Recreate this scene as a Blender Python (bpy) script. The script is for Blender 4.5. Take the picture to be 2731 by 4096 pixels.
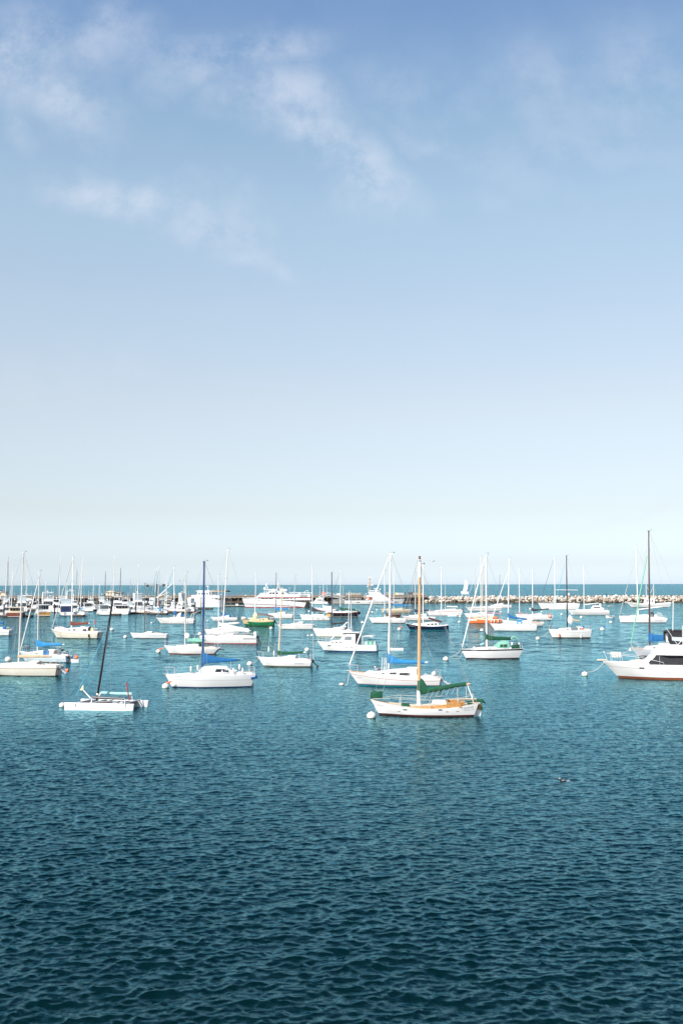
import bpy, bmesh, math, random
import numpy as np
from mathutils import Vector, Matrix, Euler
R = math.radians
scene = bpy.context.scene
for o in list(bpy.data.objects):
    bpy.data.objects.remove(o, do_unlink=True)
col = scene.collection

# ---------------------------------------------------------------- camera
IMW, IMH = 2731.0, 4096.0            # size of the photograph in pixels
F = 3982.0                       # focal length in those pixels (35 mm lens)
CAMH = 9.0                       # eye height over the water
PITCH = math.atan((2338.0 - 2048.0) / F)
ROLL = R(-0.13)
cam_d = bpy.data.cameras.new('camera')
cam_d.sensor_fit = 'VERTICAL'; cam_d.sensor_height = 36.0; cam_d.sensor_width = 24.0
cam_d.lens = 36.0 * F / IMH
cam_d.clip_start = 0.2; cam_d.clip_end = 60000
cam = bpy.data.objects.new('camera', cam_d); col.objects.link(cam)
cam_m = Matrix.Translation((0, 0, CAMH)) @ Matrix.Rotation(math.pi/2 + PITCH, 4, 'X') @ Matrix.Rotation(ROLL, 4, 'Z')
cam.matrix_world = cam_m
scene.camera = cam
scene.render.resolution_x = 682; scene.render.resolution_y = 1024
CR = cam_m.to_3x3()

def ray(px, py):
    return CR @ Vector(((px - IMW/2) / F, (IMH/2 - py) / F, -1.0))
def on_water(px, py, z=0.0):
    d = ray(px, py); t = (z - CAMH) / d.z
    return Vector((d.x*t, d.y*t, z))
def at_dist(px, py, Y):
    d = ray(px, py); t = Y / d.y
    return Vector((d.x*t, Y, CAMH + d.z*t))

# ---------------------------------------------------------------- sun, sky, exposure
SUN_EL, SUN_AZ = R(36), R(-142)       # azimuth from +Y, clockwise: behind the camera on the left
scene.view_settings.view_transform = 'Standard'; scene.view_settings.look = 'None'
scene.view_settings.gamma = 1.0; scene.view_settings.exposure = 0.55
scene.render.engine = 'CYCLES'
world = bpy.data.worlds.new('World'); scene.world = world; world.use_nodes = True
nt = world.node_tree; nt.nodes.clear()
def N(t, **kw):
    n = nt.nodes.new(t)
    for k, v in kw.items(): setattr(n, k, v)
    return n
def L(a, b): nt.links.new(a, b)
sky = N('ShaderNodeTexSky', sky_type='NISHITA', sun_disc=False, sun_elevation=SUN_EL, sun_rotation=SUN_AZ,
        air_density=1.0, dust_density=0.6, ozone_density=1.2)
geo = N('ShaderNodeTexCoord')
sep = N('ShaderNodeSeparateXYZ'); L(geo.outputs['Generated'], sep.inputs[0])
# elevation dependent tint (haze whitening low down, the lavender cast higher up)
ramp = N('ShaderNodeValToRGB'); L(sep.outputs['Z'], ramp.inputs[0])
SKYT = [(0.0, (1.0,1.0,1.0)), (1.0, (1.0,1.0,1.0))]
cr = ramp.color_ramp
SKYT = [(0.003, (0.38, 0.461, 0.685)), (0.021, (0.321, 0.366, 0.515)), (0.073, (0.377, 0.348, 0.367)), (0.174, (0.563, 0.446, 0.38)), (0.272, (0.649, 0.541, 0.447)), (0.363, (0.7, 0.621, 0.508)), (0.431, (0.646, 0.617, 0.531)), (0.477, (0.586, 0.586, 0.547)), (0.514, (0.498, 0.53, 0.542))]
while len(cr.elements) < len(SKYT): cr.elements.new(0.5)
for e, (p, c) in zip(cr.elements, SKYT): e.position = p; e.color = (*c, 1)
tint2 = N('ShaderNodeVectorMath', operation='SCALE'); tint2.inputs['Scale'].default_value = 2.5; L(ramp.outputs[0], tint2.inputs[0])
mul = N('ShaderNodeMix', data_type='RGBA', blend_type='MULTIPLY'); mul.inputs[0].default_value = 1
L(sky.outputs[0], mul.inputs[6]); L(tint2.outputs[0], mul.inputs[7])
# clouds: noise on a plane overhead
# thin clouds: detailed noise inside a handful of soft patches, plus a faint veil everywhere
def MA(op, a_, b_=None, c_=None):
    n = N('ShaderNodeMath', operation=op)
    for i, v in enumerate((a_, b_, c_)):
        if v is None: continue
        if isinstance(v, (int, float)): n.inputs[i].default_value = v
        else: L(v, n.inputs[i])
    return n.outputs[0]
ay_ = MA('MAXIMUM', MA('ABSOLUTE', sep.outputs['Y']), 0.05)
cu = MA('DIVIDE', sep.outputs['X'], ay_); cv = MA('DIVIDE', sep.outputs['Z'], ay_)
cb = N('ShaderNodeCombineXYZ'); L(cu, cb.inputs[0]); L(cv, cb.inputs[1])
wn = N('ShaderNodeTexNoise'); wn.inputs['Scale'].default_value = 5.0; wn.inputs['Detail'].default_value = 7; L(cb.outputs[0], wn.inputs['Vector'])
wv = N('ShaderNodeVectorMath', operation='MULTIPLY_ADD'); L(wn.outputs['Color'], wv.inputs[0]); wv.inputs[1].default_value = (0.26, 0.18, 0); wv.inputs[2].default_value = (-0.13, -0.09, 0)
wa = N('ShaderNodeVectorMath', operation='ADD'); L(wv.outputs[0], wa.inputs[0]); L(cb.outputs[0], wa.inputs[1])
total = None
for (px, py, rx, ry, rot, st) in ((90, 190, 360, 320, 20, 1.0), (330, 370, 300, 170, -10, .9), (480, 130, 220, 190, 0, .7), (940, 170, 400, 170, 12, .85), (1130, 450, 340, 230, -35, .9), (1400, 690, 270, 160, -40, .95), (1210, 590, 260, 150, -10, 1.0), (450, 740, 360, 130, -8, 1.0),
                               (850, 910, 280, 130, -15, .85), (950, 1020, 220, 80, -12, .8), (1620, 340, 330, 170, -10, .28), (1680, 530, 230, 60, -10, .4), (2200, 300, 420, 260, -20, .42), (2560, 230, 260, 300, 0, .42), (2380, 520, 380, 110, -5, .35), (2050, 640, 330, 130, -10, .25), (1930, 790, 120, 50, 0, .2), (30, 520, 120, 90, 0, .5), (200, 1520, 500, 110, 0, .25), (2500, 2060, 420, 30, 2, .35), (600, 2170, 380, 24, 0, .25)):
    d = ray(px, py); q = ray(px+10, py)
    mpn = N('ShaderNodeMapping', vector_type='TEXTURE'); mpn.inputs['Location'].default_value = (d.x/d.y, d.z/d.y, 0)
    mpn.inputs['Scale'].default_value = (rx/F, ry/F, 1); mpn.inputs['Rotation'].default_value = (0, 0, R(rot)); L(wa.outputs[0], mpn.inputs[0])
    ln = N('ShaderNodeVectorMath', operation='LENGTH'); L(mpn.outputs[0], ln.inputs[0])
    mr = N('ShaderNodeMapRange', interpolation_type='SMOOTHSTEP'); mr.inputs['From Min'].default_value = 1.35; mr.inputs['From Max'].default_value = 0.0
    mr.inputs['To Max'].default_value = st; L(ln.outputs['Value'], mr.inputs[0])
    total = mr.outputs[0] if total is None else MA('MAXIMUM', total, mr.outputs[0])
n2 = N('ShaderNodeTexNoise'); n2.inputs['Scale'].default_value = 13.0; n2.inputs['Detail'].default_value = 14; n2.inputs['Roughness'].default_value = 0.67; n2.inputs['Distortion'].default_value = 0.0
L(cb.outputs[0], n2.inputs['Vector'])
m2 = N('ShaderNodeMapRange', interpolation_type='SMOOTHSTEP'); m2.inputs['From Min'].default_value = 0.29; m2.inputs['From Max'].default_value = 0.66; L(n2.outputs[0], m2.inputs[0])
zup = N('ShaderNodeMapRange'); zup.inputs['From Min'].default_value = 0.0; zup.inputs['From Max'].default_value = 0.02; L(sep.outputs['Z'], zup.inputs[0])
veil = MA('MULTIPLY', MA('MULTIPLY', MA('ADD', MA('MULTIPLY', total, 0.56), 0.03), m2.outputs[0]), zup.outputs[0])
side = MA('MULTIPLY_ADD', sep.outputs['X'], -0.16, 1.0)
sm = N('ShaderNodeVectorMath', operation='SCALE'); L(mul.outputs[2], sm.inputs[0]); L(side, sm.inputs['Scale'])
cmx = N('ShaderNodeMix', data_type='RGBA'); L(veil, cmx.inputs[0]); L(sm.outputs[0], cmx.inputs[6])
CLOUD_COL = (5.3, 5.7, 6.5, 1)
cmx.inputs[7].default_value = CLOUD_COL
bg = N('ShaderNodeBackground'); bg.inputs['Strength'].default_value = 0.1
L(cmx.outputs[2], bg.inputs['Color'])
wo = N('ShaderNodeOutputWorld'); L(bg.outputs[0], wo.inputs[0])

sun_d = bpy.data.lights.new('sun', 'SUN'); sun_d.energy = 4.2; sun_d.angle = R(0.6); sun_d.color = (1.0, 0.95, 0.88)
sun = bpy.data.objects.new('sun', sun_d); col.objects.link(sun)
sdir = Vector((math.sin(SUN_AZ)*math.cos(SUN_EL), math.cos(SUN_AZ)*math.cos(SUN_EL), math.sin(SUN_EL)))
sun.rotation_euler = sdir.to_track_quat('Z', 'Y').to_euler()

# ---------------------------------------------------------------- materials
MATS = {}
def mat(name, c, rough=0.5, metal=0.0, spec=0.5, noise=0.0, nscale=3.0, bump=0.0, bscale=20.0, coat=0.0, alpha=1.0, dirt=None):
    """a principled material with a little procedural variation of its own"""
    if name in MATS: return MATS[name]
    m = bpy.data.materials.new(name); m.use_nodes = True
    t = m.node_tree; b = t.nodes['Principled BSDF']
    b.inputs['Base Color'].default_value = (*c, 1); b.inputs['Roughness'].default_value = rough
    b.inputs['Metallic'].default_value = metal
    b.inputs['Specular IOR Level'].default_value = spec
    b.inputs['Coat Weight'].default_value = coat
    if noise or dirt or bump:
        tc = t.nodes.new('ShaderNodeTexCoord')
    if noise or dirt:
        nz = t.nodes.new('ShaderNodeTexNoise'); nz.inputs['Scale'].default_value = nscale; nz.inputs['Detail'].default_value = 6
        t.links.new(tc.outputs['Object'], nz.inputs['Vector'])
        rp = t.nodes.new('ShaderNodeMapRange'); rp.inputs['From Min'].default_value = 0.35; rp.inputs['From Max'].default_value = 0.7
        t.links.new(nz.outputs[0], rp.inputs[0])
        mx_ = t.nodes.new('ShaderNodeMix'); mx_.data_type = 'RGBA'
        d = dirt if dirt else tuple(v*(1-noise) for v in c)
        mx_.inputs[6].default_value = (*c, 1); mx_.inputs[7].default_value = (*d, 1)
        t.links.new(rp.outputs[0], mx_.inputs[0]); t.links.new(mx_.outputs[2], b.inputs['Base Color'])
    if bump:
        nb = t.nodes.new('ShaderNodeTexNoise'); nb.inputs['Scale'].default_value = bscale; nb.inputs['Detail'].default_value = 4
        t.links.new(tc.outputs['Object'], nb.inputs['Vector'])
        bp = t.nodes.new('ShaderNodeBump'); bp.inputs['Strength'].default_value = bump; bp.inputs['Distance'].default_value = 0.05
        t.links.new(nb.outputs[0], bp.inputs['Height']); t.links.new(bp.outputs[0], b.inputs['Normal'])
    MATS[name] = m
    return m

def tag(o, label=None, cat=None, group=None, kind=None):
    if label: o['label'] = label
    if cat: o['category'] = cat
    if group: o['group'] = group
    if kind: o['kind'] = kind
    return o
# ---------------------------------------------------------------- water: one sheet to the horizon, real waves near by
def water_material():
    m = bpy.data.materials.new('sea_water'); m.use_nodes = True
    t = m.node_tree; t.nodes.remove(t.nodes['Principled BSDF'])
    b = t.nodes.new('ShaderNodeBsdfGlass')
    b.inputs['Color'].default_value = (0.485, 0.882, 1.0, 1); b.inputs['IOR'].default_value = 1.333
    df = t.nodes.new('ShaderNodeBsdfDiffuse'); df.inputs['Color'].default_value = (0.0, 0.0085, 0.0085, 1)
    ads = t.nodes.new('ShaderNodeAddShader'); t.links.new(b.outputs[0], ads.inputs[0]); t.links.new(df.outputs[0], ads.inputs[1])
    t.links.new(ads.outputs[0], t.nodes['Material Output'].inputs['Surface'])
    tc = t.nodes.new('ShaderNodeTexCoord')
    at = t.nodes.new('ShaderNodeAttribute'); at.attribute_name = 'far'
    def noise(scale, detail, rough, stretch, rot):
        mpn = t.nodes.new('ShaderNodeMapping'); mpn.inputs['Scale'].default_value = (scale*stretch, scale, scale); mpn.inputs['Rotation'].default_value = (0, 0, rot)
        t.links.new(tc.outputs['Object'], mpn.inputs[0])
        n = t.nodes.new('ShaderNodeTexNoise'); n.inputs['Scale'].default_value = 1.0; n.inputs['Detail'].default_value = detail; n.inputs['Roughness'].default_value = rough
        t.links.new(mpn.outputs[0], n.inputs['Vector']); return n.outputs['Color']
    ar = t.nodes.new('ShaderNodeAttribute'); ar.attribute_name = 'chop'     # unresolved chop: calm harbour, rougher open sea
    t.links.new(ar.outputs['Fac'], b.inputs['Roughness'])
    fine = noise(7.0, 5, 0.75, 0.55, 0.35)
    mid = noise(1.3, 3, 0.6, 0.5, -0.1)
    big = noise(0.16, 3, 0.5, 0.35, 0.1)
    def VM(op, a, b_):
        n = t.nodes.new('ShaderNodeVectorMath'); n.operation = op
        for i, v in enumerate((a, b_)):
            if isinstance(v, tuple): n.inputs[i].default_value = v
            elif v is not None: t.links.new(v, n.inputs[i])
        return n
    def slope(src, amp, use_far=False):
        v = VM('SUBTRACT', src, (0.5, 0.5, 0.5)).outputs[0]
        v = VM('MULTIPLY', v, (amp*0.8, amp, 0.0)).outputs[0]
        if use_far:
            n = VM('SCALE', v, None); t.links.new(at.outputs['Fac'], n.inputs['Scale']); v = n.outputs[0]
        return v
    g = t.nodes.new('ShaderNodeNewGeometry')
    v = VM('ADD', g.outputs['Normal'], slope(fine, 1.0)).outputs[0]
    v = VM('ADD', v, slope(mid, 1.5, True)).outputs[0]
    v = VM('ADD', v, slope(big, 0.5, True)).outputs[0]
    v = VM('NORMALIZE', v, None).outputs[0]
    t.links.new(v, b.inputs['Normal'])
    return m
def build_water():
    rng = np.random.default_rng(7)
    ys = [12.0]
    while ys[-1] < 150: ys.append(ys[-1] + max(0.03, 0.0011*ys[-1]))
    near_rows = len(ys)
    while ys[-1] < 30000: ys.append(ys[-1]*1.12 + 2)
    ys = np.array(ys)
    nc = 880
    u = np.linspace(-1, 1, nc)
    hw = 0.40*ys + 3.0
    hw[near_rows:] = 0.40*ys[near_rows:] + 3
    X = u[None, :]*hw[:, None]; Y = np.repeat(ys[:, None], nc, 1)
    # sum of short-crested trochoidal waves
    dx = np.zeros_like(X); dy = np.zeros_like(X); dz = np.zeros_like(X)
    lams = np.concatenate([rng.uniform(0.15, 0.26, 50), rng.uniform(0.26, 0.55, 66), rng.uniform(0.55, 1.7, 16)])
    fade = np.clip((150 - Y)/60, 0, 1)
    # gusts: patches that are rougher or smoother
    gust = 1.0 + 0.36*np.sin(X*0.11 + 1.3*np.sin(Y*0.05)) * np.sin(Y*0.083 + 0.9*np.sin(X*0.07) + 1.0)
    gust = gust*(1.10-0.68*np.clip((Y-24)/40, 0, 1))
    for lam in lams:
        k = 2*np.pi/lam
        a = math.pi/2 + 0.42 + rng.normal(0, 0.62)
        s = (0.018 if lam < 0.26 else 0.026 if lam < 0.55 else 0.028) * rng.uniform(0.6, 1.3)   # slope of this component
        A = s/k
        ph = rng.uniform(0, 6.28)
        cx, cy = math.cos(a), math.sin(a)
        # slow modulation keeps the crests short
        th = k*(X*cx + Y*cy) + ph + 1.1*np.sin(X*cy*k*0.17 - Y*cx*k*0.11 + ph*3) + 0.8*np.sin(X*k*0.07 + Y*k*0.05 + ph*5)
        w = fade * gust * np.clip(1.6 - 0.0016*Y*2.5/lam*1.3, 0, 1)
        dz += A*w*np.sin(th)
        dx += A*w*cx*np.cos(th)*1.15; dy += A*w*cy*np.cos(th)*1.15
    X = X + dx; Y = Y + dy
    co = np.stack([X, Y, dz], -1).reshape(-1, 3).astype(np.float32)
    nr = len(ys)
    idx = np.arange(nr*nc).reshape(nr, nc)
    f = np.stack([idx[:-1, :-1], idx[:-1, 1:], idx[1:, 1:], idx[1:, :-1]], -1).reshape(-1, 4)
    far = np.repeat(np.clip((ys - 80)/60, 0, 1)[:, None], nc, 1).reshape(-1)
    # skirt out to the sides and behind the camera
    E = 30000.0
    extra = np.array([[-E*1.2, -400, -0.02], [E*1.2, -400, -0.02], [E*1.2, 12.2, -0.02], [-E*1.2, 12.2, -0.02]], np.float32)
    me = bpy.data.meshes.new('water')
    base = len(co)
    left = idx[:, 0]; right = idx[:, -1]
    sl = np.stack([np.full(nr, -E*1.2), ys, np.full(nr, -0.0)], -1).astype(np.float32)
    sr = sl.copy(); sr[:, 0] = E*1.2
    co = np.concatenate([co, sl, sr, extra]); far = np.concatenate([far, far.reshape(nr, nc)[:, 0], far.reshape(nr, nc)[:, 0], [0]*4])
    li = base + np.arange(nr); ri = base + nr + np.arange(nr)
    fl = np.stack([li[:-1], left[:-1], left[1:], li[1:]], -1); fr = np.stack([right[:-1], ri[:-1], ri[1:], right[1:]], -1)
    fx = np.array([[base+2*nr, base+2*nr+1, base+2*nr+2, base+2*nr+3]])
    f = np.concatenate([f, fl, fr, fx])
    me.vertices.add(len(co)); me.vertices.foreach_set('co', co.ravel())
    me.loops.add(f.size); me.loops.foreach_set('vertex_index', f.ravel().astype(np.int32))
    me.polygons.add(len(f)); me.polygons.foreach_set('loop_start', np.arange(0, f.size, 4, dtype=np.int32))
    me.polygons.foreach_set('loop_total', np.full(len(f), 4, np.int32))
    me.update(calc_edges=True); me.validate()
    me.polygons.foreach_set('use_smooth', np.ones(len(me.polygons), bool))
    at = me.attributes.new('far', 'FLOAT', 'POINT'); at.data.foreach_set('value', far.astype(np.float32))
    yy = np.interp(co[:, 1], [70, 150, 480, 560, 3000], [0.05, 0.08, 0.11, 0.20, 0.18])
    ac = me.attributes.new('chop', 'FLOAT', 'POINT'); ac.data.foreach_set('value', yy.astype(np.float32))
    me.materials.append(water_material())
    o = bpy.data.objects.new('water', me); col.objects.link(o)
    tag(o, 'rippled blue green harbour water running out to the open sea', kind='structure')
    o['category'] = 'water'
    return o
water = build_water()
# ---------------------------------------------------------------- mesh helpers
class MB:
    """collects shapes and links them as ONE mesh object"""
    def __init__(s): s.v = []; s.f = []; s.m = []; s.mats = []
    def mi(s, m):
        if m not in s.mats: s.mats.append(m)
        return s.mats.index(m)
    def add(s, vs, fs, m):
        b = len(s.v); k = s.mi(m); s.v += [tuple(v) for v in vs]
        for f in fs: s.f.append(tuple(b+i for i in f)); s.m.append(k)
    def box(s, x0, x1, y0, y1, z0, z1, m, bev=0.0, taper=(0, 0, 0, 0)):
        a, b, c, d = taper      # top face inset at x0, x1, y0, y1
        vs = [(x0, y0, z0), (x1, y0, z0), (x1, y1, z0), (x0, y1, z0), (x0+a, y0+c, z1), (x1-b, y0+c, z1), (x1-b, y1-d, z1), (x0+a, y1-d, z1)]
        s.add(vs, [(3, 2, 1, 0), (4, 5, 6, 7), (0, 1, 5, 4), (1, 2, 6, 5), (2, 3, 7, 6), (3, 0, 4, 7)], m)
    def cyl(s, p0, p1, r0, r1=None, m=None, n=8, ry=1.0):
        if r1 is None: r1 = r0
        s.tube([p0, p1], [r0, r1], m, n, ry)
    def tube(s, pts, rs, m, n=6, ry=1.0):
        pts = [Vector(p) for p in pts]
        if isinstance(rs, (int, float)): rs = [rs]*len(pts)
        vs = []; fs = []
        for i, p in enumerate(pts):
            d = (pts[min(i+1, len(pts)-1)] - pts[max(i-1, 0)])
            if d.length < 1e-6: d = Vector((0, 0, 1))
            d.normalize()
            a = d.cross(Vector((0, 1, 0)))
            if a.length < 0.05: a = d.cross(Vector((1, 0, 0)))
            a.normalize(); b = d.cross(a)
            for k in range(n):
                t = 2*math.pi*k/n
                vs.append(p + a*math.cos(t)*rs[i] + b*math.sin(t)*rs[i]*ry)
        for i in range(len(pts)-1):
            for k in range(n):
                fs.append((i*n+k, i*n+(k+1) % n, (i+1)*n+(k+1) % n, (i+1)*n+k))
        fs.append(tuple(range(n))[::-1]); fs.append(tuple((len(pts)-1)*n+k for k in range(n)))
        s.add(vs, fs, m)
    def loft(s, rings, m, closed=True, caps=True):
        n = len(rings[0]); vs = [p for r in rings for p in r]; fs = []
        for i in range(len(rings)-1):
            for k in range(n if closed else n-1):
                fs.append((i*n+k, i*n+(k+1) % n, (i+1)*n+(k+1) % n, (i+1)*n+k))
        if caps:
            fs.append(tuple(range(n))[::-1]); fs.append(tuple((len(rings)-1)*n+k for k in range(n)))
        s.add(vs, fs, m)
    def ball(s, c, rx, ry, rz, m, nu=14, nv=9, zmin=-1.0):
        rings = []
        for j in range(nv+1):
            t = math.asin(max(zmin, -1)) + (math.pi/2 - math.asin(max(zmin, -1)))*j/nv
            rr = max(math.cos(t), 0.001)
            rings.append([(c[0]+rx*rr*math.cos(2*math.pi*k/nu), c[1]+ry*rr*math.sin(2*math.pi*k/nu), c[2]+rz*math.sin(t)) for k in range(nu)])
        s.loft(rings, m)
    def build(s, name, parent=None, smooth=35, label=None):
        me = bpy.data.meshes.new(name); me.from_pydata(s.v, [], s.f)
        for m in s.mats: me.materials.append(m)
        me.polygons.foreach_set('material_index', s.m)
        bm = bmesh.new(); bm.from_mesh(me); bmesh.ops.recalc_face_normals(bm, faces=bm.faces); bm.to_mesh(me); bm.free()
        if smooth:
            me.polygons.foreach_set('use_smooth', [True]*len(me.polygons)); me.set_sharp_from_angle(angle=R(smooth))
        me.update()
        o = bpy.data.objects.new(name, me); col.objects.link(o)
        if parent is not None: o.parent = parent
        if label: o['label'] = label
        return o
def empty(name, loc, rz, label, cat, group=None):
    o = bpy.data.objects.new(name, None); col.objects.link(o); o.location = loc; o.rotation_euler = (0, 0, rz)
    o.empty_display_size = 0.5
    return tag(o, label, cat, group)
def link_mesh(name, me, parent=None):
    o = bpy.data.objects.new(name, me); col.objects.link(o)
    if parent is not None: o.parent = parent
    return o

# ---------------------------------------------------------------- colours
white = mat('gelcoat_white', (0.80, 0.80, 0.79), 0.28, noise=0.05, nscale=1.2, coat=0.3)
deckw = mat('deck_white', (0.82, 0.81, 0.78), 0.55, noise=0.08, nscale=3)
cream = mat('gelcoat_cream', (0.80, 0.76, 0.66), 0.35, noise=0.07, nscale=1.5)
ltgrey = mat('gelcoat_grey', (0.55, 0.57, 0.60), 0.35, noise=0.06, nscale=1.5)
palegrey = mat('pale_grey', (0.66, 0.68, 0.70), 0.4, noise=0.05)
paleblue = mat('pale_blue_hull', (0.62, 0.73, 0.79), 0.35, noise=0.05)
navy = mat('navy_hull', (0.010, 0.02, 0.05), 0.25, noise=0.1)
blackh = mat('black_hull', (0.012, 0.013, 0.018), 0.3)
greenh = mat('green_hull', (0.01, 0.17, 0.07), 0.35, noise=0.15)
yellowh = mat('buff_hull', (0.66, 0.51, 0.29), 0.45, noise=0.1)
orangeh = mat('orange_hull', (0.85, 0.20, 0.06), 0.4, noise=0.1)
beigeh = mat('beige_hull', (0.55, 0.47, 0.34), 0.5, noise=0.15)
alu = mat('mast_white', (0.78, 0.78, 0.76), 0.35, noise=0.05)
alug = mat('mast_grey', (0.55, 0.56, 0.54), 0.35, noise=0.08)
tanm = mat('mast_tan', (0.68, 0.56, 0.38), 0.5, noise=0.1)
blackm = mat('mast_black', (0.012, 0.012, 0.014), 0.35)
brownm = mat('mast_dark_brown', (0.07, 0.035, 0.03), 0.5)
bluem = mat('mast_blue', (0.012, 0.05, 0.18), 0.4, noise=0.2, nscale=6)
navym = mat('mast_navy', (0.02, 0.035, 0.07), 0.4)
mastwood = mat('spar_wood', (0.70, 0.38, 0.17), 0.4, noise=0.15, nscale=2, coat=0.3)
woodm = mat('varnished_wood', (0.55, 0.27, 0.09), 0.35, noise=0.3, nscale=5, coat=0.4)
teak = mat('teak', (0.50, 0.24, 0.07), 0.45, noise=0.35, nscale=8)
palewood = mat('pale_wood', (0.62, 0.50, 0.34), 0.6, noise=0.2)
steel = mat('steel_tube', (0.66, 0.67, 0.68), 0.3, metal=0.4)
wire = mat('rigging_wire', (0.42, 0.43, 0.44), 0.4, metal=0.3)
rope = mat('rope', (0.62, 0.58, 0.50), 0.9)
dark = mat('dark_glass', (0.02, 0.022, 0.026), 0.08)
greyglass = mat('grey_glass', (0.16, 0.19, 0.21), 0.1)
paleglass = mat('clear_vinyl', (0.50, 0.57, 0.60), 0.15)
blueC = mat('blue_canvas', (0.012, 0.14, 0.36), 0.85, noise=0.25, nscale=4, bump=0.3)
brightblueC = mat('bright_blue_canvas', (0.025, 0.24, 0.52), 0.85, noise=0.3, nscale=5, bump=0.4)
greenC = mat('green_canvas', (0.005, 0.085, 0.042), 0.85, noise=0.3, nscale=4, bump=0.3)
palegreenC = mat('faded_green_canvas', (0.22, 0.50, 0.38), 0.85, noise=0.35, nscale=5, bump=0.3)
brownC = mat('brown_canvas', (0.17, 0.05, 0.03), 0.85, noise=0.25, nscale=4, bump=0.3)
maroonC = mat('maroon_canvas', (0.10, 0.035, 0.04), 0.9, noise=0.25, bump=0.3)
taupeC = mat('taupe_canvas', (0.21, 0.14, 0.12), 0.9, noise=0.35, nscale=3, bump=0.4)
mauveC = mat('faded_mauve_canvas', (0.42, 0.29, 0.27), 0.9, noise=0.3, bump=0.3)
blackC = mat('black_canvas', (0.025, 0.025, 0.03), 0.85, noise=0.3, bump=0.3)
charC = mat('charcoal_canvas', (0.05, 0.052, 0.065), 0.85, noise=0.3, bump=0.3)
navyC = mat('navy_canvas', (0.012, 0.03, 0.09), 0.85, noise=0.3, bump=0.3)
beigeC = mat('beige_canvas', (0.58, 0.44, 0.30), 0.9, noise=0.3, nscale=6, bump=0.4)
whiteC = mat('white_sailcloth', (0.78, 0.77, 0.73), 0.8, noise=0.15, nscale=5, bump=0.4)
yellowC = mat('yellow_sailcloth', (0.78, 0.70, 0.42), 0.85, noise=0.2, nscale=5, bump=0.4)
tealC = mat('pale_teal_canvas', (0.36, 0.66, 0.64), 0.8, noise=0.15)
greensail = mat('green_furled_sail', (0.20, 0.52, 0.36), 0.8, noise=0.2)
tealline = mat('teal_line', (0.10, 0.42, 0.58), 0.8)
red = mat('red_paint', (0.42, 0.03, 0.03), 0.5, noise=0.15)
maroon = mat('maroon_paint', (0.13, 0.02, 0.03), 0.5)
rust = mat('rust_boot', (0.27, 0.07, 0.03), 0.7, noise=0.3, nscale=6)
darkred = mat('antifoul_dark', (0.06, 0.015, 0.015), 0.7, noise=0.3)
black = mat('black_paint', (0.012, 0.012, 0.013), 0.5)
bootblue = mat('boot_blue', (0.01, 0.03, 0.12), 0.6)
bootteal = mat('boot_teal', (0.01, 0.20, 0.25), 0.6, noise=0.3)
tan = mat('tan_stripe', (0.45, 0.33, 0.20), 0.6)
bluep = mat('blue_paint', (0.02, 0.10, 0.38), 0.5)
orange = mat('orange_plastic', (0.85, 0.17, 0.06), 0.55)
yellowp = mat('yellow_plastic', (0.80, 0.52, 0.10), 0.6)
fender = mat('white_vinyl', (0.78, 0.76, 0.70), 0.5, noise=0.1)
scum = mat('waterline_weed', (0.10, 0.085, 0.03), 0.9, noise=0.4, nscale=7)
motorb = mat('motor_black', (0.02, 0.02, 0.022), 0.4)
motorg = mat('motor_grey', (0.45, 0.46, 0.47), 0.4)
greyb = mat('grey_wash', (0.30, 0.31, 0.32), 0.6, noise=0.2)
pink = mat('pink_stripe', (0.80, 0.25, 0.30), 0.5)
letter = mat('lettering_dark', (0.05, 0.05, 0.07), 0.5)
letterg = mat('lettering_grey', (0.30, 0.31, 0.34), 0.5)
letterb = mat('lettering_blue', (0.10, 0.22, 0.42), 0.5)
letterw = mat('lettering_white', (0.8, 0.8, 0.8), 0.5)

def text_mesh(body, size, shear=0.0, bold=False):
    c = bpy.data.curves.new('lettering', 'FONT'); c.body = body; c.size = size; c.align_x = 'CENTER'; c.align_y = 'CENTER'; c.shear = shear
    c.resolution_u = 3; c.offset = 0.012*size if bold else 0.0
    o = bpy.data.objects.new('lettering', c); col.objects.link(o)
    dg = bpy.context.evaluated_depsgraph_get(); me = bpy.data.meshes.new_from_object(o.evaluated_get(dg))
    bpy.data.objects.remove(o); bpy.data.curves.remove(c)
    return me

# ---------------------------------------------------------------- hulls
class Hull:
    def __init__(h, L, B, hb, hs, sag=0.08, ob=0.08, os=0.03, sw=0.72, flare=0.25, fine=0.8):
        h.L, h.B, h.hb, h.hs, h.sag, h.ob, h.os, h.sw, h.flare, h.fine = L, B, hb, hs, sag, ob, os, sw, flare, fine
    def zs(h, t): return h.hb*(1-t)**1.25 + h.hs*(1-(1-t)**1.25) - h.sag*4*t*(1-t)
    def plan(h, t):
        if t < 0.5: return math.sin(math.pi/2*t/0.5)**h.fine
        return 1 - (1-h.sw)*((t-0.5)/0.5)**2.2
    def pt(h, t, q, side=-1, out=0.0):
        z = h.zs(t)*q
        qq = max(min(q, 1), -0.3)
        fl = h.flare + 0.45*max(0, 1-t/0.35)**1.5
        y = h.B/2*h.plan(t)*(1 - fl*(1-qq)**1.5)
        x0 = -h.L/2 + h.ob*h.L*(1-qq); x1 = h.L/2 - h.os*h.L*(1-qq)
        return (x0+(x1-x0)*t, side*(max(y, 0.012)+out), z)
    def tq(h, x, z):
        t = x/h.L+0.5; q = 0.5
        for _ in range(6):
            t = min(max(t, 0.0), 1.0); q = z/h.zs(t); qq = max(min(q, 1), -0.3)
            x0 = -h.L/2 + h.ob*h.L*(1-qq); x1 = h.L/2 - h.os*h.L*(1-qq)
            t = (x-x0)/(x1-x0)
        return min(max(t, 0), 1), q
    def side(h, x, z, s=-1, out=0.0):
        t, q = h.tq(x, z); return h.pt(t, q, s, out)
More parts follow.
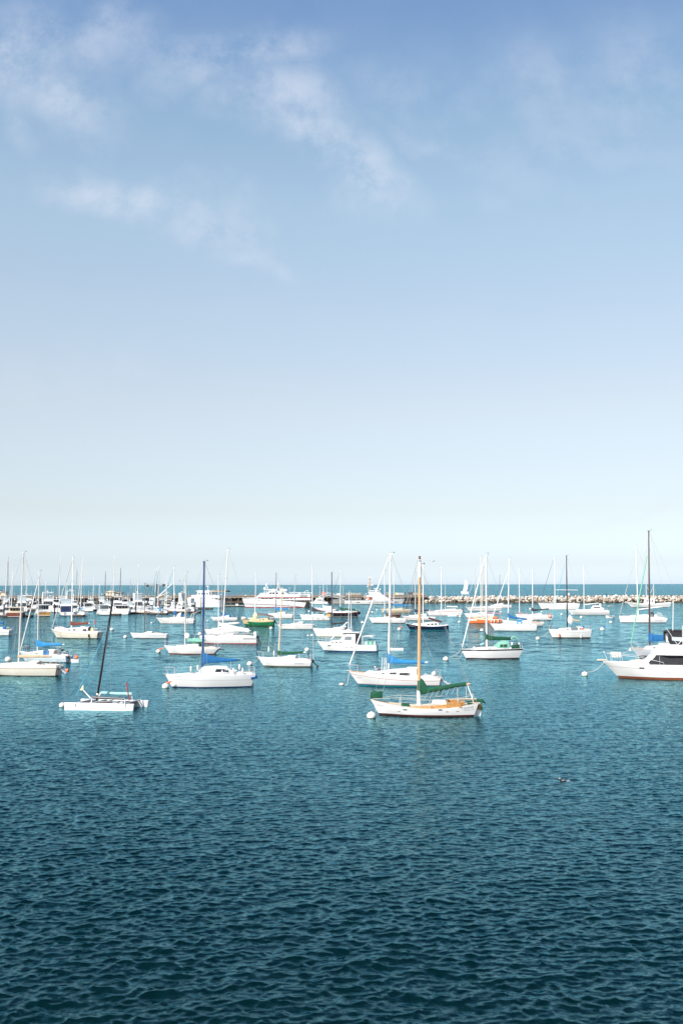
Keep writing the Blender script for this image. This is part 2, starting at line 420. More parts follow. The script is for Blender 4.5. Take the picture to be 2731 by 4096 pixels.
def make_hull(root, h, top, bottom=darkred, boot=None, stripe=None, stripe2=None, rail=None, deck=deckw, bootz=0.10, nt_=26, bul=0.05, lower=None):
    """hull (> boot line, stripes in its mesh) and deck as children of root; stripe = (material, z from sheer, width)"""
    mb = MB(); rail = rail or top
    def levels(t):
        z = h.zs(t); lv = [-0.22/z, 0.0, bootz/z]
        if boot: lv.append((bootz+0.035)/z)
        else: lv.append((bootz+0.02)/z)
        b0 = lv[-1]
        for st in (stripe, stripe2):
            pass
        s1 = 1-(stripe[1]+stripe[2])/z if stripe else 0.80
        s0 = 1-stripe[1]/z if stripe else 0.86
        for k in range(1, 4): lv.append(b0+(s1-b0)*k/3.0)
        lv.append(s0)
        lv += [s0+(1-s0)*0.5, 1.0]
        return lv
    mats = [bottom, bottom, boot or top, top, top, top, stripe[0] if stripe else top, top, top]
    if lower: mats[3] = lower; mats[4] = lower; mats[5] = lower
    ts = [(i/nt_)**1.15 for i in range(nt_+1)]
    for side in (-1, 1):
        vs = []; nl = len(levels(0))
        for t in ts:
            for q in levels(t): vs.append(h.pt(t, q, side))
        base = len(mb.v); mb.v += vs
        for i in range(nt_):
            for k in range(nl-1):
                mb.f.append((base+i*nl+k, base+(i+1)*nl+k, base+(i+1)*nl+k+1, base+i*nl+k+1)); mb.m.append(mb.mi(mats[k]))
    # transom and stem closing
    lv = levels(1)
    for k in range(len(lv)-1):
        a, b, c, d = h.pt(1, lv[k], -1), h.pt(1, lv[k], 1), h.pt(1, lv[k+1], 1), h.pt(1, lv[k+1], -1)
        mb.add([a, b, c, d], [(0, 1, 2, 3)], mats[k] if mats[k] in (bottom,) else top)
    lv = levels(0)
    for k in range(len(lv)-1):
        a, b, c, d = h.pt(0, lv[k], -1), h.pt(0, lv[k], 1), h.pt(0, lv[k+1], 1), h.pt(0, lv[k+1], -1)
        mb.add([a, b, c, d], [(0, 1, 2, 3)], mats[k])
    # toe rail
    def inner(t, dz):
        p = h.pt(t, 1, -1); y = max(abs(p[1])-0.05, 0.004); return p[0], y, p[2]-dz
    for s in (-1, 1):
        vs = []
        for t in ts:
            p = h.pt(t, 1, s); x, y, z = inner(t, 0); x2, y2, z2 = inner(t, bul+0.03)
            vs += [p, (p[0], p[1], p[2]+0.025), (x, s*y, z+0.025), (x2, s*y2, z2)]
        fs = []
        for i in range(nt_):
            for k in range(3): fs.append((i*4+k, (i+1)*4+k, (i+1)*4+k+1, i*4+k+1))
        mb.add(vs, fs, rail)
    ho = mb.build('hull', root, smooth=28)
    db = MB(); vs = []; fs = []
    for t in ts:
        x, y, z = inner(t, bul)
        for k in (-1, -0.5, 0, 0.5, 1): vs.append((x, k*y, z+0.05*(1-k*k)))
    for i in range(nt_):
        for k in range(4): fs.append((i*5+k, (i+1)*5+k, (i+1)*5+k+1, i*5+k+1))
    db.add(vs, fs, deck)
    # transom board top
    x, y, z = inner(1, 0)
    db.box(x-0.06, x-0.004, -y, y, z-bul-0.1, z+0.02, top)
    db.build('deck', root)
    return ho
def hull_text(root, h, body, x, z, size, m, shear=0.0, slope=0.0, bold=False):
    me = text_mesh(body, size, shear, bold)
    for v in me.vertices:
        tx, tz = v.co.x, v.co.y
        p = h.side(x+tx, z+tz+slope*tx, -1, 0.008); v.co = p
    me.materials.clear(); me.materials.append(m)
    for p in me.polygons: p.material_index = 0
    return link_mesh('lettering', me, root)
def hull_patch(root, name, h, x0, x1, z0, z1, m, n=6, side=-1, round_=False, out=0.012):
    mb = MB(); vs = []; fs = []
    if round_:
        cx, cz = (x0+x1)/2, (z0+z1)/2
        vs = [h.side(cx+(x1-x0)/2*math.cos(2*math.pi*k/12), cz+(z1-z0)/2*math.sin(2*math.pi*k/12), side, out) for k in range(12)]
        fs = [tuple(range(12))]
    else:
        for i in range(n+1):
            x = x0+(x1-x0)*i/n
            vs += [h.side(x, z0, side, out), h.side(x, z1, side, out)]
        for i in range(n): fs.append((2*i, 2*i+2, 2*i+3, 2*i+1))
    mb.add(vs, fs, m)
    return mb.build(name, root)

# ---------------------------------------------------------------- deckhouses
class House:
    """a lofted trunk: sections (x, half width at base, half width at top, base z, height)"""
    def __init__(s, secs): s.secs = secs
    def at(s, x):
        S = s.secs
        for a, b in zip(S, S[1:]):
            if x <= b[0] or b is S[-1]:
                f = min(max((x-a[0])/(b[0]-a[0]+1e-9), 0), 1); return [a[k]+(b[k]-a[k])*f for k in range(5)]
    def side(s, x, f, sd=-1, out=0.0):
        _, wb, wt, z, hh = s.at(x); return (x, sd*(wb+(wt-wb)*f+out), z+hh*0.86*f)
    def build(s, name, root, m, roofm=None):
        mb = MB(); rings = []
        for x, wb, wt, z, hh in s.secs:
            rings.append([(x, -wb, z-0.04), (x, -wt, z+hh*0.86), (x, -wt*0.88, z+hh*0.97), (x, -wt*0.4, z+hh*1.02), (x, wt*0.4, z+hh*1.02), (x, wt*0.88, z+hh*0.97), (x, wt, z+hh*0.86), (x, wb, z-0.04)])
        mb.loft(rings, m)
        if roofm:
            mb.mi(roofm); n = 8
            k = 0
            for i in range(len(rings)-1):
                for j in range(n):
                    if j in (2, 3, 4): mb.m[k] = 1
                    k += 1
        return mb.build(name, root, smooth=25)
    def window(s, root, x0, x1, f0, f1, m, slant=0.0, sides=(-1, 1), frame=None, name='window'):
        for sd in sides:
            mb = MB(); o = 0.014
            n = max(1, min(16, int(abs(x1-x0)/.3)))
            lo = [s.side(x0+slant*f0+(x1-x0)*i/n, f0, sd, o) for i in range(n+1)]; hi = [s.side(x0+slant*f1+(x1-x0)*i/n, f1, sd, o) for i in range(n+1)]
            P = lo+hi[::-1]; m_ = len(P); Q = [(p[0], p[1]-sd*0.03, p[2]) for p in P]
            mb.add(P+Q, [(i, i+1, m_-2-i, m_-1-i) for i in range(n)]+[(i, m_+i, m_+(i+1) % m_, (i+1) % m_) for i in range(m_)], m)
            w = mb.build(name, root, smooth=0)
            if frame:
                fb = MB(); e = 0.03
                P2 = [Vector(p) for p in P]
                for a, b in zip(P2, P2[1:]+P2[:1]): fb.cyl(a, b, 0.018, m=frame, n=4)
                fb.build('frame', w, smooth=0)

def cover_mesh(name, root, xm, zt, zb, xe, zte, zbe, m, w=0.16, k=5.5, seed=0, front=0.12, ties=None, wr=0.10):
    """a sail cover or flaked sail: tall round the mast, falling in a curve to the boom end"""
    rnd = random.Random(seed); ph = [rnd.uniform(0, 6.28) for _ in range(6)]
    mb = MB(); rings = []; n = 26; L = xe-xm; sg = 1 if L > 0 else -1
    for i in range(n+1):
        s = i/n; s2 = s**1.3
        x = xm - front*sg + (L+front*sg)*s2
        c0 = zte+(zt-zte)*0.0
        e = (math.exp(-k*s2)-math.exp(-k))/(1-math.exp(-k)) if k > 0 else 1/(1+(s2/-k)**6)
        th = (zte-zbe); tl = zb+1.5*th; line = tl+(zte-tl)*s2
        top = line + (zt-tl)*e
        bot = zb+(zbe-zb)*s2
        if top-bot < 0.06: top = bot+0.06
        a = (top-bot)/2; c = (top+bot)/2
        ww = min(w*(0.75+0.35*math.sin(s2*5+ph[0])*0.3), a*1.2)
        ring = []
        for j in range(14):
            th = 2*math.pi*j/14
            wrk = 1+wr*math.sin(9*s2*3+2*th+ph[1])*0.8+wr*0.8*math.sin(31*s2+3*th+ph[2])
            if ties and i % ties == 0: wrk *= 0.86
            ca, sa = math.cos(th), math.sin(th)
            ring.append((x + (0.03*math.sin(17*s2+ph[3]) if 0 < i < n else 0), ww*ca*wrk, c + a*sa*(1+0.05*math.sin(23*s2+ph[4]))))
        rings.append(ring)
    mb.loft(rings, m)
    return mb.build(name, root, smooth=50)
def outboard(root, x, y, z, s=1.0, cowl=motorb, leg=motorb, tilt=35, name='outboard_motor'):
    o = bpy.data.objects.new(name, None); col.objects.link(o); o.parent = root; o.location = (x, y, z); o.rotation_euler = (0, R(-tilt), 0)
    mb = MB(); rg = []
    for zz, a, b in ((0.0, .13, .11), (0.06, .19, .15), (0.2, .21, .15), (0.33, .17, .12), (0.38, .08, .06)):
        rg.append([(a*math.cos(2*math.pi*k/10)*s+0.02*s, b*math.sin(2*math.pi*k/10)*s, (zz+0.15)*s) for k in range(10)])
    mb.loft(rg, cowl); mb.build('cowling', o)
    mb = MB(); mb.box(-.06*s, .08*s, -.05*s, .05*s, -0.62*s, 0.16*s, leg, taper=(0, 0, 0, 0)); mb.box(-.12*s, .16*s, -.04*s, .04*s, -.55*s, -.5*s, leg)
    mb.cyl((-.1*s, 0, -.62*s), (.14*s, 0, -.62*s), .05*s, .03*s, leg); mb.build('leg', o)
    mb = MB()
    for k in range(3):
        a = k*2.094; mb.box(.14*s, .17*s, -.02*s, .02*s, -.62*s, -.62*s+.001, leg)
        mb.cyl((.16*s, 0, -.62*s), (.16*s, .1*s*math.cos(a), -.62*s+.1*s*math.sin(a)), .015*s, .035*s, leg, n=5)
    mb.build('propeller', o)
    return o
# ---------------------------------------------------------------- a boat placed by where it floats in the harbour
class Boat: pass
def place(name, label, cat, bow, stern, wl, yaw=8.0, br=0.30, group=None, sag=None, ob=None, os=0.03, sw=0.72, flare=0.25, fine=0.8, flip=False, **kw):
    """bow, stern: photograph pixels of the deck ends; wl: pixel rows of the waterline at bow and stern. Local frame: x towards the
    stern, y away from the viewer's side, z up, origin amidships on the water."""
    b = Boat(); xm = (bow[0]+stern[0])/2; ym = (wl[0]+wl[1])/2
    P = on_water(xm, ym); P = on_water(xm, ym+.11*F/P.y); ya = R(yaw); ax = Vector((math.cos(ya), -math.sin(ya), 0)); ay = Vector((math.sin(ya), math.cos(ya), 0))
    B = 2.5
    for _ in range(3):
        C = P + ay*(B/2*0.8)
        def loc(px, py, off=0.0):
            d = ray(px, py); o = Vector((0, 0, CAMH)); q = C + ay*off
            t = (q-o).dot(ay)/d.dot(ay); p = o+d*t-C
            return p.dot(ax), p.z
        u0, z0 = loc(*bow); u1, z1 = loc(*stern); B = abs(u1-u0)*br
    mid = (u0+u1)/2; C = C + ax*mid
    def loc2(px, py, off=0.0):
        d = ray(px, py); o = Vector((0, 0, CAMH)); q = C + ay*off
        t = (q-o).dot(ay)/d.dot(ay); p = o+d*t-C
        return p.dot(ax), p.z
    L = abs(u1-u0); b.L, b.B, b.loc, b.C = L, B, loc2, C
    zb, zs_ = max(z0, .4), max(z1, .35)
    b.root = empty(name, C, -ya, label, cat, group)
    b.h = Hull(L, B, zb, zs_, sag if sag is not None else 0.09*zb, ob if ob is not None else min(0.9*zb/L, 0.12), os, sw, flare, fine)
    b.X = lambda px: loc2(px, ym)[0]
    b.deckz = lambda x: b.h.zs(min(max(x/L+0.5, 0), 1)) - 0.05
    return b
def sailboat(name, label, bow, stern, wl, masts=(), jib=None, cover=(), cabin=None, wins=None, hull=white, bottom=darkred, boot=None, stripe=None,
             lower=None, rail=None, deck=deckw, boomc=alu, boom=None, life=True, motor=None, cockpit=True, bootz=0.05, wincol=dark, house=None, cab=white,
             spread=True, rig=True, pul=True, rudder=True, fenders=0, stays=0.008, cat='sailboat', **kw):
    b = place(name, label, cat, bow, stern, wl, **kw); h = b.h; r = b.root; L, B = b.L, b.B
    make_hull(r, h, hull, bottom, boot, stripe, rail=rail, deck=deck, bootz=bootz, lower=lower)
    if cabin:
        xa, xb, yf, ya2 = cabin; ua, za = b.loc(xa, yf); ub, zb = b.loc(xb, ya2)
        zf = b.deckz(ua); wa = B/2*h.plan(ua/L+.5)*0.55; wm = B/2*0.66; wb_ = B/2*h.plan(min(ub/L+.5, 1))*0.66
        hf = max(za-zf, .12); ha = max(zb-b.deckz(ub), .2); um = (ua+ub)/2
        secs = [(ua-0.25, wa*.5, wa*.4, b.deckz(ua-.2)-.02, 0.06), (ua+0.12, wa, wa*.86, b.deckz(ua), hf*.8), (ua+(um-ua)*.5, wm*.9, wm*.8, b.deckz(ua+(um-ua)*.5), hf*.95), (um, wm, wm*.88, b.deckz(um), (hf+ha)/2), (ub-0.06, wb_, wb_*.88, b.deckz(ub), ha), (ub, wb_, wb_*.86, b.deckz(ub), ha*.97)]
        H = House(secs); b.house = H; H.build('cabin', r, cab)
        for w in (wins or ()):
            H.window(r, b.X(w[0]), b.X(w[1]), w[2] if len(w) > 2 else .38, w[3] if len(w) > 3 else .78, w[4] if len(w) > 4 else wincol, slant=w[5] if len(w) > 5 else 0.0)
        # companionway, sliding hatch and fore hatch
        mb = MB(); mb.box(ub-0.004, ub+0.03, -.28, .28, b.deckz(ub)-.05, b.deckz(ub)+ha*.9, woodm if stern[0]-bow[0] > 150 else greyb); mb.build('companionway', r)
        mb = MB(); zt = b.deckz(ub)+ha*1.0; mb.box(ub-0.9, ub+0.02, -.33, .33, zt-.02, zt+.06, cab, taper=(.05, 0, .04, .04)); mb.build('hatch', r)
        mb = MB(); zt = H.at(ua+.35*(um-ua))[3]+H.at(ua+.35*(um-ua))[4]; mb.box(ua+.35*(um-ua)-.25, ua+.35*(um-ua)+.25, -.25, .25, zt-.06, zt+.05, greyglass, taper=(.03,)*4); mb.build('hatch', r)
        if cockpit:
            mb = MB(); e = min(L/2-.35, ub+L*.27)
            for s in (-1, 1):
                y = wb_*0.95
                mb.add([(ub, s*y, b.deckz(ub)-.02), (e, s*y*.9, b.deckz(e)-.02), (e, s*y*.9, b.deckz(e)+.17), (ub, s*y, b.deckz(ub)+.26),
                        (ub, s*(y-.12), b.deckz(ub)-.02), (e, s*(y*.9-.12), b.deckz(e)-.02), (e, s*(y*.9-.12), b.deckz(e)+.17), (ub, s*(y-.12), b.deckz(ub)+.26)],
                       [(0, 1, 2, 3), (4, 5, 6, 7), (3, 2, 6, 7), (1, 5, 6, 2)], cab)
            mb.box(e, e+.1, -wb_*.85, wb_*.85, b.deckz(e)-.02, b.deckz(e)+.16, cab)
            mb.build('cockpit_coaming', r)
            mb = MB(); mb.box(ub+.02, e, -wb_*.72, wb_*.72, b.deckz(e)+.02, b.deckz(e)+.05, greyb); mb.box(ub+(e-ub)*.5, ub+(e-ub)*.5+.9, -.03, .03, b.deckz(e)+.25, b.deckz(e)+.29, woodm); mb.build('cockpit_floor', r)  # floor lies at deck level; its darker grey imitates a shaded well
            for s in (-1, 1):
                mb = MB(); xx = ub+.4*(e-ub); mb.cyl((xx, s*(wb_*.9), b.deckz(xx)+.2), (xx, s*(wb_*.9), b.deckz(xx)+.36), .07, .06, steel, n=8); mb.build('winch', r)
    b.m = []
    for i, (mx_, my, tx, ty, mc) in enumerate(x[:5] for x in masts):
        u, z = b.loc(mx_, my); ut, zt = b.loc(tx, ty); rr = masts[i][5] if len(masts[i]) > 5 else 0.075
        z = min(z, b.deckz(u)+1.0)
        mb = MB(); n = 7
        pts = [(u+(ut-u)*k/n, 0, z-.3+(zt-z+.3)*k/n) for k in range(n+1)]
        mb.tube(pts, [rr*(1-.35*(k/n)**2) for k in range(n+1)], mc, 10, 0.75)
        mo = mb.build('mast', r); b.m.append((u, z, ut, zt))
        mb = MB(); mb.box(ut-.14, ut+.16, -.06, .06, zt-.03, zt+.05, mc, taper=(.02, .05, 0, 0)); mb.cyl((ut+.1, 0, zt), (ut+.1, 0, zt+.35), .006, m=wire, n=4)
        mb.cyl((ut-.1, 0, zt+.12), (ut+.32, 0, zt+.14), .008, m=wire, n=4); mb.cyl((ut-.05, 0, zt), (ut-.05, 0, zt+.14), .006, m=wire, n=4); mb.box(ut+.26, ut+.34, -.004, .004, zt+.1, zt+.19, blackm); mb.build('masthead', r)
        hgt = zt-z
        sp = []
        if spread:
            for f, wd in ((0.52, 0.30),) if hgt < 11.5 else ((0.36, 0.30), (0.66, 0.24)):
                x = u+(ut-u)*f; zz = z+hgt*f; mb = MB()
                for s in (-1, 1): mb.cyl((x, 0, zz), (x+.12, s*B*wd, zz+.06), .03, .018, mc, n=6)
                mb.build('spreader', r); sp.append((x+.12, B*wd, zz+.06))
        if rig and i == 0:
            mb = MB(); hw = B/2*h.plan(min(u/L+.5, 1))*.93
            for s in (-1, 1):
                pts = [(u+.05, s*hw, b.deckz(u))] + [(x, s*y, q) for x, y, q in sp] + [(ut, 0, zt-.15)]
                mb.tube(pts, stays, wire, 4)
                for dx_ in (-.35, .45):
                    if sp: mb.tube([(u+dx_, s*hw, b.deckz(u)), (sp[0][0], s*.04, sp[0][2]-.05)], stays, wire, 4)
            bx, _, bz = h.pt(0, 1)
            mb.tube([(bx+.1, 0, bz), (ut-(ut-u)*.03, 0, zt-(0.0 if not jib else hgt*.04))], stays, wire, 4)
            sx = L/2-.1; mb.tube([(sx, 0, b.deckz(sx)+.05), (ut, 0, zt)], stays, wire, 4)
            mb.tube([(u+.14, .05, z+.6), (ut+.1, .03, zt-.1)], stays, rope, 4)
            mb.build('rigging', r)
    if jib:
        u0, z0 = b.loc(jib[0], jib[1]); u1, z1 = b.loc(jib[2], jib[3]); mb = MB(); n = 10; rr = jib[5] if len(jib) > 5 else .06
        pts = [(u0+(u1-u0)*k/n, 0, z0+(z1-z0)*k/n) for k in range(n+1)]
        mb.tube(pts, [rr*(.55+.6*math.sin(math.pi*min(1, .12+k/n*.95))**.6) for k in range(n+1)], jib[4], 8)
        mb.build('furled_jib', r)
    for c in (cover if cover and isinstance(cover[0], (tuple, list)) else ([cover] if cover else [])):
        # xm, ytop, ybot, xend, yend_top, yend_bot, material
        um, zt = b.loc(c[0], c[1]); _, zb = b.loc(c[0], c[2]); ue, zte = b.loc(c[3], c[4]); _, zbe = b.loc(c[3], c[5])
        k = c[7] if len(c) > 7 else 5.5
        cover_mesh('sail_cover', r, um, zt, zb, ue, zte, zbe, c[6], seed=int(c[0]), k=k, w=0.17 if L > 7 else .14, ties=c[8] if len(c) > 8 else None)
        mb = MB(); s = 1 if ue > um else -1
        mb.cyl((um+.05*s, 0, zb+.12), (ue+.28*s, 0, (zte+zbe)/2), .055, m=boomc, n=8); mb.build('boom', r)
        mb = MB(); xx = um+(ue-um)*.82; zz = zb+(zbe-zb)*.82+.05
        for q in (-.05, .05): mb.cyl((xx, q, zz), (xx, q*3, b.deckz(xx)+.05), .012, m=rope, n=4)
        if b.m: mb.cyl((ue+.2*s, 0, (zte+zbe)/2), (b.m[0][2]+.1, 0, b.m[0][3]-.05), .007, m=wire, n=4)
        mb.build('mainsheet', r)
    if boom:
        u0, z0 = b.loc(boom[0], boom[1]); u1, z1 = b.loc(boom[2], boom[3]); mb = MB(); mb.cyl((u0, 0, z0), (u1, 0, z1), boom[4] if len(boom) > 4 else .06, m=boomc, n=8)
        mb.build('boom', r)
        mb = MB(); xx = u0+(u1-u0)*.85; mb.cyl((xx, 0, z0+(z1-z0)*.85), (xx, 0, b.deckz(xx)+.05), .012, m=rope, n=4)
        if b.m: mb.cyl((u1, 0, z1), (b.m[0][2], 0, b.m[0][3]), .007, m=wire, n=4)
        mb.build('mainsheet', r)
    if life:
        wires = MB(); n = max(3, int(L/2.2))
        for s in (-1, 1):
            tops = []
            for k in range(n+1):
                t = .1+.84*k/n; x, y, z = h.pt(t, 1, s); y -= s*.06
                mb = MB(); mb.cyl((x, y, z-.04), (x, y, z+.58), .014, m=steel, n=5); mb.build('stanchion', r); tops.append((x, y, z+.57))
            wires.tube(tops, .007, wire, 4); wires.tube([(x, y, z-.28) for x, y, z in tops], .006, wire, 4)
        wires.build('lifeline', r)
    if pul:
        mb = MB(); x0, _, z0 = h.pt(0, 1); xa_, ya_, za_ = h.pt(.1, 1, 1); ya_ -= .06
        mb.tube([(xa_, ya_, za_), (xa_, ya_, za_+.58), (x0+.02, .14, z0+.62), (x0-.12, 0, z0+.62), (x0+.02, -.14, z0+.62), (xa_, -ya_, za_+.58), (xa_, -ya_, za_)], .016, steel, 5)
        for s in (-1, 1): mb.cyl((x0+.02, s*.14, z0+.62), (x0+.22, s*.1, z0), .014, m=steel, n=5)
        mb.build('pulpit', r)
        mb = MB(); xa_, ya_, za_ = h.pt(.93, 1, 1); xb_, yb_, zb_ = h.pt(.995, 1, 1); ya_ -= .06; yb_ -= .08
        mb.tube([(xa_, ya_, za_), (xa_, ya_, za_+.58), (xb_-.03, yb_, zb_+.6), (xb_-.03, -yb_, zb_+.6), (xa_, -ya_, za_+.58), (xa_, -ya_, za_)], .016, steel, 5)
        for s in (-1, 1): mb.cyl((xb_-.03, s*yb_, zb_+.6), (xb_-.06, s*yb_, zb_-.02), .014, m=steel, n=5)
        mb.build('pushpit', r)
        mb = MB(); mb.box(x0-.16, x0+.3, -.1, .1, z0+.0, z0+.05, steel); mb.cyl((x0-.14, -.06, z0-.02), (x0-.14, .06, z0-.02), .04, m=motorb, n=8); mb.build('bow_roller', r)
    if rudder:
        mb = MB(); x1 = h.pt(1, 0.1)[0]; mb.box(x1-.02, x1+.28, -.025, .025, -.5, h.hs*.55, hull if hull in (white, cream) else white, taper=(0, .12, 0, 0)); mb.build('rudder', r)
    if motor:
        cw = motor[0] if isinstance(motor, tuple) else motorb; tl = motor[1] if isinstance(motor, tuple) else 50
        outboard(r, L/2+.22, -B*.12, h.hs*.62, max(.9, L/9), cw, motorb if cw is not motorg else motorg, tl)
    for k in range(fenders):
        t = .35+.5*(k+.5)/fenders; x, y, z = h.pt(t, 1, -1); mb = MB()
        mb.tube([(x, y-.08, z-.05), (x, y-.09, z-.12), (x, y-.1, z-.5), (x, y-.1, z-.56)], [.02, .075, .075, .02], fender, 8); mb.cyl((x, y-.07, z-.05), (x, y-.0, z+.3), .008, m=rope, n=4); mb.build('fender', r)
    return b
def dodger(b, x0, x1, ytop, m, win=paleglass, name='dodger'):
    u0, zt = b.loc(x0, ytop); u1, _ = b.loc(x1, ytop); w = b.B*.32; zb = b.deckz((u0+u1)/2)+.15
    mb = MB(); rg = []
    for x, hh, ww in ((u0, .12, w*.9), (u0+(u1-u0)*.35, .78, w), (u0+(u1-u0)*.7, 1.0, w), (u1, .97, w*.98)):
        H = (zt-zb)*hh; rg.append([(x, ww*math.cos(math.pi*k/10), zb+H*math.sin(math.pi*k/10)**.6) for k in range(11)])
    mb.loft(rg, m, closed=False, caps=False)
    rg2 = [[(p[0], p[1]*.97, zb+(p[2]-zb)*.96) for p in q] for q in rg]
    mb.loft(rg2, m, closed=False, caps=False); o = mb.build(name, b.root)
    if win:
        for s in (-1, 1):
            w_ = MB(); xa, xb = u0+(u1-u0)*.35, u0+(u1-u0)*.85; hh = (zt-zb)
            w_.box(xa, xb, s*w*1.0-.012, s*w*1.0+.012, zb+hh*.12, zb+hh*.5, win); w_.build('window', o)
    return o
def canopy(b, x0, x1, y0, y1, m, thick=.05, w=None, name='awning', sagc=.12, legs=True):
    """a stretched awning between two points given by photograph pixels"""
    u0, z0 = b.loc(x0, y0); u1, z1 = b.loc(x1, y1); w = w or b.B*.38; mb = MB(); rg = []
    for k in range(7):
        f = k/6; x = u0+(u1-u0)*f; z = z0+(z1-z0)*f - sagc*math.sin(math.pi*f)*.5
        rg.append([(x, w*q, z-(q*q)*.28+(.03*math.sin(9*f+4*q))) for q in (-1, -.6, -.2, .2, .6, 1)] + [(x, w*q, z-(q*q)*.28-thick) for q in (1, .6, .2, -.2, -.6, -1)])
    mb.loft(rg, m); o = mb.build(name, b.root)
    if legs:
        mb = MB()
        for x in (u0+.1, u1-.1):
            for s in (-1, 1): mb.cyl((x, s*w*.9, b.deckz(x)), (x, s*w*.9, min(z0, z1)-.1), .02, m=steel, n=5)
        mb.build('awning_frame', b.root)
    return o
def blob_cover(b, x0, x1, ytop, ybot, m, name, w=.7, seed=1):
    """a lumpy bundle of cloth"""
    u0, zt = b.loc(x0, ytop); u1, zb = b.loc(x1, ybot); rnd = random.Random(seed); mb = MB(); n = 12; rg = []
    ph = [rnd.uniform(0, 6) for _ in range(4)]
    for i in range(n+1):
        s = i/n; x = u0+(u1-u0)*s; a = math.sin(math.pi*min(max(s, .04), .96))**.45
        rg.append([(x, w*a*math.cos(2*math.pi*k/12)*(1+.1*math.sin(7*s+k+ph[0])), (zt+zb)/2+(zt-zb)/2*a*math.sin(2*math.pi*k/12)*(1+.16*math.sin(9*s+1.7*k+ph[1]))) for k in range(12)])
    mb.loft(rg, m); return mb.build(name, b.root, smooth=60)
def float_line(b, x0, y0, x1, y1, sag=.3, m=None, name='mooring_line'):
    """rope from the boat down to its mooring buoy, both ends by pixel"""
    u0, z0 = b.loc(x0, y0); u1, z1 = b.loc(x1, y1); z1 = max(z1, .05); mb = MB()
    pts = [(u0+(u1-u0)*f, 0, z0+(z1-z0)*f-sag*math.sin(math.pi*f)) for f in [k/8 for k in range(9)]]
    pts = [(x, y, max(z, .02)) for x, y, z in pts]
    mb.tube(pts, .02, m or rope, 5); mb.build(name, b.root)

BUOYS = []
def buoy(px, py, rpx, label, m=None, ringm=None, flat=1.0, group='white mooring balls floating in the harbour', pick=None, lean=0.0):
    P = on_water(px, py + rpx*0.55); d = (P-Vector((0, 0, CAMH))).length; r = rpx*d/F
    e = empty('mooring_buoy', P+Vector((0, 0, 0)), 0, label, 'buoy', group)
    mb = MB(); mb.ball((0, 0, r*.42*flat), r, r, r*flat, m or fender, 16, 10); o = mb.build('ball', e)
    if rpx > 4:
        mb = MB(); rg = []
        for zz, rr in ((-.1, 1.0), (0.12, 1.0)): pass
        z0 = .06*r; rr = r*math.sqrt(max(0.05, 1-((z0-r*.42*flat)/(r*flat))**2))
        mb.cyl((0, 0, -.03*r), (0, 0, z0), rr*1.03, rr*1.012, scum, n=16); mb.build('weed_band', e)
        mb = MB(); mb.cyl((0, 0, r*1.38*flat), (0, 0, r*1.58*flat), r*.09, m=steel, n=6)
        pts = [(r*.16*math.cos(t), 0, r*1.68*flat+r*.16*math.sin(t)) for t in [2*math.pi*k/8 for k in range(9)]]
        mb.tube(pts, r*.035, rust, 5); mb.build('ring', e)
    if pick:
        mb = MB(); mb.tube([(r*.1, 0, r*1.2), (r*.9, -.1*r, r*1.5), (r*1.7, -.1*r, r*1.9)], [r*.3, r*.28, r*.12], pick, 8); mb.build('pickup_float', e)
    return e
# ================================================================= moored boats, nearest first
G = 'sailing boats lying at moorings in the harbour'
creamdeck = mat('cream_deck', (.70, .62, .50), .6, noise=.1)
# ---- the wooden-masted sloop nearest of all
b = sailboat('sailboat', 'white sloop with varnished wooden mast, green sail cover and green jib bag, nearest of all', (1482, 2797), (1912, 2809), (2857, 2865), yaw=6,
    masts=[(1674, 2812, 1678, 2262, mastwood, .115)], cover=(1676, 2716, 2781, 1862, 2727, 2743, greenC, -.15, 5), boomc=mastwood, boot=maroon, rail=palewood, deck=creamdeck,
    sag=.42, br=.30, sw=.42, ob=.08, os=.045, flare=.18, bootz=.09, spread=False, life=False, pul=False, rudder=False, group=G)
r, h, X = b.root, b.h, b.X
um, z0, ut, zt = b.m[0]
# white painted foot and top of the mast, banded truck
mb = MB(); mb.cyl((um, 0, b.deckz(um)-.05), (um+.002, 0, b.loc(1675, 2762)[1]), .15, .135, alu, n=12); mb.build('mast_foot', r)
mb = MB(); _, za = b.loc(1677, 2310); _, zb = b.loc(1678, 2246); f = (za-z0)/(zt-z0); mb.cyl((um+(ut-um)*f, 0, za), (ut, 0, zb), .122, .085, alu, n=12); mb.build('mast_top', r)
mb = MB()
for k, mm in enumerate((blackm, alu, blackm, red, blackm)): mb.cyl((ut, 0, zb+k*.075), (ut, 0, zb+k*.075+.07), .07, m=mm, n=10)
mb.build('truck', r)
# trunk cabin of varnished wood with white hatch, wooden cockpit
ua, ub = X(1655), X(1790)
H = House([(ua-.3, .45, .4, b.deckz(ua), .05), (ua+.1, .62, .58, b.deckz(ua), .16), (ua+1.2, .78, .74, b.deckz(ua+1), .24), (ub, .82, .78, b.deckz(ub), .30)])
H.build('cabin', r, teak, creamdeck)
mb = MB(); mb.box(X(1726), X(1784), -.42, .42, b.deckz(ub)+.26, b.deckz(ub)+.46, white, taper=(.04, .02, .03, .03)); mb.build('hatch', r)
mb = MB(); mb.box(X(1604), X(1638), -.3, .3, b.deckz(X(1620)), b.deckz(X(1620))+.2, greenC, taper=(.03,)*4); mb.build('hatch_cover', r)
mb = MB(); uc, ud = X(1786), X(1848)
for s in (-1, 1): mb.box(uc, ud, s*.84-.03, s*.84+.03, b.deckz(ud)-.02, b.deckz(ud)+.34, teak, taper=(0, .25, 0, 0))
mb.box(ud-.3, ud-.2, -.8, .8, b.deckz(ud), b.deckz(ud)+.2, teak); mb.box(uc+.02, uc+.1, -.8, .8, b.deckz(ud), b.deckz(ud)+.38, teak)
mb.build('cockpit_coaming', r)
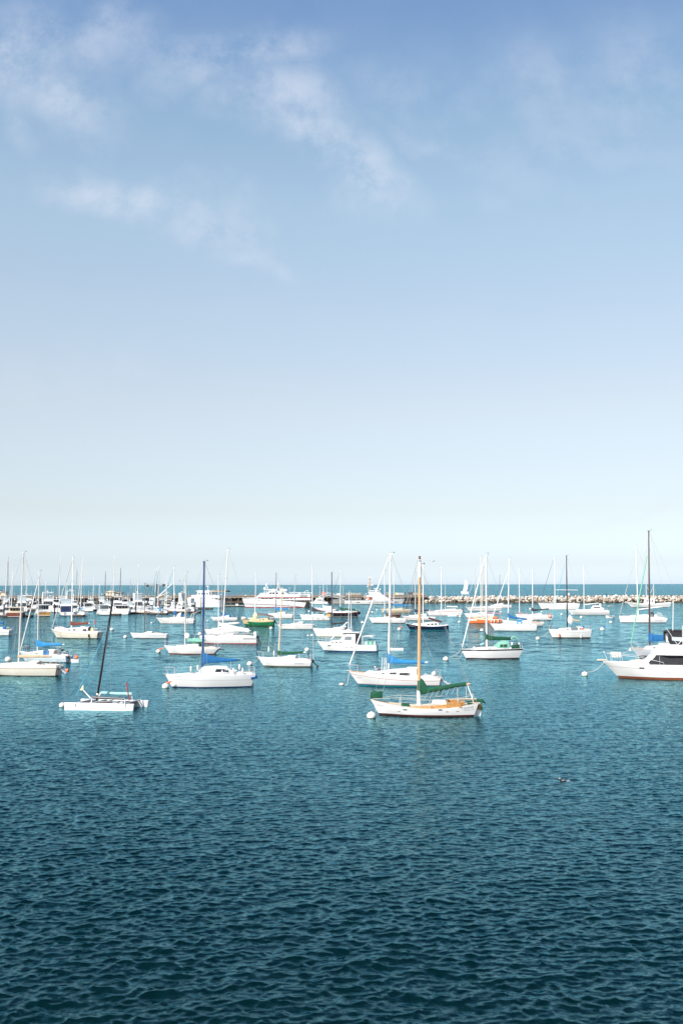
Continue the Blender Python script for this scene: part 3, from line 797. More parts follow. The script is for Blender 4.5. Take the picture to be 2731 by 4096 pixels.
mb = MB(); mb.box(uc+.1, ud-.3, -.78, .78, b.deckz(ud)+.01, b.deckz(ud)+.06, woodm); mb.box(X(1838), X(1856), -.35, .35, b.deckz(ud)+.1, b.deckz(ud)+.34, teak); mb.build('cockpit_floor', r)
mb = MB(); mb.tube([(X(1795), 0, b.deckz(uc)+.52), (X(1845), 0, b.deckz(uc)+.58), (X(1905), 0, h.hs+.22)], [.03, .035, .045], palewood, 6); mb.build('tiller', r)
mb = MB(); mb.box(X(1868), X(1893), -.3, .3, b.deckz(X(1880)), b.deckz(X(1880))+.1, greenC); mb.build('hatch_cover', r)
# jib bag at the stemhead, a pleated sack hung on the forestay
mb = MB(); u0, zt_ = b.loc(1490, 2760); u1, zb_ = b.loc(1532, 2798); rg = []
for i in range(11):
    f = i/10; x = u0+.0+(u1-u0)*f; top = zt_-.06*math.sin(math.pi*f)-.05*f; bot = zb_+.02+.06*math.sin(3*f)
    ww = .19*math.sin(math.pi*min(max(f, .06), .94))**.6
    rg.append([(x+.05*math.sin(5*f)-(.16*(1-f) if k in (6, 7, 8, 9, 10) else 0), ww*math.cos(2*math.pi*k/14)*(1+.2*math.sin(6*f+2*k)), (top+bot)/2+(top-bot)/2*math.sin(2*math.pi*k/14)*(1+.03*math.sin(12*f))) for k in range(14)])
mb.loft(rg, greenC); mb.build('jib_bag', r)
mb = MB(); bx = h.pt(0, 1)
mb.tube([(X(1532), 0, zt_), (um, 0, b.loc(1676, 2240)[1])], .012, wire, 4)
mb.tube([(bx[0], 0, bx[2]), (bx[0]-.05, 0, bx[2]+.5), (X(1532), 0, zt_)], .016, wire, 4)
mb.build('forestay', r)
mb = MB(); rail_w = MB()
for s in (-1, 1):
    tp = []
    for px in (1600, 1719, 1832, 1890):
        x = X(px); t, q = h.tq(x, h.hb*.8); p = h.pt(t, 1, s); mb = MB(); mb.cyl((x, p[1]-s*.06, p[2]-.03), (x, p[1]-s*.06, p[2]+.62), .02, m=steel, n=6); mb.build('stanchion', r); tp.append((x, p[1]-s*.06, p[2]+.6))
    rail_w.tube([(h.pt(0, 1)[0]+.1, s*.06, h.hb+.05)]+tp+[(h.L/2-.1, s*.3, h.hs+.05)], .012, rope, 5)
    rail_w.tube([(x, y, z-.3) for x, y, z in tp], .008, rope, 4)
rail_w.build('lifeline', r)
# lazyjacks and running rigging hanging from the mast to the boom
mb = MB(); ue, zbm = b.loc(1868, 2736)
for k in range(7):
    f = .2+.11*k; x = um+(ue-um)*f; z = b.loc(1676, 2770)[1]+(zbm-b.loc(1676, 2770)[1])*f
    for s in (-1, 1): mb.tube([(x, s*.16, z-.05), (x-.25, s*.12, z-.55)], .006, rope, 4)
mb.tube([(ue-.1, .05, zbm), (X(1866), .2, h.hs+.1)], .02, rope, 5); mb.tube([(ue+.02, -.05, zbm-.1), (X(1893), -.25, h.hs+.08)], .035, alu, 5)
mb.tube([(ue-.05, 0, zbm+.1), (um, 0, b.loc(1676, 2250)[1])], .007, wire, 4)
mb.build('running_rigging', r)
# outboard rudder hung on the stern with its green-covered mizzen gear
mb = MB(); xs = h.L/2-.04
mb.add([(xs-.32, -.03, -.5), (xs+.1, -.03, -.5), (xs+.22, -.03, .3), (xs+.32, -.03, .62), (xs+.12, -.03, .95), (xs-.08, -.03, .9), (xs-.32, .03, -.5), (xs+.1, .03, -.5), (xs+.22, .03, .3), (xs+.32, .03, .62), (xs+.12, .03, .95), (xs-.08, .03, .9)],
       [(0, 1, 2, 3, 4, 5), (11, 10, 9, 8, 7, 6), (0, 6, 7, 1), (1, 7, 8, 2), (2, 8, 9, 3), (3, 9, 10, 4), (4, 10, 11, 5), (5, 11, 6, 0)], white); mb.build('rudder', r)
mb = MB(); mb.tube([(X(1862), .1, h.hs+.08), (X(1890), .05, h.hs+.1), (xs+.3, 0, h.hs+.12), (xs+.5, 0, h.hs-.05)], [.05, .1, .13, .06], greenC, 9); mb.box(xs+.18, xs+.36, -.05, .05, h.hs-.55, h.hs-.05, greenC, taper=(-.05, .1, 0, 0)); mb.build('boomkin_cover', r)
mb = MB(); mb.box(xs-.02, xs+.22, -.06, .06, h.hs-.5, h.hs-.14, teak); mb.build('rudder_head', r)
for px in (1622, 1761): hull_patch(r, 'porthole', h, X(px)-.16, X(px)+.16, b.loc(px, 2832)[1]-.055, b.loc(px, 2832)[1]+.055, greyglass, round_=True)
for px, w_ in ((1598, .1), (1788, .1), (1830, .1)): hull_patch(r, 'vent', h, X(px)-w_, X(px)+w_*.8, b.loc(px, 2840)[1]-.018, b.loc(px, 2840)[1]+.018, rust, n=2)
hull_text(r, h, 'Jeannette', X(1873), h.zs(.93)-.17, .17, letterg, shear=.25, slope=.09)
hull_text(r, h, 'Monterey, CA', X(1873), h.zs(.93)-.34, .11, letterg, shear=.2, slope=.07)
hull_text(r, h, 'CF 7044 HY', X(1514), h.zs(.10)-.20, .15, letterg, slope=-.12)
float_line(b, 1500, 2812, 1503, 2848, .02)

# ---- white sloop with teal bottom and blue sail cover
b = sailboat('sailboat', 'white sloop with teal bottom and blue sail cover, just behind the nearest wooden-masted sloop', (1393, 2683), (1763, 2709), (2738, 2749), yaw=8, br=.31,
    masts=[(1552.5, 2673, 1562, 2216, alu, .085), ], jib=(1397, 2660, 1556, 2226, alu, .062), cover=(1553, 2601, 2655, 1697, 2643, 2655, brightblueC, 7), cabin=(1468, 1668, 2678, 2671),
    wins=[(1498, 1512, .55, .8), (1528, 1540, .5, .75), (1561, 1588, .42, .74), (1600, 1640, .3, .66)], bottom=bootteal, boot=red, stripe=(red, .22, .035), rail=woodm, bootz=.15, motor=(motorg, 60), sag=.12, os=.02, group=G)
hull_text(b.root, b.h, 'CF 5260 EJ', b.X(1437), b.h.zs(.12)-.42, .13, letterg, slope=-.05)
float_line(b, 1396, 2690, 1380, 2736, .5)
mb = MB()
for px in (1526, 1535, 1542):
    x = b.X(px); mb.cyl((x, -.35, b.deckz(x)+.2), (x+.12, -.35, b.deckz(x)+1.6), .03, m=alu, n=6)
mb.build('spinnaker_pole', b.root)
blob_cover(b, 1725, 1745, 2685, 2706, whiteC, 'sail_bag', w=.3, seed=5)
mb = MB(); x0, x1 = b.X(1626), b.X(1664); zr = b.house.at(x0)[3]+b.house.at(x0)[4]; mb.box(x0, x1, -.45, .45, zr-.02, zr+.1, white, taper=(.1,)*4); mb.build('liferaft', b.root)
b_teal = b

# ---- white sloop with the navy-blue mast
b = sailboat('sailboat', 'white sloop with blue mast and draped blue sail cover, orange-capped buoy at its bow', (662, 2697), (1021, 2696), (2755, 2738), yaw=-7, br=.32,
    masts=[(811, 2683, 817, 2248, bluem, .105)], cover=(812, 2602, 2655, 948, 2634, 2646, blueC, 3.2), boomc=bluem, cabin=(735, 946, 2690, 2682), bottom=bootblue, bootz=.08, stripe=(letterg, .42, .02), sag=.0, ob=.075, os=.05, sw=.62, cockpit=True, group=G)
r = b.root; H = b.house
x0, x1 = b.X(812), b.X(912); zr = b.deckz(x0)+.38
D = House([(x0-.35, .5, .45, zr-.1, .1), (x0, .8, .72, zr-.15, .5), ((x0+x1)/2, .85, .74, zr-.15, .56), (x1-.1, .82, .72, zr-.15, .5), (x1+.35, .75, .6, zr-.15, .12)]); D.build('doghouse', r, white)
D.window(r, b.X(858), b.X(882), .12, .68, dark, slant=.22); D.window(r, b.X(893), b.X(916), .12, .7, dark, slant=-.15)
H.window(r, b.X(768), b.X(777), .5, .66, greyglass); H.window(r, b.X(800), b.X(809), .5, .66, greyglass)
mb = MB(); mb.tube([b.h.side(b.X(1003), .78, -1, .06), (b.h.L/2+.12, -b.B*.26, .82), (b.h.L/2+.12, b.B*.1, .84)], .09, bluep, 8); mb.build('fender', r)
for px, py in ((792, 2668), (765, 2672), (933, 2680), (957, 2665), (970, 2680)):
    mb = MB(); x = b.X(px); z = b.loc(px, py)[1]; y = -b.B*.34; mb.tube([(x, y, z+.26), (x, y, z+.18), (x, y, z-.2), (x, y, z-.28)], [.02, .08, .08, .02], fender, 8); mb.build('fender', r)
hull_text(r, b.h, 'CF 1054 GW', b.X(707), b.h.zs(.12)-.13, .15, letterg)
float_line(b, 690, 2702, 668, 2738, .05)

# ---- cream sloop with the red stripe, left edge
b = sailboat('sailboat', 'cream sloop with thin dark red stripe and beige sail cover, cut by the left edge', (-66, 2664), (244, 2664), (2698, 2701.5), yaw=8, br=.33, hull=cream, cab=cream,
    masts=[(75, 2651, 95, 2211, alug, .085)], cover=(78, 2619, 2632, 208, 2620, 2630, beigeC, 3, 4), cabin=(5, 160, 2650, 2646), stripe=(maroon, .15, .045), bottom=darkred, motor=(motorg, 55), wins=[(38, 68, .45, .62, greyglass), (77, 112, .45, .62, greyglass)], sag=0, group=G)
mb = MB(); x = b.X(150); mb.tube([(x-.02, 0, b.deckz(x)), (x+.06, 0, b.deckz(x)+.01)], [.55, .5], palegrey, 16); mb.build('companionway_face', b.root)  # grey disc carries the shade of the cabin's aft face in its colour
mb = MB(); x = b.X(268); mb.tube([(x, -.2, .55), (x+.25, -.22, .5)], [.16, .18], orange, 8); mb.build('propeller_cover', b.root)

# ---- pale blue sloop with bright blue cover beyond it
b = sailboat('sailboat', 'small pale blue sloop with bright blue sail cover, behind the cream sloop at left edge', (80, 2606), (278, 2626), (2641, 2650), yaw=16, br=.34, hull=paleblue,
    masts=[(151, 2598, 158, 2286, alug, .075)], jib=(82, 2604, 163, 2292, alu, .06), cover=(151, 2552, 2588, 250, 2572, 2582, brightblueC, 6), cabin=(88, 226, 2604, 2600),
    wins=[(130, 145, .2, .55, greyglass), (152, 170, .18, .52, greyglass)], bottom=black, motor=(motorb, 45), sag=0, os=.0, group=G)
mb = MB(); H = b.house; x0, x1 = b.X(186), b.X(209)
for s in (-1, 1): mb.box(x0, x1, s*H.at(x0)[1]*.93-.05, s*H.at(x0)[1]*.93+.05, b.deckz(x0), b.deckz(x0)+H.at(x0)[4]*.96, blueC, taper=(0, 0, 0.02, .02))
mb.box(x0, x1, -H.at(x0)[2], H.at(x0)[2], b.deckz(x0)+H.at(x0)[4]*.98, b.deckz(x0)+H.at(x0)[4]*1.06, blueC); mb.build('canvas_hood', b.root)
mb = MB(); u, z = b.loc(306, 2628); mb.cyl((u-.12, 0, z+.15), (u+.15, 0, z-.12), .17, .2, orange, n=10); mb.build('propeller_cover', b.root)

# ---- ketch with brown cover
b = sailboat('sailboat', 'cream-white cruising sloop with brown sail cover and striped dinghy on its foredeck', (207, 2517), (404, 2528), (2548.5, 2553.5), yaw=14, br=.32, hull=cream,
    masts=[(287, 2505, 293, 2232, alu, .10)], jib=(211, 2508, 291, 2238, alug, .07), cover=(286, 2478, 2504, 354, 2488, 2497, brownC, 9), cabin=(235, 345, 2512, 2508), wins=[(283, 294), (302, 314)],
    stripe=(tan, .22, .06), bottom=black, boot=tan, fenders=0, sag=.15, group=G)
mb = MB(); u0, z = b.loc(222, 2512); u1, _ = b.loc(262, 2512); rg = []
for k in range(9):
    f = k/8; w_ = .55*math.sin(math.pi*min(max(f, .08), .85)*.9)**.5; rg.append([(u0+(u1-u0)*f, w_*math.cos(math.pi*j/8), b.deckz(u0)+.1+.5*math.sin(math.pi*j/8)*(.5+.5*math.sin(math.pi*(.15+.7*f)))) for j in range(9)])
mb.loft(rg, white, closed=True); q = mb.build('dinghy_cover', b.root)
mb = MB(); mb.add([(u0+1.0, -.52, b.deckz(u0)+.32), (u0+1.35, -.5, b.deckz(u0)+.32), (u0+.95, -.32, b.deckz(u0)+.6), (u0+.6, -.34, b.deckz(u0)+.58)], [(0, 1, 2, 3)], pink); mb.add([(u0+.7, -.53, b.deckz(u0)+.32), (u0+.92, -.52, b.deckz(u0)+.32), (u0+.5, -.33, b.deckz(u0)+.56), (u0+.35, -.34, b.deckz(u0)+.52)], [(0, 1, 2, 3)], tealC); mb.build('stripe', q)
dodger(b, 332, 362, 2505, paleglass, win=maroonC)
mb = MB(); u, z = b.loc(376, 2517); mb.box(u-.25, u+.35, -.7, -.55, z-.35, z+.3, yellowh, taper=(.1, .1, 0, 0)); mb.cyl((u-.1, -.6, z-.3), (u-.1, -.62, z+.9), .02, m=steel, n=4); mb.build('horseshoe_buoy', b.root)
for px, py in ((371, 2541), (397, 2538), (404, 2537)):
    mb = MB(); u, z = b.loc(px, py); yy = -b.B*.3 if px > 380 else b.h.side(u, max(z, .3))[1]-.1; mb.tube([(u, yy, z+.3), (u, yy, z+.2), (u-.04, yy, z-.25), (u, yy, z-.32)], [.03, .11, .12, .03], blackC, 8); mb.build('fender', b.root)
mb = MB(); u, z = b.loc(376, 2512); mb.cyl((u, .3, b.deckz(u)), (u-.15, .3, z+1.6), .02, m=alu, n=5)
mb.add([(u-.13, .3, z+1.5), (u-.1, .3, z+.9), (u+.15, .3, z+.5), (u+.05, .3, z+1.1)], [(0, 1, 2, 3)], red); mb.build('flag', b.root)

# ---- left edge boat with blue bundle
b = sailboat('sailboat', 'white sloop stern with folded blue cover, cut by left edge beyond pale blue sloop', (-96, 2519), (47, 2521), (2538, 2540), yaw=12, cabin=(-50, 18, 2512, 2510), bottom=darkred, stripe=(greyb, .3, .05), group=G)
blob_cover(b, 10, 25, 2505, 2518, brightblueC, 'folded_cover', w=.5)
mb = MB(); u0, z0 = b.loc(-6, 2490); u1, z1 = b.loc(14, 2493); mb.tube([(u0, 0, z0), (u1, 0, z1)], .18, blueC, 8); mb.build('boom_end_cover', b.root)

# ---- green-tarp sloop
b = sailboat('sailboat', 'white sloop with faded green tarpaulin over its boom, left of the blue mast', (657, 2582), (880, 2592), (2611.5, 2616), yaw=10, br=.30,
    masts=[(740, 2575, 744, 2292, tanm if False else alug, .08)], cabin=(708, 800, 2578, 2576), wins=[(746, 760, .35, .75, palegrey), (766, 780, .35, .75, palegrey)], bottom=rust, boot=red, ob=.10, os=.10, sw=.55, sag=.1, cab=white, group=G)
canopy(b, 756, 815, 2552, 2555, palegreenC, w=.75, name='tarpaulin', legs=False)
blob_cover(b, 758, 812, 2551, 2577, palegreenC, 'boom_tarpaulin', w=.5, seed=3)
blob_cover(b, 740, 760, 2532, 2556, whiteC, 'furled_mainsail', w=.22, seed=8)
mb = MB(); x = b.X(797); mb.box(x-.25, x+.25, -.3, .3, b.deckz(x)+.1, b.deckz(x)+.7, greenC, taper=(.05,)*4); mb.build('hatch_cover', b.root)
mb = MB(); mb.box(b.X(790), b.X(850), -.7, .7, b.deckz(b.X(820))+.02, b.deckz(b.X(820))+.16, palewood); mb.build('cockpit_seat', b.root)
outboard(b.root, b.L/2+.1, 0, b.h.hs*.75, .7, motorb, motorb, 80)
float_line(b, 660, 2586, 640, 2600, .1)

# ---- white racing sloop with red boot
b = sailboat('sailboat', 'white racing sloop with red waterline and white boom sail, right of the blue mast', (775, 2553), (1030, 2545), (2571, 2574), yaw=7, br=.27,
    masts=[(888.5, 2540, 912, 2198, alu, .09)], cover=(889, 2494, 2517, 996, 2515, 2531, whiteC, 2.2), cabin=(868, 935, 2541, 2537), wins=[(913, 930, .3, .55, darkred)], bottom=red, boot=red, bootz=.07, sag=-.05, ob=.06, os=.0, motor=(motorb, 25), group=G)
hull_text(b.root, b.h, 'AUDACIOUS', b.X(1003), b.h.zs(.9)-.33, .34, letter, shear=.3, bold=True)
mb = MB(); x0, x1 = b.X(960), b.X(1018); z = b.deckz(x1)+.5; y = b.B*.3
for s in (-1, 1): mb.tube([(x0, s*y, z), (x1, s*y, z-.02), (x1, s*y, z-.5)], .03, steel, 5)
mb.box(x1, x1+.35, -.5, .5, b.deckz(x1), b.deckz(x1)+.75, white); mb.build('stern_rail', b.root)
blob_cover(b, 800, 868, 2539, 2552, palegrey, 'headsail_bundle', w=.5, seed=4)

# ---- sloop with flaked white sail behind it
b = sailboat('sailboat', 'white sloop with flaked white mainsail, close behind the racing sloop', (816, 2517), (966, 2521), (2537, 2540), yaw=6, br=.27,
    masts=[(874, 2510, 874, 2302, alu, .075)], cover=(876, 2487, 2505, 953, 2488, 2495, whiteC, 8), cabin=(848, 895, 2512, 2510), wins=[(862, 865), (878, 887, .35, .65, rust)], bottom=rust, boot=maroon, ob=.10, os=.12, sag=.05, sw=.5, group=G)
# ---- green-cover sloop centre
b = sailboat('sailboat', 'white sloop with cream mast, dark green sail cover and weedy waterline, in mid harbour', (1030, 2627), (1250, 2642), (2658.6, 2669.5), yaw=9, br=.31,
    masts=[(1114, 2622, 1128, 2353, tanm, .085)], cover=(1113, 2598, 2623, 1213, 2604, 2613, greenC, 9), cabin=(1090, 1184, 2626, 2624), wins=[(1106, 1122, .5, .68, greyglass), (1127, 1142, .45, .65, greyglass)], bottom=scum, boot=scum, bootz=.07, motor=(motorb, 45), sag=.05, group=G)
mb = MB(); x = b.X(1172); mb.tube([(x-.03, 0, b.deckz(x)), (x+.04, 0, b.deckz(x)+.01)], [.5, .45], greyb, 14); mb.build('companionway_face', b.root)
mb = MB(); x = b.X(1252); mb.cyl((x, .3, b.deckz(x-.3)), (x-.05, .3, b.deckz(x-.3)+3.0), .02, m=alu, n=5); mb.build('whip_aerial', b.root)
mb = MB(); x = b.X(1233); mb.cyl((x, -.3, b.deckz(x)), (x, -.3, b.deckz(x)+.85), .06, m=greenC, n=6); mb.build('rolled_ensign', b.root)
hull_text(b.root, b.h, 'Rocinante', b.X(1203), b.h.zs(.8)-.3, .25, letterg, shear=.2)
for px, py in ((1100, 2612), (1079, 2596)):
    mb = MB(); u, z = b.loc(px, py); mb.tube([(u, -.5, z+.3), (u, -.5, z+.22), (u, -.5, z-.22), (u, -.5, z-.3)], [.02, .08, .08, .02], fender, 8); mb.cyl((u, -.5, z+.3), (u+.05, -.3, z+1.2), .01, m=rope, n=4); mb.build('fender', b.root)
float_line(b, 1034, 2633, 1006, 2650, .2)

# ---- right: black-striped sloop with green covers
b = sailboat('sailboat', 'white sloop with black sheer stripe, green sail cover and pale green hood, right of centre', (1842, 2597), (2084, 2593), (2639, 2625), yaw=-6, br=.33,
    masts=[(1945, 2584, 1942.5, 2221, alu, .11)], jib=(1848, 2588, 1937, 2232, alu, .07), cover=(1943, 2525, 2562, 2040, 2548, 2560, greenC, 9, 7), cabin=(1902, 2032, 2588, 2585), wins=[(1947, 1956, .3, .55, rust), (1970, 1989, .3, .68, palegrey), (1998, 2016, .32, .7, palegrey)],
    stripe=(blackh, .02, .17), bottom=darkred, boot=darkred, bootz=.06, sag=.0, ob=.085, os=.07, sw=.65, group=G)
dodger(b, 1972, 2028, 2561, palegreenC, win=greenC, name='spray_hood')
mb = MB(); x0, x1 = b.X(2036), b.X(2069); y = -b.h.B/2*b.h.plan(.86)+.08
mb.add([(x0, y, b.deckz(x0)+.05), (x1, y+.06, b.deckz(x1)+.05), (x1, y+.06, b.deckz(x1)+.6), (x0, y, b.deckz(x0)+.5)], [(0, 1, 2, 3)], greenC); mb.build('weather_cloth', b.root)
mb = MB(); u, z = b.loc(2071, 2578); mb.tube([(u, -.5, z-.3), (u, -.5, z+.25)], [.12, .13], fender, 8); mb.tube([(u-.8, 0, z-.2), (u-.75, 0, z+.3)], .12, fender, 8); mb.build('fender', b.root)
mb = MB(); u0, z0 = b.loc(2045, 2550); u1, z1 = b.loc(2072, 2562); mb.tube([(u0, 0, z0), ((u0+u1)/2, 0, z0+.06), (u1, 0, z1)], [.14, .17, .1], palegreenC, 8); mb.build('boom_end_cover', b.root)
mb = MB(); u, z = b.loc(1925, 2576); mb.cyl((u-.25, -.3, z-.08), (u+.2, -.3, z+.1), .1, m=tealC, n=8); mb.build('rolled_towel', b.root)
blob_cover(b, 1890, 1903, 2586, 2592, whiteC, 'sail_bag', w=.3); blob_cover(b, 1861, 1873, 2586, 2591, blackC, 'anchor_bag', w=.25)
hull_text(b.root, b.h, 'CF 9663 FN', b.X(1890), b.h.zs(.2)-.13, .13, letterw)
float_line(b, 1842, 2598, 1799, 2626, .25); float_line(b, 1850, 2606, 1800, 2630, .9)

# ---- black-masted sloop further right
b = sailboat('sailboat', 'white sloop with black mast and a torn beige sail, orange float hanging at its bow', (2192, 2517), (2358, 2518), (2554, 2546), yaw=-5, br=.34,
    masts=[(2267, 2508, 2264, 2223.5, blackm, .10)], jib=(2201, 2500, 2255, 2258, tealline, .035), cabin=(2235, 2325, 2510, 2508), wins=[(2260, 2268), (2297, 2305), (2310, 2319)], bottom=darkred, boot=darkred, bootz=.1, stripe=(greyb, .33, .03), ob=.10, os=.03, spread=False, group=G)
u, z = b.loc(2266, 2360.6); mb = MB(); mb.cyl((u-1.9, 0, z+.05), (u+1.9, 0, z), .06, m=alu, n=6); mb.build('spreader', b.root)
blob_cover(b, 2268, 2290, 2462, 2496, whiteC, 'torn_sail', w=.18, seed=2)
mb = MB(); u0, z0 = b.loc(2272, 2470); u1, z1 = b.loc(2318, 2483); rg = []
for k in range(10):
    f = k/9; rg.append([(u0+(u1-u0)*f, .12*math.cos(2*math.pi*j/8), z0+(z1-z0)*f-.22*math.sin(math.pi*f)*(1 if j > 4 else .3)+.18*(1-f*.6)*math.sin(2*math.pi*j/8)*(1+.3*math.sin(9*f))) for j in range(8)])
mb.loft(rg, beigeh); mb.build('sail_rag', b.root)
mb = MB(); x = b.X(2277); H = b.house; y = -H.at(x)[1]-.03; mb.box(x, x+1.1, y-.02, y+.02, b.deckz(x)+.02, b.deckz(x)+.58, greyglass, taper=(0, 0, .06, -.06)); mb.build('solar_panel', b.root)
mb = MB(); x = b.X(2319); mb.box(x-.2, x+.25, -1.2, -1.1, b.deckz(x)+.15, b.deckz(x)+.45, orange); mb.build('life_ring', b.root)
mb = MB(); x = b.X(2329); mb.box(x-.2, x+.2, -.3, .3, b.deckz(x)+.3, b.deckz(x)+.7, blueC); mb.build('sail_bag', b.root)
mb = MB(); u, z = b.loc(2231, 2540); yy = b.h.side(u, max(z, .2))[1]-.14; mb.tube([(u, yy, z+.3), (u, yy, z+.15), (u, yy, z-.2), (u, yy, z-.26)], [.05, .14, .14, .05], orange, 8); mb.build('float', b.root)
mb = MB(); u, z = b.loc(2314, 2545); yy = b.h.side(u, max(z, .2))[1]-.1; mb.tube([(u, yy, z+.3), (u, yy, z-.2)], .1, fender, 8); mb.build('fender', b.root)
float_line(b, 2195, 2525, 2156, 2546, .3)

# ---- grey-hulled tall sloop behind the motor yacht
b = sailboat('sailboat', 'grey sloop with tall dark mast, green furled jib and blue cover, beside the motor yacht', (2520, 2590), (2810, 2602), (2627, 2634), yaw=8, br=.29, hull=ltgrey,
    masts=[(2596, 2572, 2592.5, 2124.5, brownm, .10)], jib=(2522, 2571, 2586, 2224, greensail, .065), cover=(2595, 2526, 2568, 2690, 2541, 2562, blueC, 11), cabin=(2580, 2700, 2580, 2578), wins=[(2607, 2616)], rail=woodm, bottom=black, boot=black, bootz=.25, sag=.05, spread=False, group=G)
hull_text(b.root, b.h, 'CF 2204 KD', b.X(2556), b.h.zs(.15)-.12, .13, letterg)
float_line(b, 2520, 2592, 2480, 2613, .2)
mb = MB(); u, z = b.loc(2519, 2600); mb.tube([(u, 0, z+.2), (u, 0, z+.1), (u, 0, z-.1), (u, 0, z-.18)], [.05, .12, .12, .05], fender, 8); mb.build('fender', b.root)

# ---- large white sloop far right
b = sailboat('sailboat', 'long white modern sloop with striped furled jib and white boom, far right before breakwater', (2474, 2464), (2665, 2474), (2488, 2490), yaw=10, br=.28,
    masts=[(2550, 2455, 2541, 2184, alu, .12)], boom=(2552, 2438, 2645, 2427, .13), cabin=(2520, 2625, 2459, 2459), wins=[(2563, 2577, .4, .7), (2590, 2602, .4, .7)], bottom=black, boot=bootblue, sag=-.2, ob=.03, os=.04, sw=.8, group=G)
mb = MB(); u0, z0 = b.loc(2478, 2452); u1, z1 = b.loc(2538, 2232)
for k in range(34):
    f0, f1 = k/34, (k+.62)/34; mb.cyl((u0+(u1-u0)*f0, 0, z0+(z1-z0)*f0), (u0+(u1-u0)*f1, 0, z0+(z1-z0)*f1), .055, m=greyb, n=6)
    mb.cyl((u0+(u1-u0)*f1, 0, z0+(z1-z0)*f1), (u0+(u1-u0)*(k+1)/34, 0, z0+(z1-z0)*(k+1)/34), .055, m=white, n=6)
mb.build('furled_jib', b.root)
dodger(b, 2585, 2612, 2447, charC, win=greyglass, name='spray_hood')
hull_text(b.root, b.h, 'CALYPSO', b.X(2630), b.h.zs(.8)*.42, .42, letterg, shear=.2)
hull_patch(b.root, 'porthole', b.h, b.X(2542), b.X(2549), b.h.zs(.4)*.55, b.h.zs(.4)*.62, dark)
mb = MB(); x = b.X(2638)
for s in (0, .35, .7): mb.tube([(x+s, -.4, b.deckz(x)), (x-.6+s, -.4, b.deckz(x)+1.3)], .09, alug, 5)
mb.build('davit', b.root)

# ---- navy sloop with maroon awning
b = sailboat('sailboat', 'navy blue sloop with maroon awning, behind the wooden mast', (1621, 2493), (1794, 2500), (2521, 2518.5), yaw=6, br=.31, hull=navy, rail=white,
    masts=[(1691, 2489, 1691, 2262, alu, .10)], cabin=(1652, 1752, 2491, 2484), wins=[(1708, 1718, .35, .75), (1723, 1733, .35, .75), (1738, 1747, .35, .75)], bottom=bootteal, boot=bootteal, bootz=.1, sag=.35, ob=.11, os=.02, group=G)
canopy(b, 1713, 1768, 2468, 2484, maroonC, w=1.0, sagc=.05)
hull_text(b.root, b.h, 'CF 3118 CG', b.X(1645), b.h.zs(.15)-.28, .2, letterw)
# ---- white sloop behind wooden mast with navy cover
b = sailboat('sailboat', 'white sloop with navy cover standing behind the navy sloop', (1606, 2463), (1742, 2470), (2479, 2481), yaw=8, masts=[(1660, 2455, 1659, 2277, alug, .09)], jib=(1632, 2459, 1657, 2290, alug, .03),
    cover=(1659, 2433, 2450, 1714, 2437, 2443, navyC, 10), cabin=(1636, 1705, 2459, 2456), wins=[(1655, 1662), (1680, 1690)], bottom=darkred, stripe=(red, .3, .06), ob=.12, os=.08, group=G)
# ---- buff and green sloop
b = sailboat('sailboat', 'green-hulled sloop with buff topsides, yellow sail heap and ragged brown tarp', (965, 2477), (1099, 2481), (2501, 2501.5), yaw=10, br=.32, hull=greenh, rail=yellowh, deck=yellowh, cab=yellowh,
    masts=[(1020, 2452, 1023.5, 2294, alu, .09)], cabin=(1002, 1075, 2474, 2472), wins=[(1014, 1018), (1026, 1030), (1040, 1048), (1052, 1060)], stripe=(yellowh, .02, .2), bottom=scum, boot=black, sag=.25, ob=.12, os=.03, group=G)
hull_patch(b.root, 'bow_panel', b.h, -b.L/2+.05, -b.L/2+1.9, .42, b.h.hb-.36, yellowh, n=8)
blob_cover(b, 1013, 1030, 2450, 2474, yellowC, 'yellow_sail', w=.25, seed=6); blob_cover(b, 992, 1028, 2470, 2478, yellowC, 'yellow_sail', w=.5, seed=9); blob_cover(b, 966, 984, 2467, 2478, whiteC, 'sail_bag', w=.4)
canopy(b, 1034, 1092, 2453, 2464, taupeC, w=1.0, sagc=-.3, name='tarpaulin', legs=True)
outboard(b.root, b.L/2+.15, 0, .8, 1.0)
mb = MB(); x = b.X(1068); mb.box(x-.8, x+.8, -.6, .6, b.deckz(x), b.deckz(x)+.35, white, taper=(.3,)*4); mb.build('dinghy_bottom', b.root)
# ---- small sloop, blue cover near the ferry
b = sailboat('sailboat', 'small white sloop with low blue cover, anchored in front of the white tour boat', (843, 2468), (952, 2473), (2481.5, 2482.5), yaw=6, masts=[(886, 2463, 888, 2344, alug, .06)], cover=(886, 2447, 2461, 926, 2461, 2468, blueC, 2.0), cabin=(874, 918, 2466, 2463), wins=[(895, 902)], bottom=darkred, ob=.1, os=.04, life=False, group=G)
outboard(b.root, b.L/2+.2, 0, .6, .8)
# ---- dark mast with rumpled bright blue cover
b = sailboat('sailboat', 'white sloop with dark mast and rumpled blue cover, before the red-striped excursion boat', (1072, 2454), (1173, 2458), (2470.5, 2472), yaw=9, masts=[(1103, 2449, 1104.6, 2293, brownm, .09)], cover=(1102, 2424, 2441, 1153, 2432, 2438, brightblueC, 9, 3),
    cabin=(1088, 1141, 2452, 2448), wins=[(1110, 1116), (1122, 1128)], bottom=rust, stripe=(greyb, .35, .05), ob=.1, os=.03, group=G)
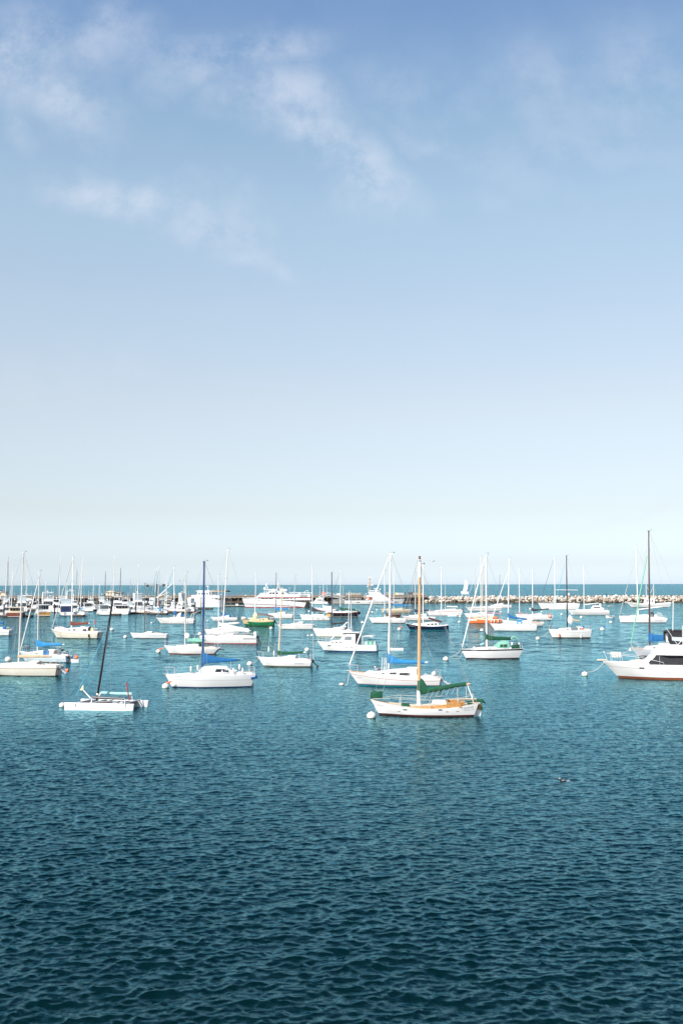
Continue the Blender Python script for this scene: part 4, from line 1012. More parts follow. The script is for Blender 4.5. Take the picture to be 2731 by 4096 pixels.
# ---- sloop with maroon line
b = sailboat('sailboat', 'white sloop with bare boom and thin maroon line, left of the navy-masted sloop', (1110, 2497), (1254, 2499), (2515, 2515.5), yaw=6, br=.3, masts=[(1175, 2492, 1179.5, 2303, alug, .08)], boom=(1178, 2479, 1236, 2480, .05),
    cabin=(1140, 1212, 2495, 2488), wins=[(1190, 1206, .5, .78, rust)], stripe=(maroon, .05, .07), bottom=black, ob=.08, os=.03, life=False, motor=(motorb, 70), group=G)
float_line(b, 1112, 2497, 1100, 2500, .1)
# ---- grey drooping cover
b = sailboat('sailboat', 'white sloop with drooping charcoal sail cover and yellow horseshoe buoys', (1199, 2457), (1322, 2466), (2479, 2481), yaw=7, br=.28, masts=[(1249, 2456, 1248.5, 2260, alu, .10)], cover=(1249, 2425, 2447, 1303, 2444, 2447, charC, 2.5),
    cabin=(1222, 1296, 2457, 2456), wins=[(1240, 1246)], bottom=darkred, ob=.09, os=.03, fenders=3, group=G)
mb = MB(); x0, x1 = b.X(1277), b.X(1295); mb.box(x0, x1, -.5, .5, b.deckz(x0)+.4, b.deckz(x0)+.85, greenC, taper=(.1,)*4); mb.build('hatch_cover', b.root)
for px in (1313, 1320):
    mb = MB(); u, z = b.loc(px, 2461); mb.tube([(u-.16, -1.1, z-.35), (u-.18, -1.1, z+.15), (u, -1.1, z+.35), (u+.18, -1.1, z+.15), (u+.16, -1.1, z-.35)], .1, yellowp, 6); mb.build('horseshoe_buoy', b.root)
# ---- white sloop with reddish trim behind it
b = sailboat('sailboat', 'white sloop with red rail stripe, partly hidden behind the charcoal-covered sloop', (1256, 2429), (1346, 2438), (2447, 2448), yaw=20, masts=[(1293, 2430, 1293.5, 2316, alu, .09)], cover=(1293, 2420, 2430, 1326, 2424, 2428, whiteC, 9), cabin=(1275, 1330, 2430, 2428), stripe=(red, .12, .09), bottom=rust, sag=.3, group=G)
# ---- black sloop with green covers
b = sailboat('sailboat', 'black-hulled sloop with green covers over boom and stern', (1310, 2449), (1440, 2446), (2464.5, 2466), yaw=6, br=.3, hull=blackh, rail=woodm, masts=[(1360, 2441, 1362, 2284, alu, .09)], jib=(1312, 2440, 1358, 2290, greenC, .03), cover=(1359, 2423, 2440, 1421, 2435, 2440, greenC, 10),
    cabin=(1330, 1392, 2446, 2444), wins=[(1342, 1345), (1352, 1356), (1366, 1370)], stripe=(red, .12, .06), bottom=darkred, boot=cream, sag=.2, ob=.04, os=.10, life=False, group=G)
blob_cover(b, 1396, 1441, 2443, 2460, greenC, 'stern_cover', w=1.0, seed=12)
b = sailboat('sailboat', 'white boat with brown waterline overlapping the bow of the black-hulled sloop', (1256, 2452) if False else (1296, 2447), (1347, 2447), (2453, 2454), yaw=30, cabin=(1306, 1336, 2441, 2440), bottom=brownC, boot=brownC, life=False, pul=False, group=G)
# ---- navy mast with wrapped boom
b = sailboat('sailboat', 'white sloop with navy mast and black lashed boom cover, behind the white fishing cruiser', (1250, 2513), (1410, 2522), (2543.5, 2546), yaw=9, br=.31, masts=[(1328, 2508, 1326.5, 2291, navym, .10)], cover=(1328, 2482, 2500, 1385, 2488, 2493, blackC, 18, 2),
    cabin=(1300, 1384, 2512, 2505), wins=[(1340, 1362, .4, .7, greyglass)], bottom=tan, boot=tan, ob=.11, sag=.05, group=G)
dodger(b, 1355, 1385, 2504, charC)
float_line(b, 1253, 2518, 1247, 2538, .05)
# ---- wooden ketch with blue cover, bowsprit
b = sailboat('sailboat', 'old beige wooden sloop with bowsprit and lumpy blue sail cover, beyond the brown-tarped sloop', (1523, 2434), (1648, 2438), (2450, 2450.5), yaw=4, br=.28, hull=beigeh, rail=palewood, deck=palewood, cab=beigeh, masts=[(1574, 2432, 1575, 2271, alu, .10)], cover=(1573, 2411, 2425, 1640, 2419, 2424, brightblueC, 14, 3),
    cabin=(1545, 1610, 2434, 2432), bottom=scum, ob=.05, os=.09, sag=.3, group=G)
mb = MB(); u0, z0 = b.loc(1500, 2430); u1, z1 = b.loc(1530, 2433); mb.cyl((u0, 0, z0), (u1, 0, z1), .07, .12, brownm, n=7); mb.build('bowsprit', b.root)
# ---- brown tarp
b = sailboat('sailboat', 'white sloop with brown mesh tarpaulin over its cockpit and outboard at the stern', (1474, 2470), (1625, 2476), (2490.5, 2491.5), yaw=6, br=.28, masts=[(1538, 2466, 1537.5, 2269, alu, .09)], cabin=(1508, 1580, 2468, 2465), wins=[(1530, 1537, .4, .7, rust)], bottom=darkred, boot=black, ob=.1, os=.05, motor=(motorb, 60), sag=.05, life=False, group=G)
canopy(b, 1543, 1600, 2450, 2452, taupeC, w=1.1, sagc=.3, name='tarpaulin', legs=False); blob_cover(b, 1546, 1600, 2451, 2477, taupeC, 'boom_tarpaulin', w=.9, seed=15)
blob_cover(b, 1536, 1544, 2440, 2458, brightblueC, 'mast_cover', w=.25)
# ---- big white with red stripe and dinghy
b = sailboat('sailboat', 'white cruising ketch with red sheer stripe and stern awning, left of the orange boat', (1704, 2445), (1850, 2440), (2461, 2461), yaw=4, br=.28, masts=[(1764, 2437, 1764.5, 2268, alu, .11), (1780, 2437, 1780, 2319, alug, .07)], cabin=(1740, 1822, 2440, 2433), wins=[(1770, 1780), (1786, 1796)], stripe=(red, .10, .12), bottom=red, ob=.08, os=.05, sag=.1, group=G)
canopy(b, 1785, 1828, 2423, 2424, white, w=1.3, sagc=0, name='awning')
outboard(b.root, b.L/2+.1, 0, 1.4, 1.3)
# ---- white with dark stripe
b = sailboat('sailboat', 'long white sloop with thin dark stripe near the breakwater, above the orange boat', (1861, 2428), (2006, 2431), (2442, 2443), yaw=5, br=.26, masts=[(1899, 2420, 1899, 2279, alug, .10)], jib=(1862, 2420, 1921, 2232, alu, .03), cabin=(1890, 1975, 2426, 2424), wins=[(1935, 1960)], stripe=(darkred, .18, .12), bottom=darkred, ob=.1, os=.06, group=G)
b = sailboat('sailboat', 'white sloop with thin dark mast closest to breakwater, right of the long striped sloop', (1958, 2419), (2045, 2421), (2430, 2430.5), yaw=6, masts=[(1997, 2414, 1997.5, 2301, navym, .07)], cabin=(1975, 2010, 2416, 2413), bottom=darkred, stripe=(greyb, .2, .06), group=G)
b = sailboat('sailboat', 'white sloop with twin-height mast immediately behind the orange boat', (1855, 2453), (1975, 2458), (2469, 2470), yaw=6, masts=[(1922, 2448, 1921.5, 2228, alu, .09)], cabin=(1885, 1945, 2451, 2448), wins=[(1910, 1920)], ob=.1, group=G)
mb = MB(); x0, z0 = b.loc(1946, 2449); x1, z1 = b.loc(2003, 2456); mb.tube([(x0, 0, z0), (x1, 0, z1)], .09, pink, 6); mb.build('boom', b.root)
b = sailboat('sailboat', 'bright orange sloop with wooden mast and clutter along its deck', (1869, 2469), (2006, 2477), (2490.5, 2491.5), yaw=6, br=.28, hull=orangeh, rail=white, masts=[(1926, 2466, 1930.5, 2272, tanm, .09)], cabin=(1900, 1965, 2470, 2467), cab=palewood, wins=[(1935, 1945)], bottom=rust, ob=.05, os=.03, sag=.3, life=False, group=G)
hull_patch(b.root, 'bow_flash', b.h, -b.L/2+.5, -b.L/2+2.1, b.h.hb-.75, b.h.hb-.45, white)
blob_cover(b, 1965, 1992, 2466, 2476, orangeh, 'orange_tarpaulin', w=.9); blob_cover(b, 1890, 1916, 2465, 2473, palewood, 'plank_pile', w=.4)
for px in (1975, 1990): 
    mb = MB(); u, z = b.loc(px, 2480); mb.tube([(u, -b.B*.5, z+.3), (u, -b.B*.52, z-.4)], .12, fender, 7); mb.build('fender', b.root)
# ---- white/blue cover
b = sailboat('sailboat', 'white sloop with blue sail cover and blue hood, between black-striped and black-masted sloops', (1958, 2494), (2145, 2500), (2521, 2523), yaw=7, br=.29, masts=[(2030, 2488, 2035.6, 2234, alu, .10)], jib=(1962, 2488, 2029, 2292, alu, .07), cover=(2031, 2447, 2472, 2107, 2474, 2479, blueC, 6),
    cabin=(2005, 2090, 2492, 2490), wins=[(2024, 2075, .4, .72, greyglass)], stripe=(greyb, .25, .035), bottom=black, boot=bootteal, ob=.12, os=.02, sag=.05, group=G)
dodger(b, 2060, 2086, 2478, brightblueC); dodger(b, 2112, 2122, 2490, white, win=blueC, name='stern_locker')
# ---- white behind
b = sailboat('sailboat', 'white sloop with orange cockpit cushions half hidden behind the blue-covered sloop', (2006, 2480), (2174, 2490), (2501.5, 2502.5), yaw=7, br=.3, cabin=(2070, 2125, 2483, 2478), bottom=black, ob=.08, os=.06, masts=[(2128, 2480, 2128.5, 2277, alu, .09)], cover=(2128, 2428, 2446, 2193, 2433, 2437, blackC, 8), life=False, group=G)
mb = MB(); mb.box(b.X(2120), b.X(2160), -1.0, 1.0, b.deckz(b.X(2130)), b.deckz(b.X(2130))+.22, teak); mb.build('cockpit_seat', b.root)
b = sailboat('sailboat', 'white sloop with faded mauve sail cover and life ring on its stern rail', (2060, 2457), (2211, 2462), (2478, 2479), yaw=7, br=.29, masts=[(2075, 2452, 2074.5, 2275, alu, .09)] if False else [(2076, 2455, 2074.5, 2275, alu, .09)], cover=(2074, 2443, 2465, 2155, 2458, 2465, mauveC, 8),
    boom=None, cabin=(2090, 2165, 2458, 2453), wins=[(2110, 2118)], bottom=black, boot=black, ob=.08, os=.05, sag=.15, group=G)
mb = MB(); u, z = b.loc(2196, 2462); mb.tube([(u+.35*math.cos(a), -1.2, z+.35*math.sin(a)) for a in [2*math.pi*k/10 for k in range(11)]], .1, orange, 6); mb.build('life_ring', b.root)
# ---- far right row
b = sailboat('sailboat', 'long low white sloop with dark furled jib, moored against the breakwater', (2151, 2413), (2316, 2416), (2437, 2437.5), yaw=5, br=.25, masts=[(2218, 2410, 2216.5, 2229, alu, .13)], jib=(2166, 2386, 2211, 2240, navym, .045), boom=(2150, 2409, 2225, 2408, .05), cabin=(2200, 2270, 2414, 2412), bottom=black, ob=.09, os=.05, sag=.05, group=G)
b = sailboat('sailboat', 'white pilothouse catamaran with blue-lashed boom, dark window band', (2271, 2441), (2432, 2443), (2458, 2459), yaw=8, br=.4, masts=[(2334, 2434, 2332.5, 2262, alu, .10)], cover=(2334, 2417, 2421, 2390, 2411, 2414, whiteC, 1, 2), cabin=(2300, 2400, 2438, 2436), wins=[(2354, 2390, .35, .65)], ob=.08, os=.0, sw=.95, sag=0, cat='catamaran', life=False, rudder=False, group=G)
x0 = b.X(2370); z = b.deckz(x0)+.4; D = House([(x0-.6, 1.0, .5, z, .2), (x0, 1.1, .9, z, 1.1), (x0+2, 1.1, .9, z, 1.1), (x0+3.0, 1.1, 1.0, z, .3)]); D.build('pilothouse', b.root, white); D.window(b.root, x0+.1, x0+2.0, .45, .8, dark)
mb = MB(); u, z = b.loc(2399, 2418)
for s in (-1, 1): mb.cyl((u, s*1.2, b.deckz(u)), (u, s*1.2, z+.3), .16, m=white, n=8)
mb.build('gantry', b.root)
# thin brown mast daysailer and blue-jib sloop on the left
b = sailboat('sailboat', 'small white daysailer with thin dark mast and bare boom, left of the blue-masted sloop', (522, 2531), (672, 2536), (2550, 2551.5), yaw=7, br=.28, masts=[(579, 2526, 580.7, 2335, brownm, .055)], boom=(583, 2513, 652, 2510, .035), boomc=brownm, cabin=(556, 610, 2532, 2527), wins=[(585, 598, .4, .6, rust)], stripe=(bluep, .16, .04), bottom=black, ob=.08, os=.02, life=False, pul=False, group=G)
b = sailboat('sailboat', 'white sloop with blue forestay, white hood and blue covers, before the marina', (626, 2471), (781, 2478), (2492, 2494), yaw=10, br=.3, masts=[(698, 2468, 696.5, 2269, alu, .10)], jib=(633, 2460, 694, 2276, tealline, .05), cabin=(652, 745, 2470, 2467), bottom=darkred, wins=[(712, 730)], stripe=(greyb, .3, .04), ob=.12, os=.02, sag=.05, group=G)
dodger(b, 706, 728, 2450, whiteC); blob_cover(b, 695, 706, 2443, 2462, blueC, 'sail_bag', w=.3); canopy(b, 726, 742, 2456, 2460, blueC, w=.9)
mb = MB(); x = b.X(765)
for s in (-.9, .9): mb.tube([(x, s, b.deckz(x)), (x+.5, s, b.deckz(x)+1.4), (x+1.1, s, b.deckz(x)+1.7)], .07, steel, 6)
mb.build('stern_arch', b.root)
float_line(b, 627, 2473, 610, 2489, .1)
# ================================================================= motor boats and big vessels
def rails(b, name, t0, t1, hgt, n, m=steel, side=(-1, 1), dz=0.0, r=.016, mid=True):
    mb = MB(); h = b.h
    for s in side:
        tp = []
        for k in range(n+1):
            t = t0+(t1-t0)*k/n; x, y, z = h.pt(t, 1, s); y -= s*.07; z += dz
            mb.cyl((x, y, z), (x, y, z+hgt), r, m=m, n=5); tp.append((x, y, z+hgt))
        mb.tube(tp, r, m, 5)
        if mid: mb.tube([(x, y, z-hgt*.5) for x, y, z in tp], r*.8, m, 4)
    return mb.build(name, b.root)
def box_house(b, name, px0, px1, ytop, zb, w0, w1, rf, ra, m, roof=None, over=0.0, crown=1.0):
    """deckhouse between two pixel columns, top at ytop; rf / ra = how far the front and back faces lean in"""
    u0, zt = b.loc(px0, ytop); u1, _ = b.loc(px1, ytop); hh = zt-zb
    H = House([(u0, w0, w0*.9, zb, .05), (u0+rf+.02, w0, w0*.9, zb, hh*.98), ((u0+u1)/2, (w0+w1)/2, (w0+w1)/2*.92, zb, hh), (u1-ra-.02, w1, w1*.92, zb, hh*.99), (u1, w1, w1*.9, zb, .05 if ra > .1 else hh*.97)])
    o = H.build(name, b.root, m); H.obj = o
    if over:
        mb = MB(); mb.box(u0+rf-over, u1-ra+over*.6, -w0*.95-.05, w0*.95+.05, zt-.02, zt+.09, m, taper=(.1, .1, .1, .1)); mb.build('roof', o)
    H.u0, H.u1, H.zt = u0, u1, zt
    return H
def row_windows(b, H, px0, px1, n, f0, f1, m=dark, gap=.25, slant=0.0, sides=(-1, 1)):
    x0, x1 = b.X(px0), b.X(px1); w = (x1-x0)/n
    for k in range(n): H.window(H.obj, x0+w*k+w*gap/2, x0+w*(k+1)-w*gap/2, f0, f1, m, slant=slant, sides=sides)

# ---- motor yacht at the right edge
b = place('motor_yacht', 'large white motor yacht with black canvas flybridge, cut by the right edge', 'motor yacht', (2409, 2645), (2905, 2672), (2702, 2726), yaw=9, br=.32, sag=-.05, ob=.13, os=-.01, sw=.9, flare=.12, fine=.65)
make_hull(b.root, b.h, white, rust, boot=black, stripe=(greyb, .42, .03), bootz=.17)
r = b.root; h = b.h
mb = MB(); vs = []
for k in range(21): x = -h.L*.42+h.L*.88*k/20; vs += [h.side(x, .40, -1, .01), h.side(x, .47, -1, .01)]
mb.add(vs, [(2*i, 2*i+2, 2*i+3, 2*i+1) for i in range(20)], white); mb.build('boot_stripe', r)
zd = b.deckz(b.X(2560))
u0 = b.X(2490)
Hd = House([(u0, .5, .4, zd-.05, .05), (b.X(2530), 1.0, .85, zd-.05, .38), (b.X(2575), 1.3, 1.05, zd-.05, .42), (b.X(2640), 1.35, 1.1, zd-.1, .40)]); Hd.build('foredeck_trunk', r, white)
z1 = zd-.02
u0, zt = b.loc(2570, 2613); u1 = b.X(2870)
Hc = House([(b.X(2565), .9, .8, z1, .04), (b.X(2612), 1.5, 1.3, z1, zt-z1+.05), (b.X(2700), 1.65, 1.45, z1, zt-z1+.05), (u1, 1.6, 1.5, z1, zt-z1)]); Hc.build('saloon', r, white)
for a, c in ((2570, 2628), (2629, 2742), (2743, 2860)): Hc.window(r, b.X(a), b.X(c), .06, .97, blackC, name='window_cover')
_, z2 = b.loc(2600, 2613); _, z3 = b.loc(2650, 2600)
mb = MB(); rg = []
for x, w_, zz0, zz1 in ((b.X(2603), .5, z2+.02, z2+.10), (b.X(2612), 1.4, z2-.04, z2+.16), (b.X(2660), 1.85, z2-.05, z2+.18), (b.X(2900), 1.9, z2-.06, z2+.16)):
    rg.append([(x, -w_, zz0), (x, -w_, zz1), (x, 0, zz1+.05), (x, w_, zz1), (x, w_, zz0), (x, 0, zz0)])
mb.loft(rg, white); mb.build('flybridge_deck', r)
_, z4 = b.loc(2660, 2572)
mb = MB(); rg = []
for x, w_, zz in ((b.X(2618), 1.0, z2+.2), (b.X(2645), 1.4, z4-.05), (b.X(2700), 1.5, z4), (b.X(2722), 1.5, z4-.02), (b.X(2735), 1.5, z2+.2)):
    rg.append([(x, -w_, z2+.12), (x, -w_*.92, zz-.08), (x, -w_*.8, zz), (x, w_*.8, zz), (x, w_*.92, zz-.08), (x, w_, z2+.12)])
mb.loft(rg, white); mb.build('flybridge_coaming', r)
# flybridge enclosure: black canvas frame with clear panels
ua, za = b.loc(2660, 2518); ub, zb = b.loc(2662, 2572)
mb = MB(); top = []
for x, zz in ((ua, za-.15), (ua+.35, za+.03), (ua+2.2, za-.02), (ua+4.2, za-.2)): top.append([(x, w_, zz-abs(w_)*.06) for w_ in (-1.35, -.6, 0, .6, 1.35)]+[(x, w_, zz-.06-abs(w_)*.06) for w_ in (1.35, .6, 0, -.6, -1.35)])
mb.loft(top, blackC)
for s in (-1, 1):
    y = s*1.36
    mb.add([(ua, y, za-.15), (ua+4.2, y, za-.25), (ua+4.2, y, za-.75), (ua+.25, y, za-.62)], [(0, 1, 2, 3)], blackC)
    mb.add([(ua, y, za-.15), (ua+.3, y, za-.5), (ua+.35, y, zb+.2), (ua-.02, y, zb+.35)], [(0, 1, 2, 3)], blackC)
    mb.add([(ua-.02, y, zb+.35), (ua+4.4, y, zb-.05), (ua+4.4, y, zb-.3), (ua+.15, y, zb-.02)], [(0, 1, 2, 3)], blackC)
mb.build('bimini', r)
mb = MB()
for s in (-1, 1): mb.box(ua+.2, ua+4.2, s*1.33-.01, s*1.33+.01, zb, za-.4, paleglass)
mb.build('clear_panel', r)
mb = MB(); mb.cyl((b.X(2684), -.9, z2), (b.loc(2684, 2402)[0], -.9, b.loc(2684, 2402)[1]), .05, .03, alu, n=6); mb.build('whip_aerial', r)
mb = MB(); mb.cyl(b.loc(2718, 2580)[:1]+(-1.45, b.loc(2718, 2580)[1]), b.loc(2716, 2500)[:1]+(-1.45, b.loc(2716, 2500)[1]), .03, m=alu, n=6); mb.build('whip_aerial', r)
mb = MB(); p0 = b.loc(2696, 2577); p1 = b.loc(2735, 2535); mb.cyl((p0[0], -1.5, p0[1]), (p1[0], -1.5, p1[1]), .03, m=alu, n=6); p0 = b.loc(2696, 2575); p1 = b.loc(2652, 2508); mb.cyl((p0[0], -1.5, p0[1]), (p1[0], -1.5, p1[1]), .02, m=alu, n=6); mb.build('outrigger', r)
# bow rail, pulpit plank, hung fenders, anchor
mb = MB(); ph = []
for px, py in ((2424, 2612), (2440, 2614), (2480, 2618), (2560, 2627), (2640, 2645)): u, z = b.loc(px, py); ph.append((u, z))
for s in (-1, 1):
    pts = [(u, s*max(.12, abs(h.side(u, h.zs(min(max(u/h.L+.5, 0), 1))*.98, 1)[1])*.92), z) for u, z in ph]
    mb.tube(pts, .025, steel, 6)
    for p in pts[1:]: mb.cyl(p, (p[0]+.1, p[1], b.deckz(p[0])), .02, m=steel, n=5)
mb.build('bow_rail', r)
mb = MB(); u, z = b.loc(2384, 2639); mb.box(u, b.X(2425), -.22, .22, z-.04, z+.05, palewood, taper=(.1, 0, .05, .05)); mb.build('bow_plank', r)
mb = MB(); u, z = b.loc(2414, 2610); mb.cyl((u, 0, z), (b.X(2432), 0, b.deckz(-h.L/2)), .03, m=steel, n=5); mb.ball((u, 0, z+.03), .1, .1, .06, white, 8, 5); mb.build('bow_light', r)
for k, px in enumerate((2444, 2453, 2463, 2474)):
    mb = MB(); u, z = b.loc(px, 2618); y = -.35-.06*k; mb.tube([(u-.03, y, z+.3), (u-.02, y, z+.24), (u+.06, y, z-.22), (u+.08, y, z-.3)], [.04, .12, .12, .03], fender, 9); mb.cyl((u-.03, y, z+.28), (u-.02, y, z+.38), .04, m=black, n=6); mb.build('fender', r)
hull_patch(r, 'porthole', h, b.X(2548), b.X(2567), b.loc(2550, 2667)[1]-.08, b.loc(2550, 2667)[1]+.06, dark, n=3)
hull_patch(r, 'vent', h, b.X(2651), b.X(2668), b.loc(2660, 2684)[1]-.07, b.loc(2660, 2684)[1]+.05, ltgrey, n=3)
mb = MB(); mb.box(b.X(2540), b.X(2564), -.4, .4, zd+.3, zd+.42, white, taper=(.08,)*4); mb.box(b.X(2541), b.X(2563), -.38, .38, zd+.40, zd+.43, palewood); mb.build('hatch', r)
float_line(b, 2412, 2652, 2348, 2688, .25)

# ---- white fishing cruiser in mid harbour
b = place('fishing_cruiser', 'white fishing cruiser with twin aerial poles, square wheelhouse and blue waterline', 'motor boat', (1268.6, 2565), (1509, 2579), (2601.5, 2606), yaw=10, br=.32, sag=.1, ob=.12, os=.0, sw=.9, flare=.15)
make_hull(b.root, b.h, white, bootblue, boot=bootteal, stripe=(red, .12, .02), bootz=.1, deck=deckw); r = b.root; h = b.h
zd = b.deckz(0)
Ht = box_house(b, 'forward_trunk', 1312, 1372, 2560, b.deckz(b.X(1340))-.05, 1.05, 1.2, .6, 0, white); row_windows(b, Ht, 1326, 1376, 3, .45, .78, darkred, gap=.45)
Hw = box_house(b, 'wheelhouse', 1355, 1437, 2531, zd-.05, 1.15, 1.25, .75, 0, white, over=.12)
Hw.window(Hw.obj, b.X(1378), b.X(1398), .50, .86, greyglass, slant=.3); Hw.window(Hw.obj, b.X(1400), b.X(1411), .50, .86, greyglass)
mb = MB(); x = b.X(1437); mb.box(x-.35, x+.02, -1.27, 1.27, zd+.1, Hw.zt-.12, blackC); mb.build('canvas_curtain', r)
mb = MB(); mb.box(b.X(1352), b.X(1441), -1.35, 1.35, Hw.zt+.06, Hw.zt+.13, white, taper=(.15, .1, .1, .1)); mb.build('roof', r)
for px, k in ((1397, -.5), (1403, .5)):
    mb = MB(); u, z = b.loc(px, 2367); mb.tube([(b.X(px-1), k, Hw.zt), (u, k*.3, z)], [.055, .04], alu, 6); mb.build('aerial_pole', r)
mb = MB(); u, z = b.loc(1400, 2452)
for q in (0, 1.5, 3.0): mb.cyl((u-.1, -.35, z+q), (u+.15, .35, z+q), .02, m=alu, n=5)
mb.tube([(u, 0, b.loc(1400, 2370)[1]), (b.X(1320), 0, b.deckz(-2))], .01, wire, 4); mb.tube([(u, 0, b.loc(1400, 2380)[1]), (b.X(1475), 0, b.deckz(2))], .01, wire, 4); mb.tube([(u, 0, b.loc(1400, 2420)[1]), (b.X(1455), 0, b.deckz(2))], .01, wire, 4); mb.build('rigging', r)
mb = MB(); p0, p1 = b.loc(1330, 2556), b.loc(1390, 2488); mb.cyl((p0[0], -.9, p0[1]), (p1[0], -.6, p1[1]), .07, .06, alu, n=7); mb.build('boom', r)
mb = MB(); x = b.X(1454); _, zz = b.loc(1454, 2545)
for s in (-.9, .9): mb.tube([(x, s, b.deckz(x)), (x, s, zz), (x+1.0, s, zz+.1)], .05, alu, 6)
mb.cyl((x, -.9, zz), (x, .9, zz), .05, m=alu, n=6); mb.build('gantry', r)
mb = MB(); x, z = b.loc(1488, 2545); mb.box(x-.35, x+.2, -.2, .2, z-.15, z+.12, motorg); mb.cyl((x-.3, 0, z), (x+.4, 0, z+.1), .08, m=motorg, n=7); mb.build('winch', r)
for px, w_ in ((1467, .5), (1484, .45), (1500, .35)):
    mb = MB(); x = b.X(px); mb.box(x-w_*.5, x+w_*.5, -.7, .2, b.deckz(x), b.deckz(x)+.55, mat('crate_teal', (.35, .5, .47), .7, noise=.3) if px != 1484 else palegreenC); mb.build('crate', r)
for px in (1392, 1412): hull_patch(r, 'porthole', h, b.X(px)-.2, b.X(px)+.2, h.zs(.5)*.62, h.zs(.5)*.68, dark, n=2)
rails(b, 'bow_rail', .02, .4, .6, 6)

# ---- the racing catamaran, front left
P = on_water(400, 2836); b = place('beach_catamaran', 'white racing catamaran with black mast and teal rolled sail, front left', 'catamaran', (259, 2806), (537, 2816), (2834, 2838), yaw=5, br=.10, sag=-.0, ob=.0, os=.02, sw=.55, flare=.06, fine=.45)
bh = b.h; r = b.root
b2B = 2.3
def cat_hull(y0, dx, nm):
    hh = Hull(b.L, .42, .48, .42, -.02, .0, .01, .62, .05, .5); e = bpy.data.objects.new(nm, None); col.objects.link(e); e.parent = r; e.location = (dx, y0, 0)
    make_hull(e, hh, white, white, bootz=.02, deck=white, bul=.0); return hh
PXM = (on_water(537, 2838)-on_water(259, 2834)).length/278
far_dx = 27*PXM*1.02
hh = cat_hull(0, 0, 'near_hull'); cat_hull(b2B, far_dx-.12, 'far_hull')
hull_text(r, hh, 'TOMAHAWK', -b.L/2+.55, .36, .12, letterg)
mb = MB(); xa, xb = b.loc(305, 2800)[0], b.loc(500, 2805)[0]
mb.add([(xa, .22, .44), (xb, .22, .42), (xb+.35, b2B-.2, .42), (xa+.35, b2B-.2, .44), (xa, .22, .42), (xb, .22, .40), (xb+.35, b2B-.2, .40), (xa+.35, b2B-.2, .42)], [(0, 1, 2, 3), (7, 6, 5, 4), (0, 4, 5, 1), (3, 2, 6, 7)], charC); mb.build('trampoline', r)
for px in (305, 367, 503):
    mb = MB(); x = b.X(px); mb.cyl((x, -.12, .50), (x+.4, b2B+.1, .50), .05, m=alu, n=7); mb.cyl((x, -.2, .62 if px != 305 else .5), (x, -.2, .26), .035, m=alu, n=6); mb.build('crossbeam', r)
mb = MB(); u0, z0 = b.loc(388, 2801, 1.1); u1, z1 = b.loc(454, 2386, 1.1); n = 8
mb.tube([(u0+(u1-u0)*k/n, 1.1, z0-.02+(z1-z0)*k/n) for k in range(n+1)], [.085]*7+[.075, .06], blackm, 8); mb.cyl((u0+.05, 1.1, z0+.38), (u0+.09, 1.1, z0+.5), .11, m=alu, n=8); mb.build('mast', r)
mb = MB(); p0, p1 = b.loc(370, 2789, -.1), b.loc(502, 2795, -.1); mb.cyl((p0[0], -.1, p0[1]), (p1[0], -.1, p1[1]), .085, m=blackm, n=8); mb.build('boom', r)
for px, py in ((370, 2792), (503, 2797)):
    mb = MB(); x, z = b.loc(px, py, -.15); mb.cyl((x-.02, -.15, z), (x-.04, -.2, .32), .045, m=alu, n=6); mb.build('boom_prop', r)
mb = MB(); p0, p1 = b.loc(406, 2771, 1.9), b.loc(529, 2776, 1.9); mb.tube([(p0[0], 1.9, p0[1]), ((p0[0]+p1[0])/2, 1.9, (p0[1]+p1[1])/2-.02), (p1[0], 1.9, p1[1])], .11, tealC, 9); mb.build('rolled_sail', r)
mb = MB(); mb.tube([(p1[0]-.02, 1.9, p1[1]), (p1[0]+.02, 2.0, .45)], .035, alu, 6); mb.tube([(p0[0]-.05, 1.9, p0[1]), (p0[0]-.16, 1.6, .5)], .06, whiteC, 6); mb.build('sail_prop', r)
mb = MB(); p0, p1 = b.loc(506, 2728, .9), b.loc(518, 2802, .9); mb.tube([(p0[0], .9, p0[1]), (p1[0], .9, p1[1])], [.04, .05], red, 6); mb.build('tiller_pole', r)
mb = MB(); p0, p1 = b.loc(304, 2785, 1.1), b.loc(430, 2512, 1.1); mb.tube([(p0[0], 1.1, p0[1]), (p1[0], 1.1, p1[1])], .02, tealline, 5); mb.build('forestay', r)
mb = MB(); A = [b.loc(*p, 1.1) for p in ((334, 2738), (335, 2757), (326, 2762), (320, 2760))]
mb.add([(p[0], 1.1, p[1]) for p in A]+[(p[0], 1.13, p[1]) for p in A], [(0, 1, 2, 3), (7, 6, 5, 4)], yellowC); mb.build('pennant', r)
mb = MB(); p0, p1 = b.loc(333, 2759, .6), b.loc(364, 2793, .6); mb.cyl((p0[0], .6, p0[1]), (p1[0], .6, p1[1]), .04, .05, alu, n=6); mb.build('spinnaker_pole', r)
mb = MB(); x = b.X(395)
for k in range(6): mb.tube([(x+.3*math.cos(k), 1.0+.2*math.sin(2*k), .47), (x+.3*math.cos(k+1), .8, .52), (x+.5+.3*math.cos(k+2), 1.1, .47)], .02, rope, 5)
mb.box(b.X(445), b.X(462), .3, .8, .45, .53, white); mb.box(b.X(470), b.X(482), .5, .9, .45, .52, white); mb.build('deck_gear', r)
mb = MB(); _, zt = b.loc(454, 2386, 1.1)
mb.tube([(u0+.5, 0, .5), (u0+(u1-u0)*.8, 1.1, z0+(z1-z0)*.8)], .008, wire, 4); mb.tube([(u0+.7, b2B, .5), (u0+(u1-u0)*.8, 1.1, z0+(z1-z0)*.8)], .008, wire, 4); mb.build('rigging', r)

